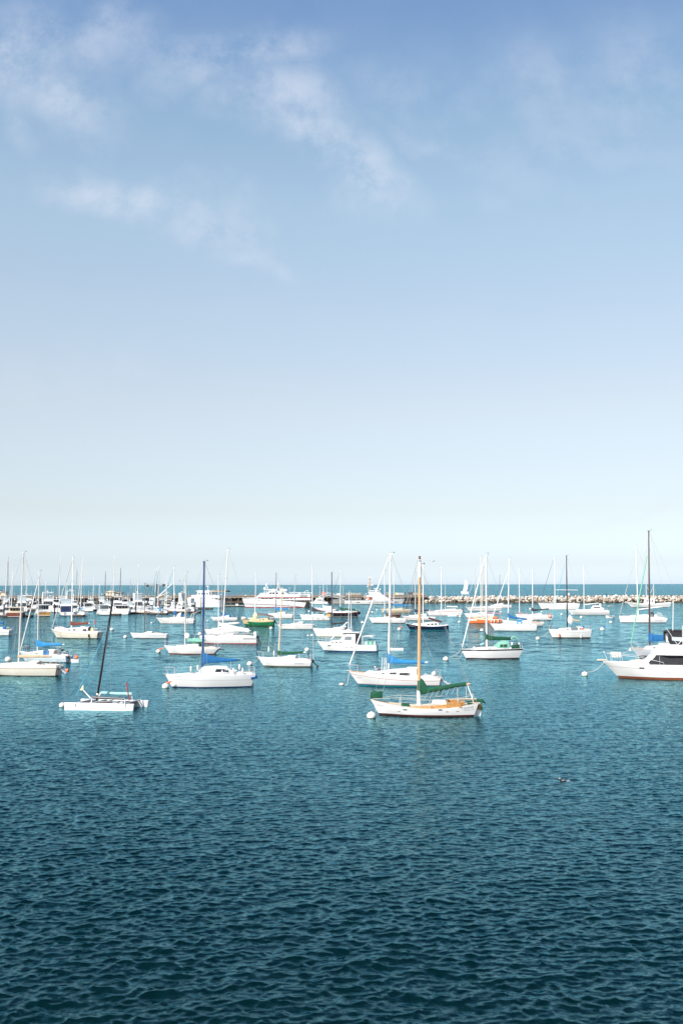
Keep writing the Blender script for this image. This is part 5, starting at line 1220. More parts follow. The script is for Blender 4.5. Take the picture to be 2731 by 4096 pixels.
# ---- low raft-like dinghy near the middle, dinghy by the catamaran
def dinghy(px0, px1, y, label, m=white, inner=palewood, grp=None, yaw=4, hgt=None):
    b = place('dinghy', label, 'dinghy', (px0, y-8), (px1, y-7), (y, y), yaw=yaw, br=.36, sag=.05, ob=.06, os=0, sw=.75, group=grp)
    make_hull(b.root, b.h, m, m, bootz=.03, deck=inner, bul=.18)
    mb = MB()
    for t in (.35, .65): x = -b.L/2+b.L*t; w_ = b.B/2*b.h.plan(t)*.9; mb.box(x-.1, x+.1, -w_, w_, b.h.zs(t)-.08, b.h.zs(t)-.04, palewood)
    mb.build('thwart', b.root); return b
dinghy(1557, 1613, 2600, 'low white dinghy piled with pale planks, behind the blue-covered sloop', inner=palewood)
dinghy(2420, 2456, 2470, 'small white dinghy beside the pilothouse catamaran')
dinghy(1788, 1826, 2464, 'white dinghy tied alongside the red-striped ketch')
dinghy(284, 318, 2647, 'small pale dinghy behind the outboard of the pale blue sloop', m=palegrey)

# ---- right fishing boat at the breakwater
b = place('fishing_boat', 'white wooden fishing boat with two masts, against the breakwater at far right', 'fishing boat', (2500, 2406), (2680, 2409), (2428, 2429), yaw=5, br=.26, sag=.6, ob=.14, os=.04, sw=.6)
make_hull(b.root, b.h, white, black, stripe=(greyb, .7, .06), bootz=.1); r = b.root
H3 = box_house(b, 'wheelhouse', 2574, 2612, 2394, b.deckz(b.X(2600)), 1.5, 1.5, .3, 0, white, over=.25); row_windows(b, H3, 2578, 2610, 3, .45, .8, dark, gap=.4)
for px, py in ((2582, 2333), (2611.5, 2330)):
    mb = MB(); u, z = b.loc(px, py); mb.cyl((u, 0, b.deckz(u)), (u, 0, z), .2, .14, alug, n=7); mb.build('mast', r)
mb = MB(); a = b.loc(2583, 2345); c = b.loc(2600, 2372); d = b.loc(2611, 2345); mb.cyl((a[0], 0, a[1]), (c[0], 0, c[1]), .09, m=alug, n=5); mb.cyl((d[0], 0, d[1]), (c[0], 0, c[1]), .09, m=alug, n=5); mb.tube([(a[0], 0, a[1]+.6), (b.X(2560), 0, b.deckz(-5))], .03, wire, 4); mb.build('boom', r)

# ---- sailing boat out at sea
P = on_water(1857, 2376.5)
b = place('sailing_yacht', 'white boat under full sail on the open sea beyond the breakwater', 'sailboat', (1842, 2366), (1873, 2366), (2376, 2376), yaw=12, br=.3, sag=0, ob=.08)
make_hull(b.root, b.h, white, white, bootz=.1)
mb = MB(); A = [(1859, 2320), (1865, 2322), (1869, 2330), (1870.5, 2342), (1869, 2355), (1866, 2364), (1850, 2365), (1853, 2350), (1857, 2332)]; A = [b.loc(*p) for p in A]
n = len(A); mb.add([(p[0], .0+.8*math.sin(i*.7), p[1]) for i, p in enumerate(A)]+[(p[0], .12+.8*math.sin(i*.7), p[1]) for i, p in enumerate(A)], [tuple(range(n)), tuple(range(2*n-1, n-1, -1))]+[(i, (i+1) % n, n+(i+1) % n, n+i) for i in range(n)], whiteC); mb.build('mainsail', b.root)
mb = MB(); u, z = b.loc(1858.5, 2312); mb.cyl((b.X(1857), -.2, .5), (u, -.2, z), .12, .08, alu, n=6); mb.build('mast', b.root)
blob_cover(b, 1862, 1872, 2363, 2369, navyC, 'cockpit_crew', w=.8)

# ================================================================= the big white vessels at the wharf
# ---- excursion boat with red stripe
b = place('excursion_boat', 'long white excursion boat with red deck stripe and slanted windows, tied at the float', 'ship', (970, 2397), (1242, 2412), (2428, 2430.5), yaw=4, br=.22, sag=-.5, ob=.045, os=.01, sw=.9, flare=.15)
make_hull(b.root, b.h, white, red, boot=red, stripe=(maroon, 1.75, .22), bootz=.2, lower=ltgrey if False else palegrey); r = b.root
z1 = b.deckz(b.X(1050))-.1
H1 = box_house(b, 'main_cabin', 1033, 1245, 2390, z1, 2.6, 2.9, 1.2, 0, white)
row_windows(b, H1, 1043, 1085, 3, .3, .78, greyglass, gap=.18, slant=1.2); row_windows(b, H1, 1088, 1098, 1, .3, .78, greyglass, gap=.5); row_windows(b, H1, 1104, 1155, 4, .3, .78, greyglass, gap=.2, slant=.9); row_windows(b, H1, 1158, 1185, 2, .3, .78, greyglass, gap=.5, slant=.6)
mb = MB(); mb.box(b.X(1202), b.X(1232), -2.95, 2.95, z1+.9, z1+2.0, greyb); mb.build('open_side', r)
mb = MB(); u0, z2 = b.loc(1040, 2389); mb.box(u0-.6, b.X(1246), -3.0, 3.0, z2-.12, z2+.08, red); mb.build('deck_stripe', r)
H2 = box_house(b, 'upper_deck', 1034, 1150, 2380, z2+.08, 2.5, 2.7, 1.5, .5, white)
mb = MB(); mb.box(b.X(1140), b.X(1243), -2.9, 2.9, z2+.06, b.loc(1200, 2378)[1], white, taper=(0, 0, .05, .05)); mb.build('bulwark', r)
H4 = box_house(b, 'wheelhouse', 1064, 1118, 2365, b.loc(1080, 2380)[1]-.05, 2.0, 2.1, 1.4, 0, white, over=.35); row_windows(b, H4, 1074, 1098, 2, .3, .85, dark, gap=.2, slant=.8); row_windows(b, H4, 1106, 1116, 1, .3, .85, dark)
H5 = box_house(b, 'lounge', 1112, 1158, 2365, b.loc(1080, 2380)[1]-.05, 2.0, 2.1, .2, 2.0, white, over=.2); row_windows(b, H5, 1126, 1140, 1, .2, .85, dark)
for px, rr in ((1081, .55), (1094, .7), (1104, .6), (1128, .6), (1136, .65), (1142, .5)):
    mb = MB(); x, z = b.loc(px, 2362); mb.tube([(x-rr, 0, z-.2), (x-rr*.7, 0, z+.25), (x+rr*.7, 0, z+.25), (x+rr, 0, z-.2)], [rr*.5, rr*.6, rr*.6, rr*.5], white, 9); mb.build('liferaft_canister', r)
mb = MB(); x, z = b.loc(1114, 2330); x0 = b.X(1107)
for s in (-.5, .5): mb.tube([(x0, s, b.loc(1107, 2363)[1]), (x, s*.4, z)], .12, alu, 6); mb.tube([(x0+1.4, s, b.loc(1107, 2363)[1]), (x, s*.4, z)], .09, alu, 6)
for q in (.3, .5, .7): mb.cyl((x0+(x-x0)*q-.3, -.6, b.loc(1107, 2363)[1]+(z-b.loc(1107, 2363)[1])*q), (x0+(x-x0)*q+.9, .6, b.loc(1107, 2363)[1]+(z-b.loc(1107, 2363)[1])*q), .07, m=alu, n=5)
mb.build('mast', r)
mb = MB(); x, z = b.loc(1067, 2344); zz = b.loc(1060, 2372)[1]
for a_ in (-1.2, 0, 1.2): mb.tube([(x+a_, -.6, zz-1.0), (x+a_*.3, 0, z)], .1, alu, 5); mb.tube([(x+a_, .6, zz-1.0), (x+a_*.3, 0, z)], .1, alu, 5)
mb.ball((x, 0, z+.4), .55, .55, .5, white, 10, 7); mb.ball((x-.9, 0, z-.9), .4, .4, .4, white, 8, 5); mb.box(x-1.4, x+1.4, -.8, .8, z-1.5, z-1.35, alu); mb.build('radar_arch', r)
H6 = box_house(b, 'fore_deck_cover', 1020, 1066, 2372, z2-.4, 1.6, 2.3, 2.6, .1, ltgrey if False else palegrey)
rails(b, 'bow_rail', .0, .24, .55, 12, m=white, r=.05)
mb = MB(); x0, z0 = b.loc(1158, 2375); x1, z1_ = b.loc(1243, 2376)
for s in (-1, 1):
    mb.tube([(x0, s*2.8, z0+.5), (x1, s*2.8, z1_+.5)], .06, white, 5)
    for k in range(9): mb.cyl((x0+(x1-x0)*k/8, s*2.8, z0-.3), (x0+(x1-x0)*k/8, s*2.8, z0+.5), .05, m=white, n=5)
mb.build('top_rail', r)
mb = MB(); mb.box(b.X(1193), b.X(1203), -.8, .8, b.loc(1200, 2378)[1], b.loc(1200, 2372)[1], palegrey); mb.box(b.X(1163), b.X(1170), -.8, .8, b.loc(1200, 2378)[1], b.loc(1200, 2370)[1], greyb); mb.build('deck_box', r)
mb = MB(); x, z = b.loc(1222, 2363); mb.tube([(b.X(1219), -1, b.loc(1219, 2378)[1]), (x-.3, -1, z-.3), (x+.3, -1, z), (b.X(1234), -1, z+.1), (b.X(1234), -1, b.loc(1234, 2378)[1])], .09, alu, 6); mb.build('davit', r)
for px, yt in ((1157, 2352), (1172, 2368)):
    mb = MB(); x, z = b.loc(px, yt); mb.cyl((x, .5, b.loc(px, 2378)[1]), (x, .5, z), .05, m=alug, n=5); mb.box(x-.35, x+.35, .4, .6, z, z+.1, alug); mb.build('aerial', r)
mb = MB(); xs = b.L/2; mb.add([(xs-2.3, -b.B*.455-.05, .0), (xs-.1, -b.B*.452-.05, .0), (xs+.02, -b.B*.47-.05, 2.2), (xs-1.3, -b.B*.47-.05, 2.2)], [(0, 1, 2, 3)], black); mb.build('stern_patch', r)

# ---- tour boat seen three-quarter from astern
b = place('tour_boat', 'white three-deck tour boat with beige upper awning, behind the blue mast', 'ship', (748, 2392), (890, 2400), (2424, 2436.5), yaw=24, br=.27, sag=-.4, ob=.05, os=0, sw=.95, flare=.1)
make_hull(b.root, b.h, white, bootteal, boot=bootteal, stripe=(greyb, 2.1, .12), bootz=.3); r = b.root
zd = b.deckz(0); h = b.h
xf, xa = -h.L*.33, h.L*.5-.05; w = b.B*.46
z1 = b.loc(830, 2391)[1]
def deckhouse(name, x0, x1, z0, z1_, ww, rf, m=white):
    H = House([(x0, ww*.7, ww*.66, z0, .05), (x0+rf, ww*.92, ww*.9, z0, (z1_-z0)*.98), ((x0+x1)/2, ww, ww*.985, z0, z1_-z0), (x1, ww, ww*.985, z0, z1_-z0)]); H.obj = H.build(name, r, m); return H
H1 = deckhouse('main_cabin', xf, xa-2.2, zd-.1, z1, w, 1.2)
for k in range(5): H1.window(H1.obj, xf+2.2+k*1.3, xf+3.2+k*1.3, .4, .85, greyglass, slant=.2)
for k in range(7): H1.window(H1.obj, xf+10+k*1.25, xf+10.8+k*1.25, .1 if k % 3 == 0 else .4, .85, dark if k % 2 else greyglass)
mb = MB()
for k in range(6):
    for s in (-1, 1): mb.cyl((xa-2.2+.42*k, s*w*.97, zd), (xa-2.2+.42*k, s*w*.97, z1), .07, m=white, n=5)
for k in range(6): mb.cyl((xa-.05, -w*.95+w*1.9*k/5, zd), (xa-.05, -w*.95+w*1.9*k/5, z1), .07, m=white, n=5)
mb.box(xa-2.1, xa-.12, -w*.9, w*.9, zd-.05, zd+.02, greyb); mb.build('aft_post', r)
mb = MB(); mb.box(xa-2.25, xa-2.15, -w*.9, w*.9, zd, z1-.1, charC); mb.build('aft_bulkhead', r)
z2 = b.loc(830, 2381)[1]
mb = MB(); mb.box(xf-.6, xa+.1, -w*1.04, w*1.04, z1-.05, z1+.1, white, taper=(.3, 0, .05, .05)); mb.build('upper_deck', r)
mb = MB()
for s in (-1, 1): mb.box(xf+.8, xa+.08, s*w*1.02-.05, s*w*1.02+.05, z1+.08, z2+.1, white)
mb.box(xa+.0, xa+.09, -w*1.0, w*1.0, z1+.08, z2+.1, white); mb.add([(xf-.6, -w*.9, z1+.08), (xf-.6, w*.9, z1+.08), (xf+.9, w*1.0, z2+.1), (xf+.9, -w*1.0, z2+.1)], [(0, 1, 2, 3)], white); mb.build('bulwark', r)
z3 = b.loc(830, 2365)[1]
H7 = deckhouse('wheelhouse', xf+2.5, xf+8.5, z2-.5, z3, w*.8, .5); 
for k in range(4): H7.window(H7.obj, xf+3.4+k*1.25, xf+4.4+k*1.25, .4, .88, greyglass)
mb = MB(); mb.box(xf+2.2, xf+9, -w*.88, w*.88, z3-.02, z3+.25, white, taper=(.6, .1, .3, .3)); mb.build('roof', r)
mb = MB(); rg = [[(x, y_, z3+.35-.5*abs(y_/w)**3+.0) for y_ in (-w*.95, -w*.7, 0, w*.7, w*.95)]+[(x, y_, z3+.25-.5*abs(y_/w)**3) for y_ in (w*.95, w*.7, 0, -w*.7, -w*.95)] for x in (xf+9, xf+13, xf+16, xa-3.2)]; mb.loft(rg, beigeC); mb.build('awning', r)
mb = MB()
for k in range(6):
    for s in (-1, 1): mb.cyl((xf+9.2+(xa-3.6-xf-9.2)*k/5, s*w*.9, z2-.8), (xf+9.2+(xa-3.6-xf-9.2)*k/5, s*w*.9, z3), .05, m=steel, n=5)
mb.build('awning_frame', r)
mb = MB(); mb.box(xf+10, xa-2, -w*.7, w*.7, z1+.1, z2+.3, greyb); mb.build('bench', r)
mb = MB(); x = xf+7; mb.cyl((x, 0, z3), (x, 0, z3+1.8), .15, .1, white, n=7); mb.box(x-.9, x+.4, -.12, .12, z3+1.9, z3+2.1, white); mb.cyl((x-4, .5, z3), (x-4, .5, z3+2.6), .04, m=alu, n=5); mb.cyl((x+4, .5, z3), (x+4.1, .5, z3+7), .06, .03, alu, n=5); mb.build('radar_mast', r)
hull_text(r, h, 'ATLANTIS CHARTERS', h.L*.30, h.zs(.8)-.7, .48, letterb)
mb = MB()
for k in range(12): mb.box(xf+9.3+k*1.0, xf+9.9+k*1.0, -w*1.03-.06, -w*1.03-.045, z2-.18, z2+.0, bluep)
mb.build('blue_trim', r)

# ---- coast guard cutter, bow to the right
b = place('patrol_cutter', 'white coast guard cutter with red bow slash and tan lattice mast', 'ship', (1377, 2407), (1619, 2402), (2417, 2415.5), yaw=-2, br=.18, sag=.15, ob=.005, os=.045, sw=.06, flare=.2)
# (its stern lies to the left: the hull is built the other way round)
bpy.data.objects.remove(b.root, do_unlink=True)
Lc = b.L; b.root = empty('patrol_cutter', b.C, R(182), 'white coast guard cutter with red bow slash and tan lattice mast', 'ship')
b.h = Hull(Lc, Lc*.17, 2.3, 1.65, .15, .05, .0, .92, .2, .75); r = b.root
pal = b.loc
def cl(px, py): u, z = pal(px, py); return -u, z
make_hull(r, b.h, white, maroon, boot=maroon, bootz=.12, stripe=(maroon, .03, .03), deck=greyb)
h = b.h
CS = 1      # in this rotated frame the viewer's side is +y
def cpatch(name, pts, m):
    mb = MB(); ps = []
    for px, py in pts: u, z = cl(px, py); q = h.side(u, z, CS, .03); ps.append(q)
    mb.add(ps, [tuple(range(len(ps)))], m); return mb.build(name, r)
for k in range(4): cpatch('bow_slash', [(1554.0+(k)*2.6, 2415.5), (1556.6+k*2.6, 2415.5), (1565.6+k*2.6, 2399.5), (1563.0+k*2.6, 2399.5)], mat('slash_red', (.62, .06, .05), .5))
cpatch('bow_slash', [(1565, 2415.5), (1567, 2415.5), (1576, 2399.5), (1574, 2399.5)], bluep)
cpatch('exhaust_stain', [(1420, 2408), (1437, 2411.5), (1437, 2408.5), (1433, 2407.5)], black)
me = text_mesh('U.S. COAST GUARD', 1.0, bold=True); u0, z0 = cl(1511, 2409)
for v in me.vertices: v.co = h.side(u0-v.co.x, z0+v.co.y, CS, .04)
me.materials.clear(); me.materials.append(letterg); link_mesh('lettering', me, r)
me = text_mesh('87312', .8, bold=True); u0, z0 = cl(1584, 2409)
for v in me.vertices: v.co = h.side(u0-v.co.x, z0+v.co.y, CS, .04)
me.materials.clear(); me.materials.append(letter); link_mesh('lettering', me, r)
def chouse(name, px0, px1, ytop, ybase, w, rf, ra, m=white, over=0):
    ua, zt = cl(px0, ytop); ub, _ = cl(px1, ytop); zb = cl(px0, ybase)[1]; x0, x1 = min(ua, ub), max(ua, ub)
    H = House([(x0, w, w*.92, zb, .05), (x0+rf, w, w*.92, zb, zt-zb), (x1-ra, w, w*.95, zb, zt-zb), (x1, w, w*.95, zb, .05 if ra > .05 else zt-zb)]); H.obj = H.build(name, r, m); H.zt = zt
    return H
chouse('deckhouse', 1462, 1558, 2381, 2400, 2.0, 2.6, .6); chouse('bridge_base', 1470, 1540, 2371, 2392, 1.8, 2.2, 1.0)
Hb = chouse('bridge', 1472, 1524, 2362, 2373, 1.7, 1.0, .5)
for k in range(6): a = cl(1522-8*k, 2362)[0]; Hb.window(Hb.obj, a, a+.62, .45, .9, dark)
mb = MB(); x = cl(1503, 2362)[0]; mb.cyl((x, 0, Hb.zt), (x, 0, Hb.zt+.9), .3, m=white, n=8); mb.box(x-1.1, x+1.1, -.5, .5, Hb.zt+.7, Hb.zt+.95, white); x = cl(1520, 2362)[0]; mb.ball((x, 0, Hb.zt+.5), .35, .35, .4, white, 8, 6); mb.build('radar', r)
mb = MB(); tanp = mat('mast_tan_paint', (.62, .42, .28), .6); x0, zb_ = cl(1476, 2362); x1, zt_ = cl(1479, 2305)
for a_, c_ in ((-.5, -.5), (.5, -.5), (.5, .5), (-.5, .5)): mb.cyl((x0+a_, c_, zb_), (x1+a_*.35, c_*.35, zt_), .07, m=tanp, n=5)
for k in range(6):
    f = k/6; f2 = (k+1)/6
    for s in (-1, 1): mb.cyl((x0+(x1-x0)*f-s*.5*(1-f*.6), -.4, zb_+(zt_-zb_)*f), (x0+(x1-x0)*f2+s*.5*(1-f2*.6), -.3, zb_+(zt_-zb_)*f2), .05, m=tanp, n=4)
for q, wd in ((.35, 1.6), (.55, 1.9), (.85, 1.0)): mb.box(x0+(x1-x0)*q-wd, x0+(x1-x0)*q+wd*.7, -.5, .5, zb_+(zt_-zb_)*q, zb_+(zt_-zb_)*q+.12, tanp)
mb.build('lattice_mast', r)
for px, py, s in ((1487, 2340, .5), (1472, 2338, .3), (1487, 2312, .35), (1478, 2309, .4), (1470, 2345, .3), (1484, 2330, .3)): mb = MB(); u, z = cl(px, py); mb.box(u-s, u+s, -.2, .2, z-s*.8, z+s*.7, white, taper=(.1,)*4); mb.build('aerial', r)
mb = MB(); mb.cyl((x1, 0, zt_), (x1, 0, zt_+1.6), .03, m=alug, n=4); mb.build('aerial', r)
mb = MB(); pa, za_ = cl(1453, 2398); pb, zb2 = cl(1465, 2380)
for s in (1.2, 1.8): mb.cyl((pa, s, za_), (pb, s, zb2), .06, m=white, n=5); mb.cyl((pa, s, za_+1), (pb, s, zb2+1), .04, m=white, n=5)
for k in range(7): f = k/6; mb.box(pa+(pb-pa)*f-.15, pa+(pb-pa)*f+.15, 1.2, 1.8, za_+(zb2-za_)*f, za_+(zb2-za_)*f+.05, white)
mb.build('stairway', r)
mb = MB(); u, z = cl(1470, 2393); mb.tube([(u+.6*math.cos(a_), 2.1, z+.45*math.sin(a_)) for a_ in [2*math.pi*k/12 for k in range(13)]], .12, orange, 6); u, z = cl(1480, 2393); mb.box(u-.8, u+.8, 2.0, 2.12, z-.6, z+.6, rust); mb.build('life_ring', r)
mb = MB()
for s in (-1, 1):
    for t0, t1, n in ((.02, .45, 14), (.72, .99, 12)):
        tp = []
        for k in range(n+1):
            t = t0+(t1-t0)*k/n; p = h.pt(t, 1, s); mb.cyl((p[0], p[1]*.96, p[2]), (p[0], p[1]*.96, p[2]+1.0), .03, m=white, n=4); tp.append((p[0], p[1]*.96, p[2]+1))
        mb.tube(tp, .03, white, 4)
mb.build('rail', r)
# ================================================================= marina on the left
def moored(name, label, x0, x1, ywl, yaw, cat='motor boat', fb=.11, group=None, Lk=None, **kw):
    """a berthed boat from the pixel columns it spans, seen partly end on"""
    b = Boat(); P = on_water((x0+x1)/2, ywl); d = P.y/F; w = (x1-x0)*d; ya = R(yaw); br = kw.pop('br', .34)
    L = Lk or w/(abs(math.cos(ya))+.47*br*abs(math.sin(ya)))
    ay = Vector((math.sin(ya), math.cos(ya), 0)); B = L*br
    C = P + Vector((-B*.24*math.sin(ya), B*.35+L*.5*abs(math.sin(ya))*.9, 0)); b.C = C; b.L, b.B, b.d = L, B, d*C.y/P.y
    b.root = empty(name, C, -ya, label, cat, group)
    b.h = Hull(L, B, fb*L*1.25, fb*L, kw.pop('sag', .02*L), kw.pop('ob', .09), kw.pop('os', .0), kw.pop('sw', .88), .15, .7)
    b.z = lambda py: (ywl-py)*b.d
    b.deckz = lambda x: b.h.zs(min(max(x/L+.5, 0), 1))-.06
    return b
MG = 'motor boats berthed in the marina'
def cruiser(label, x0, x1, ywl, ytop, yaw=55, br=.42, hull=white, bottom=black, stripe=None, fly=True, cloth=None, aft=None, boot=None, cabc=white, win=dark, seed=0, rail=True, arch=False, group=MG, **kw):
    yaw = yaw+10 if yaw > 45 else yaw; b = moored('motor_cruiser', label, x0, x1, ywl, yaw, group=group, br=br, **kw); h, r, L, B = b.h, b.root, b.L, b.B; rnd = random.Random(seed)
    make_hull(r, h, hull, bottom, boot=boot, stripe=stripe, bootz=.15, nt_=16)
    zt = b.z(ytop); zd = b.deckz(0); hh = max(1.6, (zt-zd)*(.5 if fly else .85)); hh = min(hh, .25*L)
    H = House([(-L*.30, B*.22, B*.2, zd, .06), (-L*.20, B*.36, B*.30, zd, hh*.45), (-L*.10, B*.41, B*.36, zd, hh), (L*.10, B*.42, B*.37, zd, hh), (L*.22, B*.42, B*.37, zd, hh)]); H.obj = H.build('cabin', r, cabc)
    n = 4
    for k in range(n): H.window(H.obj, -L*.08+L*.28*k/n+.06, -L*.08+L*.28*(k+1)/n-.06, .5, .88, win)
    mb = MB(); x = L*.22+.02
    for k in range(4): y = -B*.34+B*.68*k/4; mb.box(x, x+.03, y+.06, y+B*.17-.06, zd+hh*.42, zd+hh*.85, win)
    mb.build('aft_window', H.obj)
    mb = MB(); mb.box(-L*.14, L*.30, -B*.42, B*.42, zd+hh*.98, zd+hh*.98+.1, cabc, taper=(.15, .05, .05, .05)); mb.build('cabin_roof', r)
    z2 = zd+hh+.08
    if fly:
        f = House([(-L*.10, B*.26, B*.22, z2-.04, .1), (-L*.04, B*.34, B*.30, z2-.04, .75), (L*.16, B*.36, B*.33, z2-.04, .62), (L*.22, B*.36, B*.33, z2-.04, .3)]); f.build('flybridge', r, cabc)
        top = max(zt, z2+1.4)
        mb = MB()
        for s in (-1, 1):
            for x in (-L*.02, L*.18): mb.cyl((x, s*B*.33, z2), (x, s*B*.33, top), .05, m=steel, n=5)
        mb.build('bimini_frame', r)
        mb = MB(); mb.box(-L*.05, L*.20, -B*.36, B*.36, top-.02, top+.1, cloth or white, taper=(.12,)*4); mb.build('bimini', r)
        if cloth:
            mb = MB()
            for s in (-1, 1): mb.box(-L*.03, L*.17, s*B*.34-.01, s*B*.34+.01, z2+.6, top, paleglass)
            mb.box(L*.18, L*.185, -B*.33, B*.33, z2+.5, top, paleglass); mb.build('clear_panel', r)
        z2 = top
    if aft:
        mb = MB(); mb.box(L*.23, L*.48, -B*.40, B*.40, zd-.05, zd+hh*.95, aft, taper=(0, .35, .12, .12)); mb.build('cockpit_canvas', r)
    else:
        mb = MB()
        for s in (-1, 1): mb.box(L*.23, L*.49, s*B*.43-.06, s*B*.43+.06, zd-.05, zd+.45, cabc)
        mb.box(L*.465, L*.49, -B*.42, B*.42, zd-.05, zd+.45, cabc); mb.build('cockpit_coaming', r)
        mb = MB(); mb.box(L*.26, L*.36, -B*.25, B*.25, zd, zd+.55, greyb if seed % 2 else palewood, taper=(.05,)*4); mb.build('engine_box', r)
    for k in range(rnd.choice((1, 2))):
        mb = MB(); x = rnd.uniform(-L*.05, L*.15); y = rnd.choice((-1, 1))*B*.3; mb.cyl((x, y, z2-.3), (x+rnd.uniform(-.3, .3), y, z2+rnd.uniform(1.5, 4.0)), .035, .015, alu, n=5); mb.build('whip_aerial', r)
    mb = MB(); x = L*.05; mb.cyl((x, 0, z2), (x, 0, z2+.5), .06, m=white, n=6); mb.ball((x, 0, z2+.55), .32, .32, .2, white, 10, 5); mb.build('radar', r)
    if arch:
        mb = MB(); mb.tube([(L*.12, -B*.42, zd+hh), (L*.10, -B*.38, z2+.3), (L*.10, B*.38, z2+.3), (L*.12, B*.42, zd+hh)], .12, alu, 6); mb.tube([(L*.10, -B*.38, z2+.3), (L*.4, -B*.44, zd+.3)], .09, alu, 6); mb.build('radar_arch', r)
    if rail: rails(b, 'bow_rail', .02, .36, .65, 5, r=.03)
    x, y, z = h.pt(1, .55, 0.0); mb = MB(); mb.box(L*.5-.0, L*.5+.6, -B*.36, B*.36, .16, .24, white); mb.build('swim_platform', r)
    for t in (.55, .8):
        x, y, z = h.pt(t, 1, -1); mb = MB(); mb.tube([(x, y-.08, z-.1), (x, y-.1, z-.65)], .11, rnd.choice((fender, bluep, fender)), 7); mb.build('fender', r)
    return b
SG = 'sailing boats berthed in the marina'
def berthed(label, x0, x1, ywl, mast, yaw=50, hull=white, mc=alu, cover=None, jibm=None, stripe=None, Lk=None, boot=None, bottom=darkred, **kw):
    b = moored('berthed_sailboat', label, x0, x1, ywl, yaw, cat='sailboat', group=SG, br=.29, fb=.095, sw=.7, os=.03, Lk=Lk); h, r, L, B = b.h, b.root, b.L, b.B
    make_hull(r, h, hull, bottom, boot=boot, stripe=stripe, nt_=16)
    zd = b.deckz(-L*.1); H = House([(-L*.24, B*.15, B*.12, zd, .1), (-L*.12, B*.28, B*.24, zd, .4), (L*.14, B*.3, B*.26, zd-.05, .5)]); H.obj = H.build('cabin', r, white)
    for k in range(2): H.window(H.obj, -L*.1+k*L*.11, -L*.02+k*L*.11, .4, .75, dark)
    xt, yt, xb_ = mast; xm = -L*.08; P = on_water(xb_, ywl); C = b.root.matrix_basis
    ht = b.z(yt); lean = (xt-xb_)*b.d
    # move the boat so its mast stands in its own column
    m0 = (b.C + Vector((math.cos(-R(yaw))*xm, math.sin(-R(yaw))*xm, 0))); want = ray(xb_, ywl); b.root.location.x += want.x/want.y*m0.y - m0.x
    lx = lean*math.cos(R(yaw)); ly = lean*math.sin(R(yaw))
    mb = MB(); mb.tube([(xm, 0, zd), (xm+lx*.5, ly*.5, zd+(ht-zd)*.5), (xm+lx, ly, ht)], [.12, .11, .075], mc, 7); mb.build('mast', r)
    for f in ((.5,) if ht < 13 else (.35, .65)):
        mb = MB(); x, y, z = xm+lx*f, ly*f, zd+(ht-zd)*f; mb.cyl((x, y-B*.3, z+.1), (x, y+B*.3, z+.1), .035, m=mc, n=5); mb.build('spreader', r)
    mb = MB(); top = (xm+lx, ly, ht)
    for s in (-1, 1): mb.tube([(xm+.1, s*B*.42, zd), (xm+lx*.6, ly*.6+s*B*.26, zd+(ht-zd)*.6), top], .014, wire, 4)
    mb.tube([(L*.48, 0, zd), top], .014, wire, 4); mb.tube([(-L*.48, 0, zd+.2), (top[0], top[1], ht*.97)], .014, wire, 4); mb.build('rigging', r)
    if jibm:
        mb = MB(); mb.tube([(-L*.47, 0, zd+.3), ((-L*.47+top[0])*.5, top[1]*.5, (zd+ht)*.5), (top[0], top[1], ht*.95)], [.06, .10, .04], jibm, 6); mb.build('furled_jib', r)
    cover_mesh('sail_cover', r, xm, zd+2.0, zd+1.0, L*.28, zd+1.5, zd+1.25, cover or whiteC, k=9, seed=int(x0)); mb = MB(); mb.cyl((xm, 0, zd+1.15), (L*.31, 0, zd+1.35), .07, m=alu, n=6); mb.build('boom', r)
    rails(b, 'lifeline', .05, .95, .6, 6, r=.018)
    return b
trawlc = mat('trawler_buff', (.72, .62, .48), .5, noise=.15)
gold = mat('varnished_transom', (.50, .28, .07), .35, noise=.2, nscale=4)
cruiser('white cabin boat cut off by the left edge of the marina', -34, 20, 2464, 2398, 50, seed=1)
b = cruiser('buff old work boat with dark brown hull at the left end of the marina', 20, 86, 2470, 2428, 68, hull=brownC, bottom=black, fly=False, cabc=trawlc, seed=2)
b = cruiser('white motor boat with varnished golden transom', 122, 199, 2466, 2408, 57, fly=False, seed=3, aft=None)
mb = MB(); h = b.h; mb.box(b.L/2-.02, b.L/2+.05, -b.B*.43, b.B*.43, .3, h.hs+.2, gold, taper=(0, 0, .05, .05)); mb.build('transom', b.root)
mb = MB(); mb.box(b.L/2+.052, b.L/2+.07, -b.B*.3, b.B*.1, h.hs*.8, h.hs*.8+.18, black); mb.build('name_board', b.root)
cruiser('white sport fisher with tall radar arch behind the golden transom boat', 148, 214, 2448, 2374, 60, seed=4, arch=True)
cruiser('white express cruiser with navy canvas and clear flybridge panels', 219, 292, 2464, 2400, 60, seed=5, cloth=palegrey, aft=navyC, bottom=navy, boot=navy, win=blackC)
cruiser('white pilothouse boat behind the buff work boat', 46, 108, 2448, 2386, 58, seed=6, cloth=palegrey)
cruiser('white cruiser with brown-framed aft windows, centre of the marina front row', 376, 441, 2461, 2412, 58, fly=False, seed=7, win=greyglass)
cruiser('small white open motor boat with V-shaped transom', 458, 514, 2460, 2430, 72, fly=False, seed=8, cabc=white)
cruiser('white cruiser under a white-wrapped inflatable on its roof', 430, 498, 2448, 2388, 55, seed=9)
cruiser('white sport fisher with raked cabin and dark doorway', 508, 582, 2444, 2376, 48, seed=10, cloth=whiteC)
cruiser('white flybridge yacht right of the black floating shed', 688, 762, 2440, 2374, 40, seed=11, cloth=whiteC, arch=True)
cruiser('low white launch with red stripe at the outer dock', 688, 757, 2451, 2428, 30, fly=False, seed=12, stripe=(red, .15, .12))
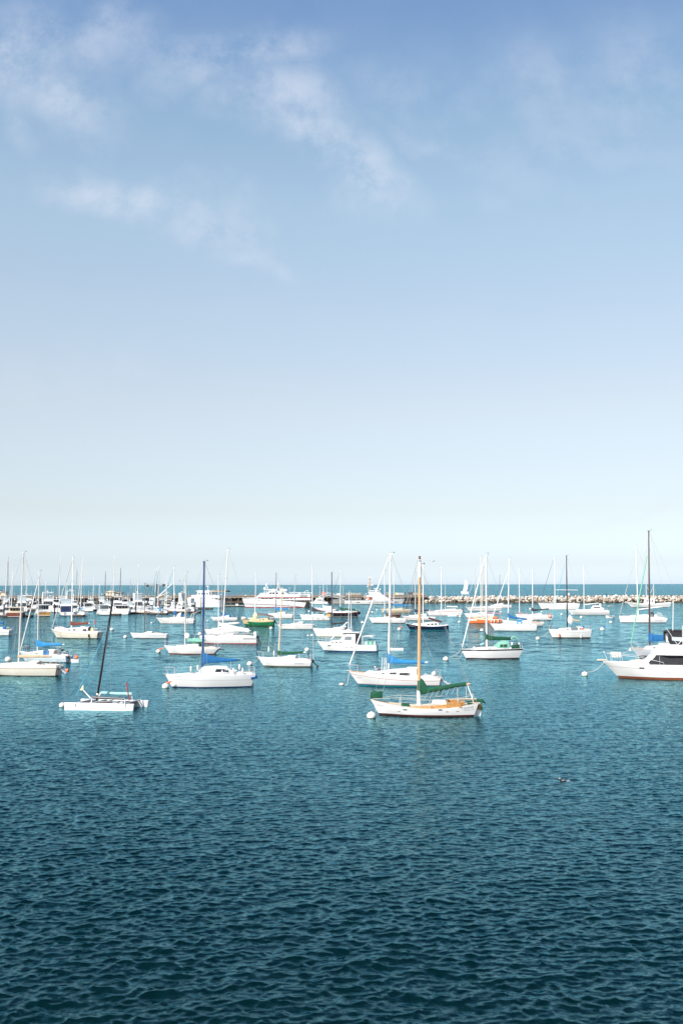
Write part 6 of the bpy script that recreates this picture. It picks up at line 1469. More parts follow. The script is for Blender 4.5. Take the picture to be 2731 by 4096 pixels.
cruiser('white cruiser stern with teal hatch in the second marina row', 340, 380, 2440, 2396, 60, seed=13)
cruiser('white cabin boat between the two left pilings', 86, 124, 2444, 2392, 58, seed=14, fly=False)
cruiser('white double-decked boat in front of the wharf, left of centre row', 256, 296, 2438, 2366, 62, seed=15, arch=True)
cruiser('grey-white cruiser deep in the marina beside the green tarp', 384, 426, 2434, 2384, 60, seed=16, cloth=greenC)
cruiser('small cream cabin boat beside the dark crane vessel', 540, 578, 2454, 2424, 30, seed=17, fly=False, hull=cream, cabc=cream)
cruiser('white cruiser in the third marina row behind the pilothouse boat', 60, 132, 2434, 2384, 60, seed=31)
cruiser('white cabin cruiser berthed between sport fisher and navy-canvas cruiser', 196, 244, 2450, 2400, 62, seed=32)
cruiser('white cruiser half hidden behind the blue boom cover', 318, 372, 2446, 2402, 58, seed=33, fly=False)
cruiser('white low boat under the lowered beige boom in the third row', 330, 392, 2430, 2396, 40, seed=34, fly=False, cabc=trawlc)
cruiser('white cruiser just left of the crane vessel gantry', 556, 606, 2438, 2392, 50, seed=35)
cruiser('white cruiser crowding the navy-sterned sloop', 612, 664, 2446, 2404, 35, seed=36, fly=False)
cruiser('white sport cruiser behind the V-transom boat', 470, 530, 2446, 2398, 55, seed=37)
cruiser('grey-canopied cruiser behind the far left sloops', -10, 42, 2438, 2390, 58, seed=38, cloth=greyb)
cruiser('white cruiser stern right of the striped furled jib', 262, 312, 2450, 2404, 60, seed=39)
cruiser('white flybridge boat between black shed and brown piling', 640, 700, 2432, 2388, 45, seed=40)
for k_, (a_, c_, y_, t_, w_, lab_) in enumerate(((100, 150, 2436, 2392, 55, 'white cruiser behind the cabin boat between the left pilings'), (166, 222, 2436, 2390, 50, 'white cruiser directly behind the tall-arched sport fisher'),
    (222, 266, 2432, 2388, 60, 'white cruiser deep behind the navy-canvas cruiser'), (298, 336, 2436, 2398, 45, 'small white cruiser left of the blue boom cover'), (404, 448, 2450, 2406, 58, 'white cruiser behind the right half of the front-row cruiser'),
    (498, 536, 2452, 2420, 60, 'small white cruiser between V-transom boat and orange-edged dock'), (568, 612, 2448, 2412, 40, 'low white cruiser before the crane vessel bow'), (664, 716, 2446, 2410, 30, 'white cruiser right of the black sign board'), (738, 790, 2440, 2396, 45, 'white cruiser at the outer dock beside the tour boat'), (0, 40, 2456, 2410, 60, 'white cruiser in front of the dark-masted far left sloop'))):
    cruiser(lab_, a_, c_, y_, t_, w_, seed=50+k_, fly=k_ % 3 != 0, cloth=(None, palegrey, whiteC)[k_ % 3], stripe=(None, (bluep, .2, .1), None, (red, .2, .08))[k_ % 4])
for x_, yt_, lab_ in ((262, 2330, 'short slim mast sloop right of the striped furled jib'), (372, 2310, 'slim white mast sloop behind the front-row cruiser'), (396, 2336, 'short white mast sloop left of the brown mast'), (520, 2318, 'slim white mast sloop left of the sport fisher'), (660, 2326, 'short white mast sloop above the black sign board'), (104, 2320, 'slim mast sloop between the left pilings'), (180, 2326, 'slim mast sloop behind the golden transom boat'), (736, 2330, 'slim mast sloop by the white flybridge yacht')):
    berthed(lab_, x_-24, x_+24, 2440, (x_+2, yt_, x_), cover=(whiteC, brightblueC, blueC, whiteC)[int(x_) % 4])
berthed('slim white mast sloop behind the black floating shed', 640, 700, 2442, (668, 2300, 666), cover=whiteC)
berthed('tall white-masted sloop at the far left berth', -8, 46, 2452, (27.5, 2229, 18), cover=whiteC)
berthed('dark-masted sloop at the far left berth', 2, 52, 2444, (29, 2230, 32), mc=navym, cover=navyC)
berthed('short-masted white sloop right of the buff work boat', 20, 78, 2456, (50, 2287, 46), jibm=alu, cover=whiteC)
berthed('sloop with striped furled jib behind the navy-canvas cruiser', 206, 262, 2446, (241, 2223, 235), jibm=greyb, cover=whiteC)
berthed('slender-masted sloop in the second marina row', 286, 332, 2444, (307, 2281, 301), cover=whiteC)
berthed('white-hulled sloop with bright blue boom cover in the front row', 288, 366, 2464, (329, 2235, 321), yaw=60, jibm=alu, cover=brightblueC, stripe=(greyb, .2, .05))
berthed('brown-masted sloop deep in the marina', 396, 440, 2436, (421, 2287, 419), mc=brownm, cover=whiteC)
berthed('tall slim sloop behind the buff wharf shed boats', 430, 486, 2442, (456, 2224, 451), jibm=alug, cover=whiteC)
berthed('dark-masted sloop beside the white-wrapped inflatable', 460, 506, 2440, (482, 2273, 479), mc=brownm, cover=blackC)
berthed('white-masted sloop moored across the sport fisher', 520, 580, 2450, (553, 2261, 550), jibm=alug, cover=whiteC)
berthed('sloop with radome on its mast next to the dark crane vessel', 574, 640, 2452, (625, 2272, 617), yaw=30, hull=white, cover=whiteC, jibm=greyb)
berthed('navy-sterned sloop with blue furled headsail and red sheer stripe', 592, 656, 2457, (635, 2265, 631), yaw=25, hull=navy, cover=brightblueC, jibm=tealline, stripe=(white, .02, .3))

# ---- dark crane vessel
b = moored('work_vessel', 'dark steel work vessel with crane booms and net gear on its mast', 578, 664, 2436, 20, cat='work boat', br=.3)
h, r, L, B = b.h, b.root, b.L, b.B; steelg = mat('weathered_steel', (.20, .18, .16), .8, noise=.4)
make_hull(r, h, greyb, black, bootz=.2)
H = House([(-L*.3, B*.3, B*.28, 1.6, .1), (-L*.27, B*.32, B*.3, 1.6, 2.6), (-L*.05, B*.32, B*.3, 1.6, 2.5)]); H.obj = H.build('wheelhouse', r, palegrey)
for k in range(3): H.window(H.obj, -L*.25+k*L*.06, -L*.21+k*L*.06, .55, .85, dark)
mb = MB(); zt = b.z(2337)
for s in (-1, 1): mb.cyl((L*.08, s*B*.25, 1.4), (L*.05, s*B*.12, zt), .22, .15, steelg, n=7)
mb.cyl((L*.05, -B*.6, zt-.3), (L*.05, B*.6, zt-.3), .12, m=steelg, n=6); mb.box(L*.05-4.2, L*.05+4.2, -.1, .1, zt-.9, zt-.7, steelg); mb.box(L*.05-4.4, L*.05-3.6, -.25, .25, zt-1.1, zt-.3, black); mb.box(L*.05+2.6, L*.05+3.4, -.25, .25, zt-.9, zt-.1, black); mb.box(L*.05-4.2, L*.05+4.2, -.06, .06, zt-.12, zt-.02, steelg); mb.build('gantry', r)
for e_, hgt in ((7.0, zt+.3), (5.4, zt-3.0)):
    mb = MB(); mb.cyl((L*.12, -.8, b.z(2392)), (L*.10+e_, -.8, hgt), .3, .17, palegrey if e_ > 6 else beigeh, n=7); mb.build('crane_boom', r)
mb = MB()
for k in range(7): mb.tube([(L*.05-3+k, 0, zt-.5), (L*.05-5+k*1.7, .4, 2.5)], .04, black, 4)
mb.build('rigging', r)
for k, (xx, cc, wd) in enumerate(((.16, steelg, 1.0), (.24, brownC, .8), (.33, navyC, .9), (.41, beigeh, .7), (.0, blackC, .8))):
    mb = MB(); mb.box(L*xx-wd, L*xx+wd, -B*.3, B*.3, 1.3, 2.4+.8*(k % 3), cc, taper=(.15,)*4); mb.build('deck_machinery', r)

# ---- floating shed with black board
P = on_water(670, 2437); d = P.y/F
e = empty('floating_shed', P+Vector((0, 3, 0)), R(-4), 'low floating shed with a large black sign board and grey curved roof', 'shed')
w = 28*d
mb = MB(); mb.box(-w, w*.85, -2, 2, .2, 1.7, mat('black_siding', (.03, .03, .032), .7)); mb.build('wall', e)
mb = MB(); mb.box(-w*.9, -w*.25, -2.4, 2.0, 1.5, 3.0, mat('weathered_wood', (.30, .27, .22), .85, noise=.35, nscale=2)); mb.build('annex', e)
mb = MB(); rg = [[(x, 2.6*math.cos(math.pi*k/8), 3.3+.9*math.sin(math.pi*k/8)) for k in range(9)] for x in (-w*1.2, w*.6)]; mb.loft(rg, mat('roof_grey', (.36, .34, .30), .8, noise=.3)); mb.build('roof', e)
mb = MB(); mb.box(-w*.1, w*.78, -2.2, -2.05, .9, 4.0, blackh); sb = mb.build('sign_board', e)
me = text_mesh('SPACE 37', .42, bold=True)
for v in me.vertices: v.co = (v.co.x+w*.34, -2.22, v.co.y+2.6)
me.materials.clear(); me.materials.append(letterw); link_mesh('lettering', me, sb)
mb = MB(); mb.box(-w*1.1, w, -2.8, 2.5, 0, .35, black); mb.build('float', e)

# ---- docks, pilings
dockm = mat('dock_timber', (.34, .25, .18), .85, noise=.35, nscale=1.2); dockside = mat('dock_float_black', (.03, .028, .026), .8, noise=.3)
def dock(label, px0, px1, y, deep=2.2, yaw=0, edge=None):
    a, c = on_water(px0, y), on_water(px1, y); e = empty('dock', (a+c)/2+Vector((0, deep/2, 0)), math.atan2(c.y-a.y, c.x-a.x)+R(yaw), label, 'dock', 'floating docks of the marina'); l = (c-a).length/2
    mb = MB(); mb.box(-l, l, -deep/2, deep/2, .42, .56, edge or dockm); mb.build('decking', e)
    mb = MB(); mb.box(-l+.05, l-.05, -deep/2+.05, deep/2-.05, -.1, .42, dockside); mb.build('float', e)
    rnd = random.Random(px0); k = 0
    mb = MB(); n = max(2, int(l/2.5))
    for k in range(n): x = -l+2*l*(k+.5)/n; mb.cyl((x-.12, -deep/2+.2, .62), (x+.12, -deep/2+.2, .62), .05, m=steel, n=5)
    mb.build('cleat_row', e)
    for k in range(max(1, int(l/4))):
        x = rnd.uniform(-l*.9, l*.9); mb = MB(); mb.box(x-.5, x+.5, -.3, .3, .56, 1.15, rnd.choice((white, white, palegrey, bluep)), taper=(.05, .05, .1, .05)); mb.build('dock_box', e)
dock('timber dock at the far left of the marina', -40, 126, 2468)
dock('short timber dock right of the navy-canvas cruiser', 288, 334, 2467)
dock('timber dock between the front-row cruiser and the V-transom boat', 440, 480, 2462)
dock('orange-edged dock in front of the sport fisher', 510, 600, 2456, edge=mat('dock_orange_edge', (.60, .38, .22), .8, noise=.3))
dock('dock beneath the navy-sterned sloop', 600, 668, 2459)
dock('long dock behind the red-striped launch', 655, 800, 2452)
dock('far dock alongside the white tour boat', 745, 850, 2437)
dock('second-row dock deep in the marina', -30, 560, 2444)
dock('pale concrete float between the tour boat and excursion boat', 898, 1012, 2427, deep=3.5, edge=beigeh)
piledark = mat('piling_dark', (.035, .028, .03), .8, noise=.3); pilebrown = mat('piling_brown', (.16, .08, .055), .8, noise=.3)
PL = [(17, 2465, 2417, 1), (33, 2452, 2402, 1), (112, 2447, 2405, 1), (122, 2466, 2414, 1), (219, 2465, 2415, 0), (319, 2460, 2415, 0), (330, 2438, 2393, 1), (358, 2436, 2402, 0), (437, 2444, 2400, 0), (478, 2442, 2398, 1), (511, 2440, 2398, 0), (544, 2452, 2414, 0), (640, 2446, 2410, 0), (715, 2438, 2397, 2), (781, 2452, 2407, 0), (805, 2436, 2386, 2), (982, 2428, 2384, 1), (60, 2440, 2400, 1), (268, 2436, 2398, 0), (150, 2442, 2402, 1), (395, 2440, 2404, 0), (590, 2440, 2404, 0)]
PN = ['left of the buff work boat', 'behind the far left dock', 'left of the golden transom boat', 'at the end of the far left dock', 'left of the navy-canvas cruiser', 'in front of the blue-covered berthed sloop', 'behind the blue-covered berthed sloop', 'behind the front-row cruiser', 'left of the white-wrapped inflatable', 'right of the white-wrapped inflatable', 'left of the dark-doored sport fisher', 'right of the dark-doored sport fisher', 'by the crane vessel', 'before the white flybridge yacht', 'standing alone at the outer dock end', 'before the tour boat', 'right of the tour boat on the concrete float', 'behind the pilothouse boat', 'behind the striped furled jib', 'behind the golden transom boat', 'left of the V-transom boat', 'left of the radome sloop']
for (px, yb, yt, k), nm in zip(PL, PN):
    P = on_water(px, yb); z = (yb-yt)*P.y/F
    e = empty('piling', P, 0, ('brown' if k == 2 else 'dark')+' mooring piling '+('with white cone cap ' if k == 1 else '')+nm, 'piling', 'pilings of the marina')
    mb = MB(); mb.cyl((0, 0, -.3), (0, 0, z), .2, .19, pilebrown if k == 2 else piledark, n=9); mb.build('post', e)
    if k == 1:
        mb = MB(); mb.cyl((0, 0, z), (0, 0, z+.62), .27, .03, white, n=10); mb.build('cap', e)

# ================================================================= the wharf
WY = 481.0
def wx(px): return (px-1365.5)/F*WY
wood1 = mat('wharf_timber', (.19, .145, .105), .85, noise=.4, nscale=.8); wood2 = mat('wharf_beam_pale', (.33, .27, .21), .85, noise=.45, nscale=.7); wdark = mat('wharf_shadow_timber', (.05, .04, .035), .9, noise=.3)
xa, xb = wx(-180), wx(1706)
e = empty('wharf', ((xa+xb)/2, WY+7, 0), 0, 'long weathered timber wharf on piles along the outer edge of the harbour', 'wharf'); hl = (xb-xa)/2
mb = MB(); mb.box(-hl, hl, -7, 7, 3.1, 3.6, wood1); mb.build('deck', e)
mb = MB(); mb.box(-hl-.1, hl+.1, -7.25, -7.003, 2.75, 3.15, wood2); mb.build('edge_beam', e)
mb = MB(); mb.box(-hl, hl, -7.3, -7.05, .5, .8, wood1); mb.build('lower_beam', e)
mb = MB(); mb.box(-hl, hl, -7.1, -6.8, 3.62, 4.0, wood2); mb.build('kerb', e)
rnd = random.Random(3); n = 64
for k in range(n):
    x = -hl+2*hl*(k+.5)/n+rnd.uniform(-.3, .3); mb = MB(); mb.cyl((x, -6.9, -.5), (x+rnd.uniform(-.1, .1), -6.9, 3.1), .22, m=wood1 if k % 3 else wood2, n=7); mb.build('pile', e)
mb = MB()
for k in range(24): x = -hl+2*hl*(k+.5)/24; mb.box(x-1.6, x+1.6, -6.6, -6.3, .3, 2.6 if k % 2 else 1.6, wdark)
mb.box(-hl, hl, -5.6, -5.2, -.2, 3.0, wdark); q = mb.build('bracing_and_shade', e)  # full-length dark sheet puts the shade beneath the deck into its colour
mb = MB(); z = 4.9
mb.cyl((-hl, 6.6, z), (hl, 6.6, z), .035, m=greyb, n=4); mb.cyl((-hl, 6.6, z-.5), (hl, 6.6, z-.5), .03, m=greyb, n=4)
for k in range(85): x = -hl+2*hl*k/84; mb.cyl((x, 6.6, 3.6), (x, 6.6, z+.05), .04, m=greyb, n=4)
mb.build('railing', e)
def onwharf(px, y=3.0): return Vector(((px-1365.5)/F*(WY+y), WY+y, 3.6))
for px0, px1, yt, lab, wc, rc in ((-30, 33, 2362, 'cream shed with dark gable roof on the wharf at far left', mat('shed_cream', (.66, .58, .46), .8, noise=.15), charC), (430, 464, 2362, 'buff shed with pale roof on the wharf, right of the brown mast', mat('shed_buff', (.68, .60, .48), .8, noise=.15), beigeC), (466, 494, 2366, 'weathered grey-green shed beside the buff shed', greyb, mat('roof_moss', (.22, .22, .16), .9, noise=.3))):
    P = onwharf((px0+px1)/2, 7); w = (px1-px0)/2*WY/F; z = (2384-yt)*WY/F*1.02
    s = empty('wharf_shed', P, 0, lab, 'shed', 'sheds standing on the wharf'); mb = MB(); mb.box(-w, w, -2, 2, 0, z*.72, wc); mb.build('wall', s)
    mb = MB(); mb.loft([[(x, -2.4, z*.70), (x, -2.4, z*.74), (x, 0, z*.74+(.35 if abs(x) > 0 else 0)), (x, 2.4, z*.74), (x, 2.4, z*.70)] for x in (-w-.25, w+.25)], rc); mb.add([(-w-.2, -2.35, z*.74), (w+.2, -2.35, z*.74), (0, -2.35, z)], [(0, 1, 2)], wc); mb.add([(-w-.3, -2.45, z*.73), (0, -2.45, z*1.02), (0, 2.4, z*1.02), (-w-.3, 2.4, z*.73), (w+.3, -2.45, z*.73), (w+.3, 2.4, z*.73)], [(0, 1, 2, 3), (1, 4, 5, 2)], rc); mb.build('roof', s)
    for k in (-.35, .35): mb = MB(); mb.box(w*k-.3, w*k+.1, -2.03, -1.98, z*.3, z*.58, dark); mb.build('window', s)
for px, yt, lab in ((1279, 2350, 'grey lamp post on the wharf near the excursion boat stern'), (1371, 2350, 'grey lamp post on the wharf at the foot of the gangway')):
    s = empty('lamp_post', onwharf(px, 6), 0, lab, 'lamp post', 'lamp posts on the wharf'); z = (2384-yt)*WY/F; mb = MB(); mb.cyl((0, 0, 0), (0, 0, z), .12, .09, alug, n=6); mb.build('post', s)
    mb = MB(); mb.box(-.5, .5, -.25, .25, z-.05, z+.35, greyb, taper=(.15,)*4); mb.build('lamp_head', s)
s = empty('floodlight_pole', onwharf(1307, 6), 0, 'tall thin pole with two arms above the gangway', 'lamp post'); z = (2384-2333)*WY/F
mb = MB(); mb.cyl((0, 0, 0), (0, 0, z), .11, .07, alug, n=6); mb.build('post', s)
mb = MB(); mb.cyl((-.9, 0, z), (.9, 0, z+.05), .05, m=alug, n=5); mb.box(-1.0, -.6, -.2, .2, z-.1, z+.05, white); mb.box(.5, .95, -.2, .2, z-.1, z+.05, white); mb.build('lamp_arm', s)
# gangway truss and railed float
a = at_dist(1276, 2397, WY-3); t_ = at_dist(1312, 2382, WY-3); c = at_dist(1378, 2399, WY-3); s = empty('gangway', ((a.x+c.x)/2, WY-3, 0), 0, 'grey truss gangway rising to the wharf and sloping down to its float', 'gangway'); ox = (a.x+c.x)/2
mb = MB()
for yy in (0, 1.4):
    for dz in (0, 1.4):
        mb.cyl((a.x-ox, yy, a.z+dz), (t_.x-ox, yy, t_.z+dz), .10, m=palegrey, n=5); mb.cyl((t_.x-ox, yy, t_.z+dz), (c.x-ox, yy, c.z+dz), .10, m=palegrey, n=5)
    for p, q, n_ in ((a, t_, 4), (t_, c, 8)):
        for k in range(n_):
            f, g = k/n_, (k+1)/n_; x0, z0, x1, z1 = p.x+(q.x-p.x)*f-ox, p.z+(q.z-p.z)*f, p.x+(q.x-p.x)*g-ox, p.z+(q.z-p.z)*g
            mb.cyl((x0, yy, z0), (x0, yy, z0+1.4), .06, m=palegrey, n=4); mb.cyl((x0, yy, z0), (x1, yy, z1+1.4), .05, m=palegrey, n=4)
mb.build('truss', s)
mb = MB(); mb.add([(a.x-ox, 0, a.z+.05), (t_.x-ox, 0, t_.z+.05), (t_.x-ox, 1.4, t_.z+.05), (a.x-ox, 1.4, a.z+.05), (c.x-ox, 0, c.z+.05), (c.x-ox, 1.4, c.z+.05)], [(0, 1, 2, 3), (1, 4, 5, 2)], greyb); mb.build('walkway', s)
s = empty('railed_float', onwharf(1353, -6) - Vector((0, 0, 3.6)), 0, 'float with white slatted railing at the cutter stern', 'dock'); w = 24*WY/F
mb = MB(); mb.box(-w, w, -1.2, 1.2, 0, .4, dockm); mb.build('decking', s)
mb = MB()
for k in range(5): mb.cyl((-w, -1.1, .5+.34*k), (w, -1.1, .5+.34*k), .05, m=white, n=4)
for k in range(8): mb.cyl((-w+2*w*k/7, -1.1, .4), (-w+2*w*k/7, -1.1, 1.95), .05, m=white, n=4)
mb.build('railing', s)
# blue-trimmed boat behind the excursion boat
cruiser('white boat with blue-trimmed radar arch behind the excursion boat stern', 1236, 1312, 2417, 2384, 8, seed=21, fly=False, arch=True, group=None, br=.22, fb=.09)
# clutter on the wharf
rnd = random.Random(11)
items = [(1293, 1.6, 1.9, orange, 'orange equipment cover on the wharf by the gangway', 'cover'), (1583, 1.5, 1.4, mat('tank_yellow', (.62, .55, .30), .6, noise=.2), 'pale yellow tank on the wharf right of the cutter', 'tank'), (1352, 1.8, 1.1, white, 'white box on the wharf behind the gangway', 'box'), (1548, 1.2, 1.6, greyb, 'grey cabinet on the wharf behind the cutter', 'cabinet'), (1640, 2.6, 1.7, charC, 'dark cage on the wharf right of the yellow tank', 'cage'), (1617, .5, 1.9, blackC, 'dark bollard at the wharf end', 'bollard'), (118+1080, .8, .9, white, 'white locker on the wharf behind the excursion boat', 'locker'), (884, .5, .9, white, 'small white bin on the wharf beside the tour boat', 'bin'), (700, .9, 1.6, beigeh, 'leaning beige board on the wharf behind the marina', 'board')]
for px, w_, hh, m_, lab, nm in items:
    s = empty('wharf_'+nm, onwharf(px, 1.5), 0, lab, nm); mb = MB(); mb.box(-w_/2, w_/2, -.6, .6, 0, hh*.8, m_, taper=(.08,)*4); mb.build('body', s); mb = MB(); mb.box(-w_/2+.02, w_/2-.02, -.55, .55, hh*.8, hh, m_, taper=(.2, .2, .2, .2)); mb.build('lid', s)
for k, (px0, px1) in enumerate(((1384, 1440), (1590, 1612), (1650, 1688))):
    s = empty('barrier_rail', onwharf((px0+px1)/2, .8), 0, ['buff timber barrier along the wharf above the cutter stern', 'white rail on the wharf over the cutter bow', 'timber barrier at the wharf end by the rocks'][k], 'barrier'); w_ = (px1-px0)/2*WY/F; mb = MB(); mm = palewood if k != 1 else white
    for zz in (.5, 1.0): mb.box(-w_, w_, -.05, .05, zz, zz+.22, mm)
    mb.build('rail', s); n_ = max(2, int(w_*2/2.2))
    for j in range(n_): mb = MB(); x = -w_+2*w_*j/(n_-1); mb.box(x-.1, x+.1, .052, .2, 0, 1.35, mm); mb.build('post', s)

# ================================================================= the breakwater
rk = [mat('rock_pale', (.66, .60, .52), .9, dirt=(.36, .29, .22), nscale=1.1, bump=.6, bscale=5), mat('rock_tan', (.48, .40, .32), .9, dirt=(.25, .19, .14), nscale=1.0, bump=.6, bscale=5), mat('rock_white', (.78, .73, .66), .9, dirt=(.50, .42, .34), nscale=1.4, bump=.6, bscale=5)]
rwet = mat('rock_weedy', (.10, .075, .045), .75, dirt=(.04, .035, .02), nscale=1.5, bump=.6, bscale=5)
def rock_mesh(seed, m):
    rnd = random.Random(seed); bm = bmesh.new(); bmesh.ops.create_icosphere(bm, subdivisions=2, radius=1.0)
    cuts = [(Vector((rnd.uniform(-1, 1), rnd.uniform(-1, 1), rnd.uniform(-1, 1))).normalized(), rnd.uniform(.45, .8)) for _ in range(9)]
    for v in bm.verts:
        for n_, d_ in cuts:
            q = v.co.dot(n_)
            if q > d_: v.co -= n_*(q-d_)
        v.co += Vector((rnd.uniform(-1, 1), rnd.uniform(-1, 1), rnd.uniform(-1, 1)))*.03
    me = bpy.data.meshes.new('rock'); bm.to_mesh(me); bm.free(); me.materials.append(m); return me
rocks = {k: [rock_mesh(k*20+i, (rk+[rwet])[k]) for i in range(6)] for k in range(4)}
def rock_spot(rnd, x, row):
    f = row/3.0
    return Vector((x+rnd.uniform(-.5, .5), 478.5+f*6.5+rnd.uniform(-.4, .4), .1+f*2.75+rnd.uniform(-.22, .3)))
rnd = random.Random(5); x0, x1 = wx(1697), wx(2760); cnt = 0
RG = 'pale boulders facing the harbour along the breakwater'
for row in range(4):
    n_ = 74
    for k in range(n_):
        x = x0+(x1-x0)*(k+(.5 if row % 2 else 0))/n_; p = rock_spot(rnd, x, row)
        kk = 3 if (row == 0 and rnd.random() < .9) or (row == 1 and rnd.random() < .3) else rnd.choice((0, 0, 1, 2) if row > 1 else (0, 1, 1))
        o = link_mesh('rock', rnd.choice(rocks[kk])); sc = rnd.uniform(.62, 1.05)*(1.0 if row else 1.1); o.location = p; o.scale = (sc*rnd.uniform(1, 1.35), sc, sc*rnd.uniform(.6, .85)); o.rotation_euler = (rnd.uniform(-.4, .4), rnd.uniform(-.3, .3), rnd.uniform(0, 6.28))
        tag(o, 'rough pale boulder heaped on the breakwater, facing the harbour', 'boulder', RG); cnt += 1
# the rest of the heap: small fill stones, back slope and the stretch beyond the picture
mb = MB(); proto = []
for k in (0, 1, 2, 3):
    for me in rocks[k][:3]: proto.append(([v.co.copy() for v in me.vertices], [tuple(p.vertices) for p in me.polygons], (rk+[rwet])[k]))
def stone(p, sc, kk=None):
    vs, fs, m = proto[rnd.randrange(0, 9) if kk is None else 9+rnd.randrange(3)]; q = Euler((rnd.uniform(0, 6), rnd.uniform(0, 6), rnd.uniform(0, 6))).to_matrix()
    mb.add([q @ v*sc+p for v in vs], fs, m)
for k in range(800):
    x = rnd.uniform(x0-1, x1); f = rnd.random(); stone(Vector((x, 479.2+f*6.2, f*2.75-.2)), rnd.uniform(.4, .75), 1 if f < .2 else None)
for k in range(150): stone(Vector((rnd.uniform(x0-2, x1+60), 487.5+rnd.uniform(0, 6), rnd.uniform(1.0, 2.6))), rnd.uniform(.9, 1.5))
for k in range(220): x = rnd.uniform(x1, x1+70); f = rnd.random(); stone(Vector((x, 478.5+f*7, f*2.9)), rnd.uniform(.9, 1.4), 1 if f < .2 else None)
for k in range(60): x = rnd.uniform(wx(1600), x0+3); f = rnd.random(); stone(Vector((x, 482+f*6, f*2.2-.4)), rnd.uniform(.8, 1.3), 1 if f < .6 else None)
mb.v += []; vs = [(x, y, z) for x in (x0-2, x1+70) for y, z in ((480.5, -.3), (486, 2.0), (489, 2.0), (496, -.4))]
mb.add(vs, [(0, 1, 5, 4), (1, 2, 6, 5), (2, 3, 7, 6), (0, 3, 2, 1), (4, 5, 6, 7)], rwet)
o = mb.build('rubble', smooth=0); tag(o, 'small stones filling the breakwater between its boulders', 'rubble', kind='stuff')
s = empty('channel_marker', at_dist(2274, 2398, 486), 0, 'pale round concrete post on the breakwater behind the black mast', 'post'); z0 = at_dist(2274, 2412, 486).z-s.location.z; z1 = at_dist(2274, 2373, 486).z-s.location.z
mb = MB(); mb.cyl((0, 0, z0), (0, 0, z1), .52, m=palegrey, n=12); mb.build('post', s); mb = MB(); mb.cyl((0, 0, z1), (0, 0, z1+.12), .6, m=white, n=12); mb.build('cap', s)

# ================================================================= birds
birdd = mat('bird_dark', (.03, .028, .03), .8); birdw = mat('bird_white', (.75, .74, .70), .8); birdg = mat('bird_grey', (.33, .34, .36), .8); beak = mat('beak', (.7, .45, .1), .6)
def bird_body(body, head, wing, s=1.0):
    mb = MB()
    mb.tube([(.30*s, 0, .06*s), (.2*s, 0, .07*s), (.05*s, 0, .08*s), (-.1*s, 0, .1*s), (-.17*s, 0, .16*s), (-.19*s, 0, .24*s)], [.015*s, .05*s, .09*s, .085*s, .05*s, .035*s], body, 8)
    mb.ball((-.2*s, 0, .27*s), .05*s, .042*s, .04*s, head, 8, 6); mb.cyl((-.24*s, 0, .265*s), (-.31*s, 0, .25*s), .016*s, .005*s, beak, n=5)
    for k in (-1, 1): mb.tube([(-.08*s, k*.07*s, .11*s), (.08*s, k*.085*s, .12*s), (.25*s, k*.03*s, .09*s)], [.03*s, .045*s, .01*s], wing, 6)
    return mb
rnd = random.Random(9)
cm = bird_body(birdd, birdd, birdd, 1.7).build('cormorant'); cme = cm.data; bpy.data.objects.remove(cm)
for k in range(26):
    x = rnd.uniform(x0, x1-3); y = 485.2; o = link_mesh('cormorant', cme); o.location = (x, y, 3.15+rnd.uniform(0, .45)); o.rotation_euler = (0, R(20), rnd.uniform(0, 6.28)); o.scale = (1, 1, 1.3)
    tag(o, 'dark seabird perched on the crest of the breakwater', 'seabird', 'dark seabirds perched on the breakwater crest')
o = bird_body(birdd, birdw, birdg, 1.0); r_ = o.build('duck'); P = on_water(2247, 3124); r_.location = P + Vector((0, 0, -.04)); r_.scale = (.65,)*3; r_.rotation_euler = (0, 0, R(20)); tag(r_, 'small dark and white duck swimming alone on the open water in front', 'duck')
mb = MB(); rr = random.Random(4)
for k in range(26): a_ = rr.uniform(-.6, .6); d_ = rr.uniform(.0, .38); mb.ball((.3+d_, a_*.35, .0+rr.uniform(0, .1)*(1-d_)), .018, .018, .014, birdw, 5, 3)
q = mb.build('splash', r_)
def gull(px, py, Y, lab, s=1.0, yaw=20, dark=False):
    P = at_dist(px, py, Y); e = empty('seagull', P, R(yaw), lab, 'seagull'); bd = birdg if dark else birdw
    mb = MB(); mb.tube([(.3*s, 0, 0), (.1*s, 0, .01), (-.15*s, 0, .02), (-.28*s, 0, .03)], [.02*s, .08*s, .08*s, .04*s], bd, 8); mb.ball((-.3*s, 0, .04*s), .055*s, .05*s, .05*s, bd, 8, 5); mb.cyl((-.34*s, 0, .035*s), (-.42*s, 0, .02*s), .015*s, .004*s, beak, n=5); mb.build('body', e)
    for k in (-1, 1):
        w = MB(); w.loft([[(-.12*s, k*.05*s, .03*s), (.1*s, k*.05*s, .03*s), (0, k*.05*s, .055*s)], [(-.16*s, k*.4*s, .17*s), (.04*s, k*.4*s, .16*s), (-.05*s, k*.4*s, .185*s)], [(-.03*s, k*.78*s, .10*s), (.03*s, k*.78*s, .10*s), (0, k*.78*s, .11*s)]], bd); w.build('wing', e)
gull(2431, 2426, 262, 'white gull gliding low over the water behind the pilothouse catamaran', 2.2, 80)
gull(1732, 2245, 120, 'pale gull flying in the sky right of the wooden mast', .7, 60)
gull(1946+4, 2211, 150, 'tiny distant gull in the sky beside the white-masted sloop', .5, 70, True)
gull(721, 2324, 200, 'tiny dark bird over the sea left of the grey mast', .6, 60, True)
for px, py, lab in ((249, 2599, 'small dark bird swimming beyond the boom of the pale blue sloop'), (110, 2592, 'long dark seabird on the water behind the furled jib at left')):
    o = bird_body(birdd, birdw, birdg, 1.3).build('seabird'); o.location = on_water(px, py); tag(o, lab, 'seabird')
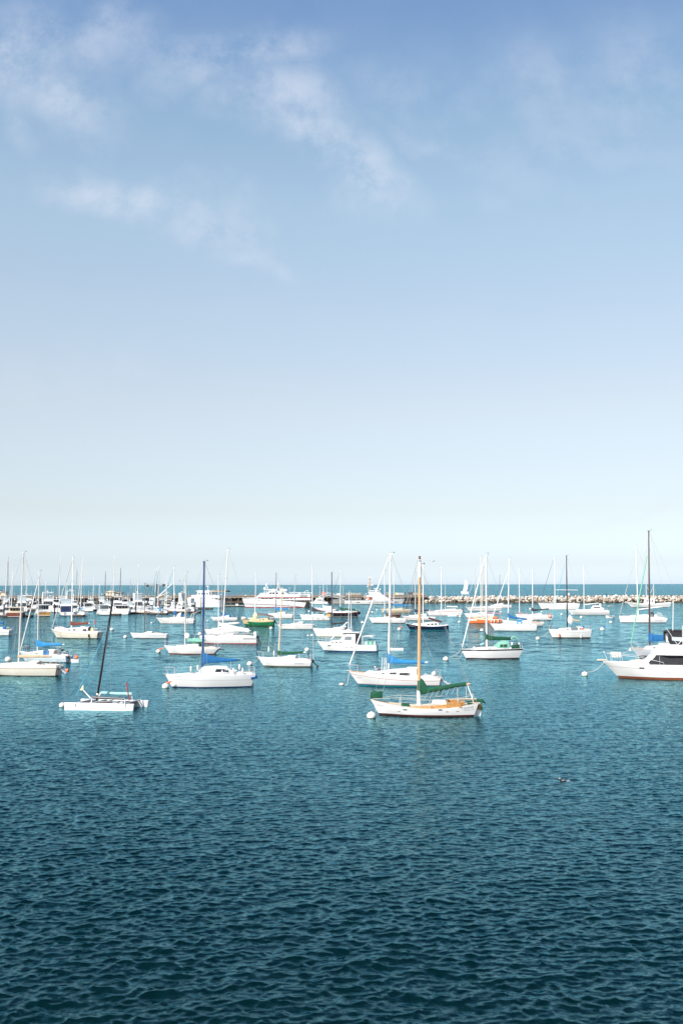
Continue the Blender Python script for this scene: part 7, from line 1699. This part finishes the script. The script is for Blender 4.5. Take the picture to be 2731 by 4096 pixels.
o = bird_body(birdg, birdw, birdd, 1.5).build('pelican'); bt = b_teal; u, z = bt.loc(1513, 2665); o.location = bt.C + Vector((u*math.cos(R(8)), -u*math.sin(R(8)), bt.house.at(u)[3]+bt.house.at(u)[4]-.02)); tag(o, 'grey and white gull resting on the cabin roof of the teal-bottomed sloop', 'seagull')

# ================================================================= mooring balls
orgp = mat('orange_float', (.80, .16, .05), .6)
for a_ in ((34, 2637, 12, 'white mooring ball between the cream sloop and the left edge', None, fender), (250, 2820, 12, 'large white mooring buoy against the bow of the racing catamaran'), (663, 2744, 14, 'white mooring ball with orange-red top under the blue-masted sloop bow', orgp), (634, 2605, 9.5, 'white mooring ball with orange pickup float left of the green-tarp sloop', orgp),
    (999, 2654, 11, 'white mooring ball left of the green-covered mid-harbour sloop bow'), (1485, 2861, 18, 'large white numbered mooring ball beside the bow of the wooden-masted sloop'), (1366, 2734, 10, 'low flattened weedy mooring float left of the teal-bottomed sloop'), (1228, 2598, 9.5, 'white mooring ball between green-covered sloop and fishing cruiser'),
    (1782, 2635, 11, 'white mooring ball left of the black-striped sloop bow'), (1926, 2520, 7, 'white mooring ball behind the forestay of the black-striped sloop'), (1836, 2487, 5.5, 'white mooring ball left of the orange sloop'), (1839, 2466, 5, 'white mooring ball at the stern of the red-striped ketch'),
    (1596, 2516, 7.5, 'white mooring ball with orange pickup float left of the navy sloop', orgp), (1449, 2489, 5.5, 'white mooring ball left of the brown-tarped sloop'), (1489, 2448, 4.5, 'white mooring ball with a dark bird on it, left of the beige sloop', birdd), (1507, 2439, 3.6, 'small white mooring ball under the bowsprit of the beige sloop'),
    (1236, 2445, 4.5, 'white mooring ball right of the excursion boat stern'), (1247, 2541, 6, 'white mooring ball before the navy-masted sloop bow'), (1232, 2542, 4, 'small pale float just left of the ball at the navy-masted sloop bow'), (1084, 2512, 7, 'white mooring ball right of the green-hulled sloop'),
    (800, 2535, 8, 'white mooring ball just right of the blue mast'), (831, 2482, 3.4, 'small white mooring ball left of the small blue-covered sloop'), (607, 2491, 3.8, 'small white mooring ball before the blue-forestay sloop'), (502, 2547, 7.5, 'white mooring ball left of the small daysailer'), (448, 2517, 7.5, 'white mooring ball right of the brown-covered sloop'),
    (2001, 2447, 4.2, 'white mooring ball below the stern of the long striped sloop'), (2119, 2435, 4.6, 'white mooring ball left of the long low sloop bow'), (2164, 2446, 3.2, 'small white mooring ball under the long low sloop'), (2244, 2457, 4.6, 'white mooring ball left of the pilothouse catamaran'), (2323, 2468, 5.2, 'white mooring ball under the pilothouse catamaran'),
    (2149, 2553, 8, 'white mooring ball left of the black-masted sloop bow'), (2441, 2488, 6, 'white mooring ball left of the long modern sloop bow'), (2407, 2516, 8, 'white mooring ball with a blue tag right of the black-masted sloop', bluep), (2337, 2696, 12, 'white mooring ball with rusty skirt left of the motor yacht')):
    px, py, rr = a_[:3]; buoy(px, py, rr, a_[3], flat=.55 if 'flattened' in a_[3] else .92, pick=a_[4] if len(a_) > 4 else None)
print('rocks', cnt)
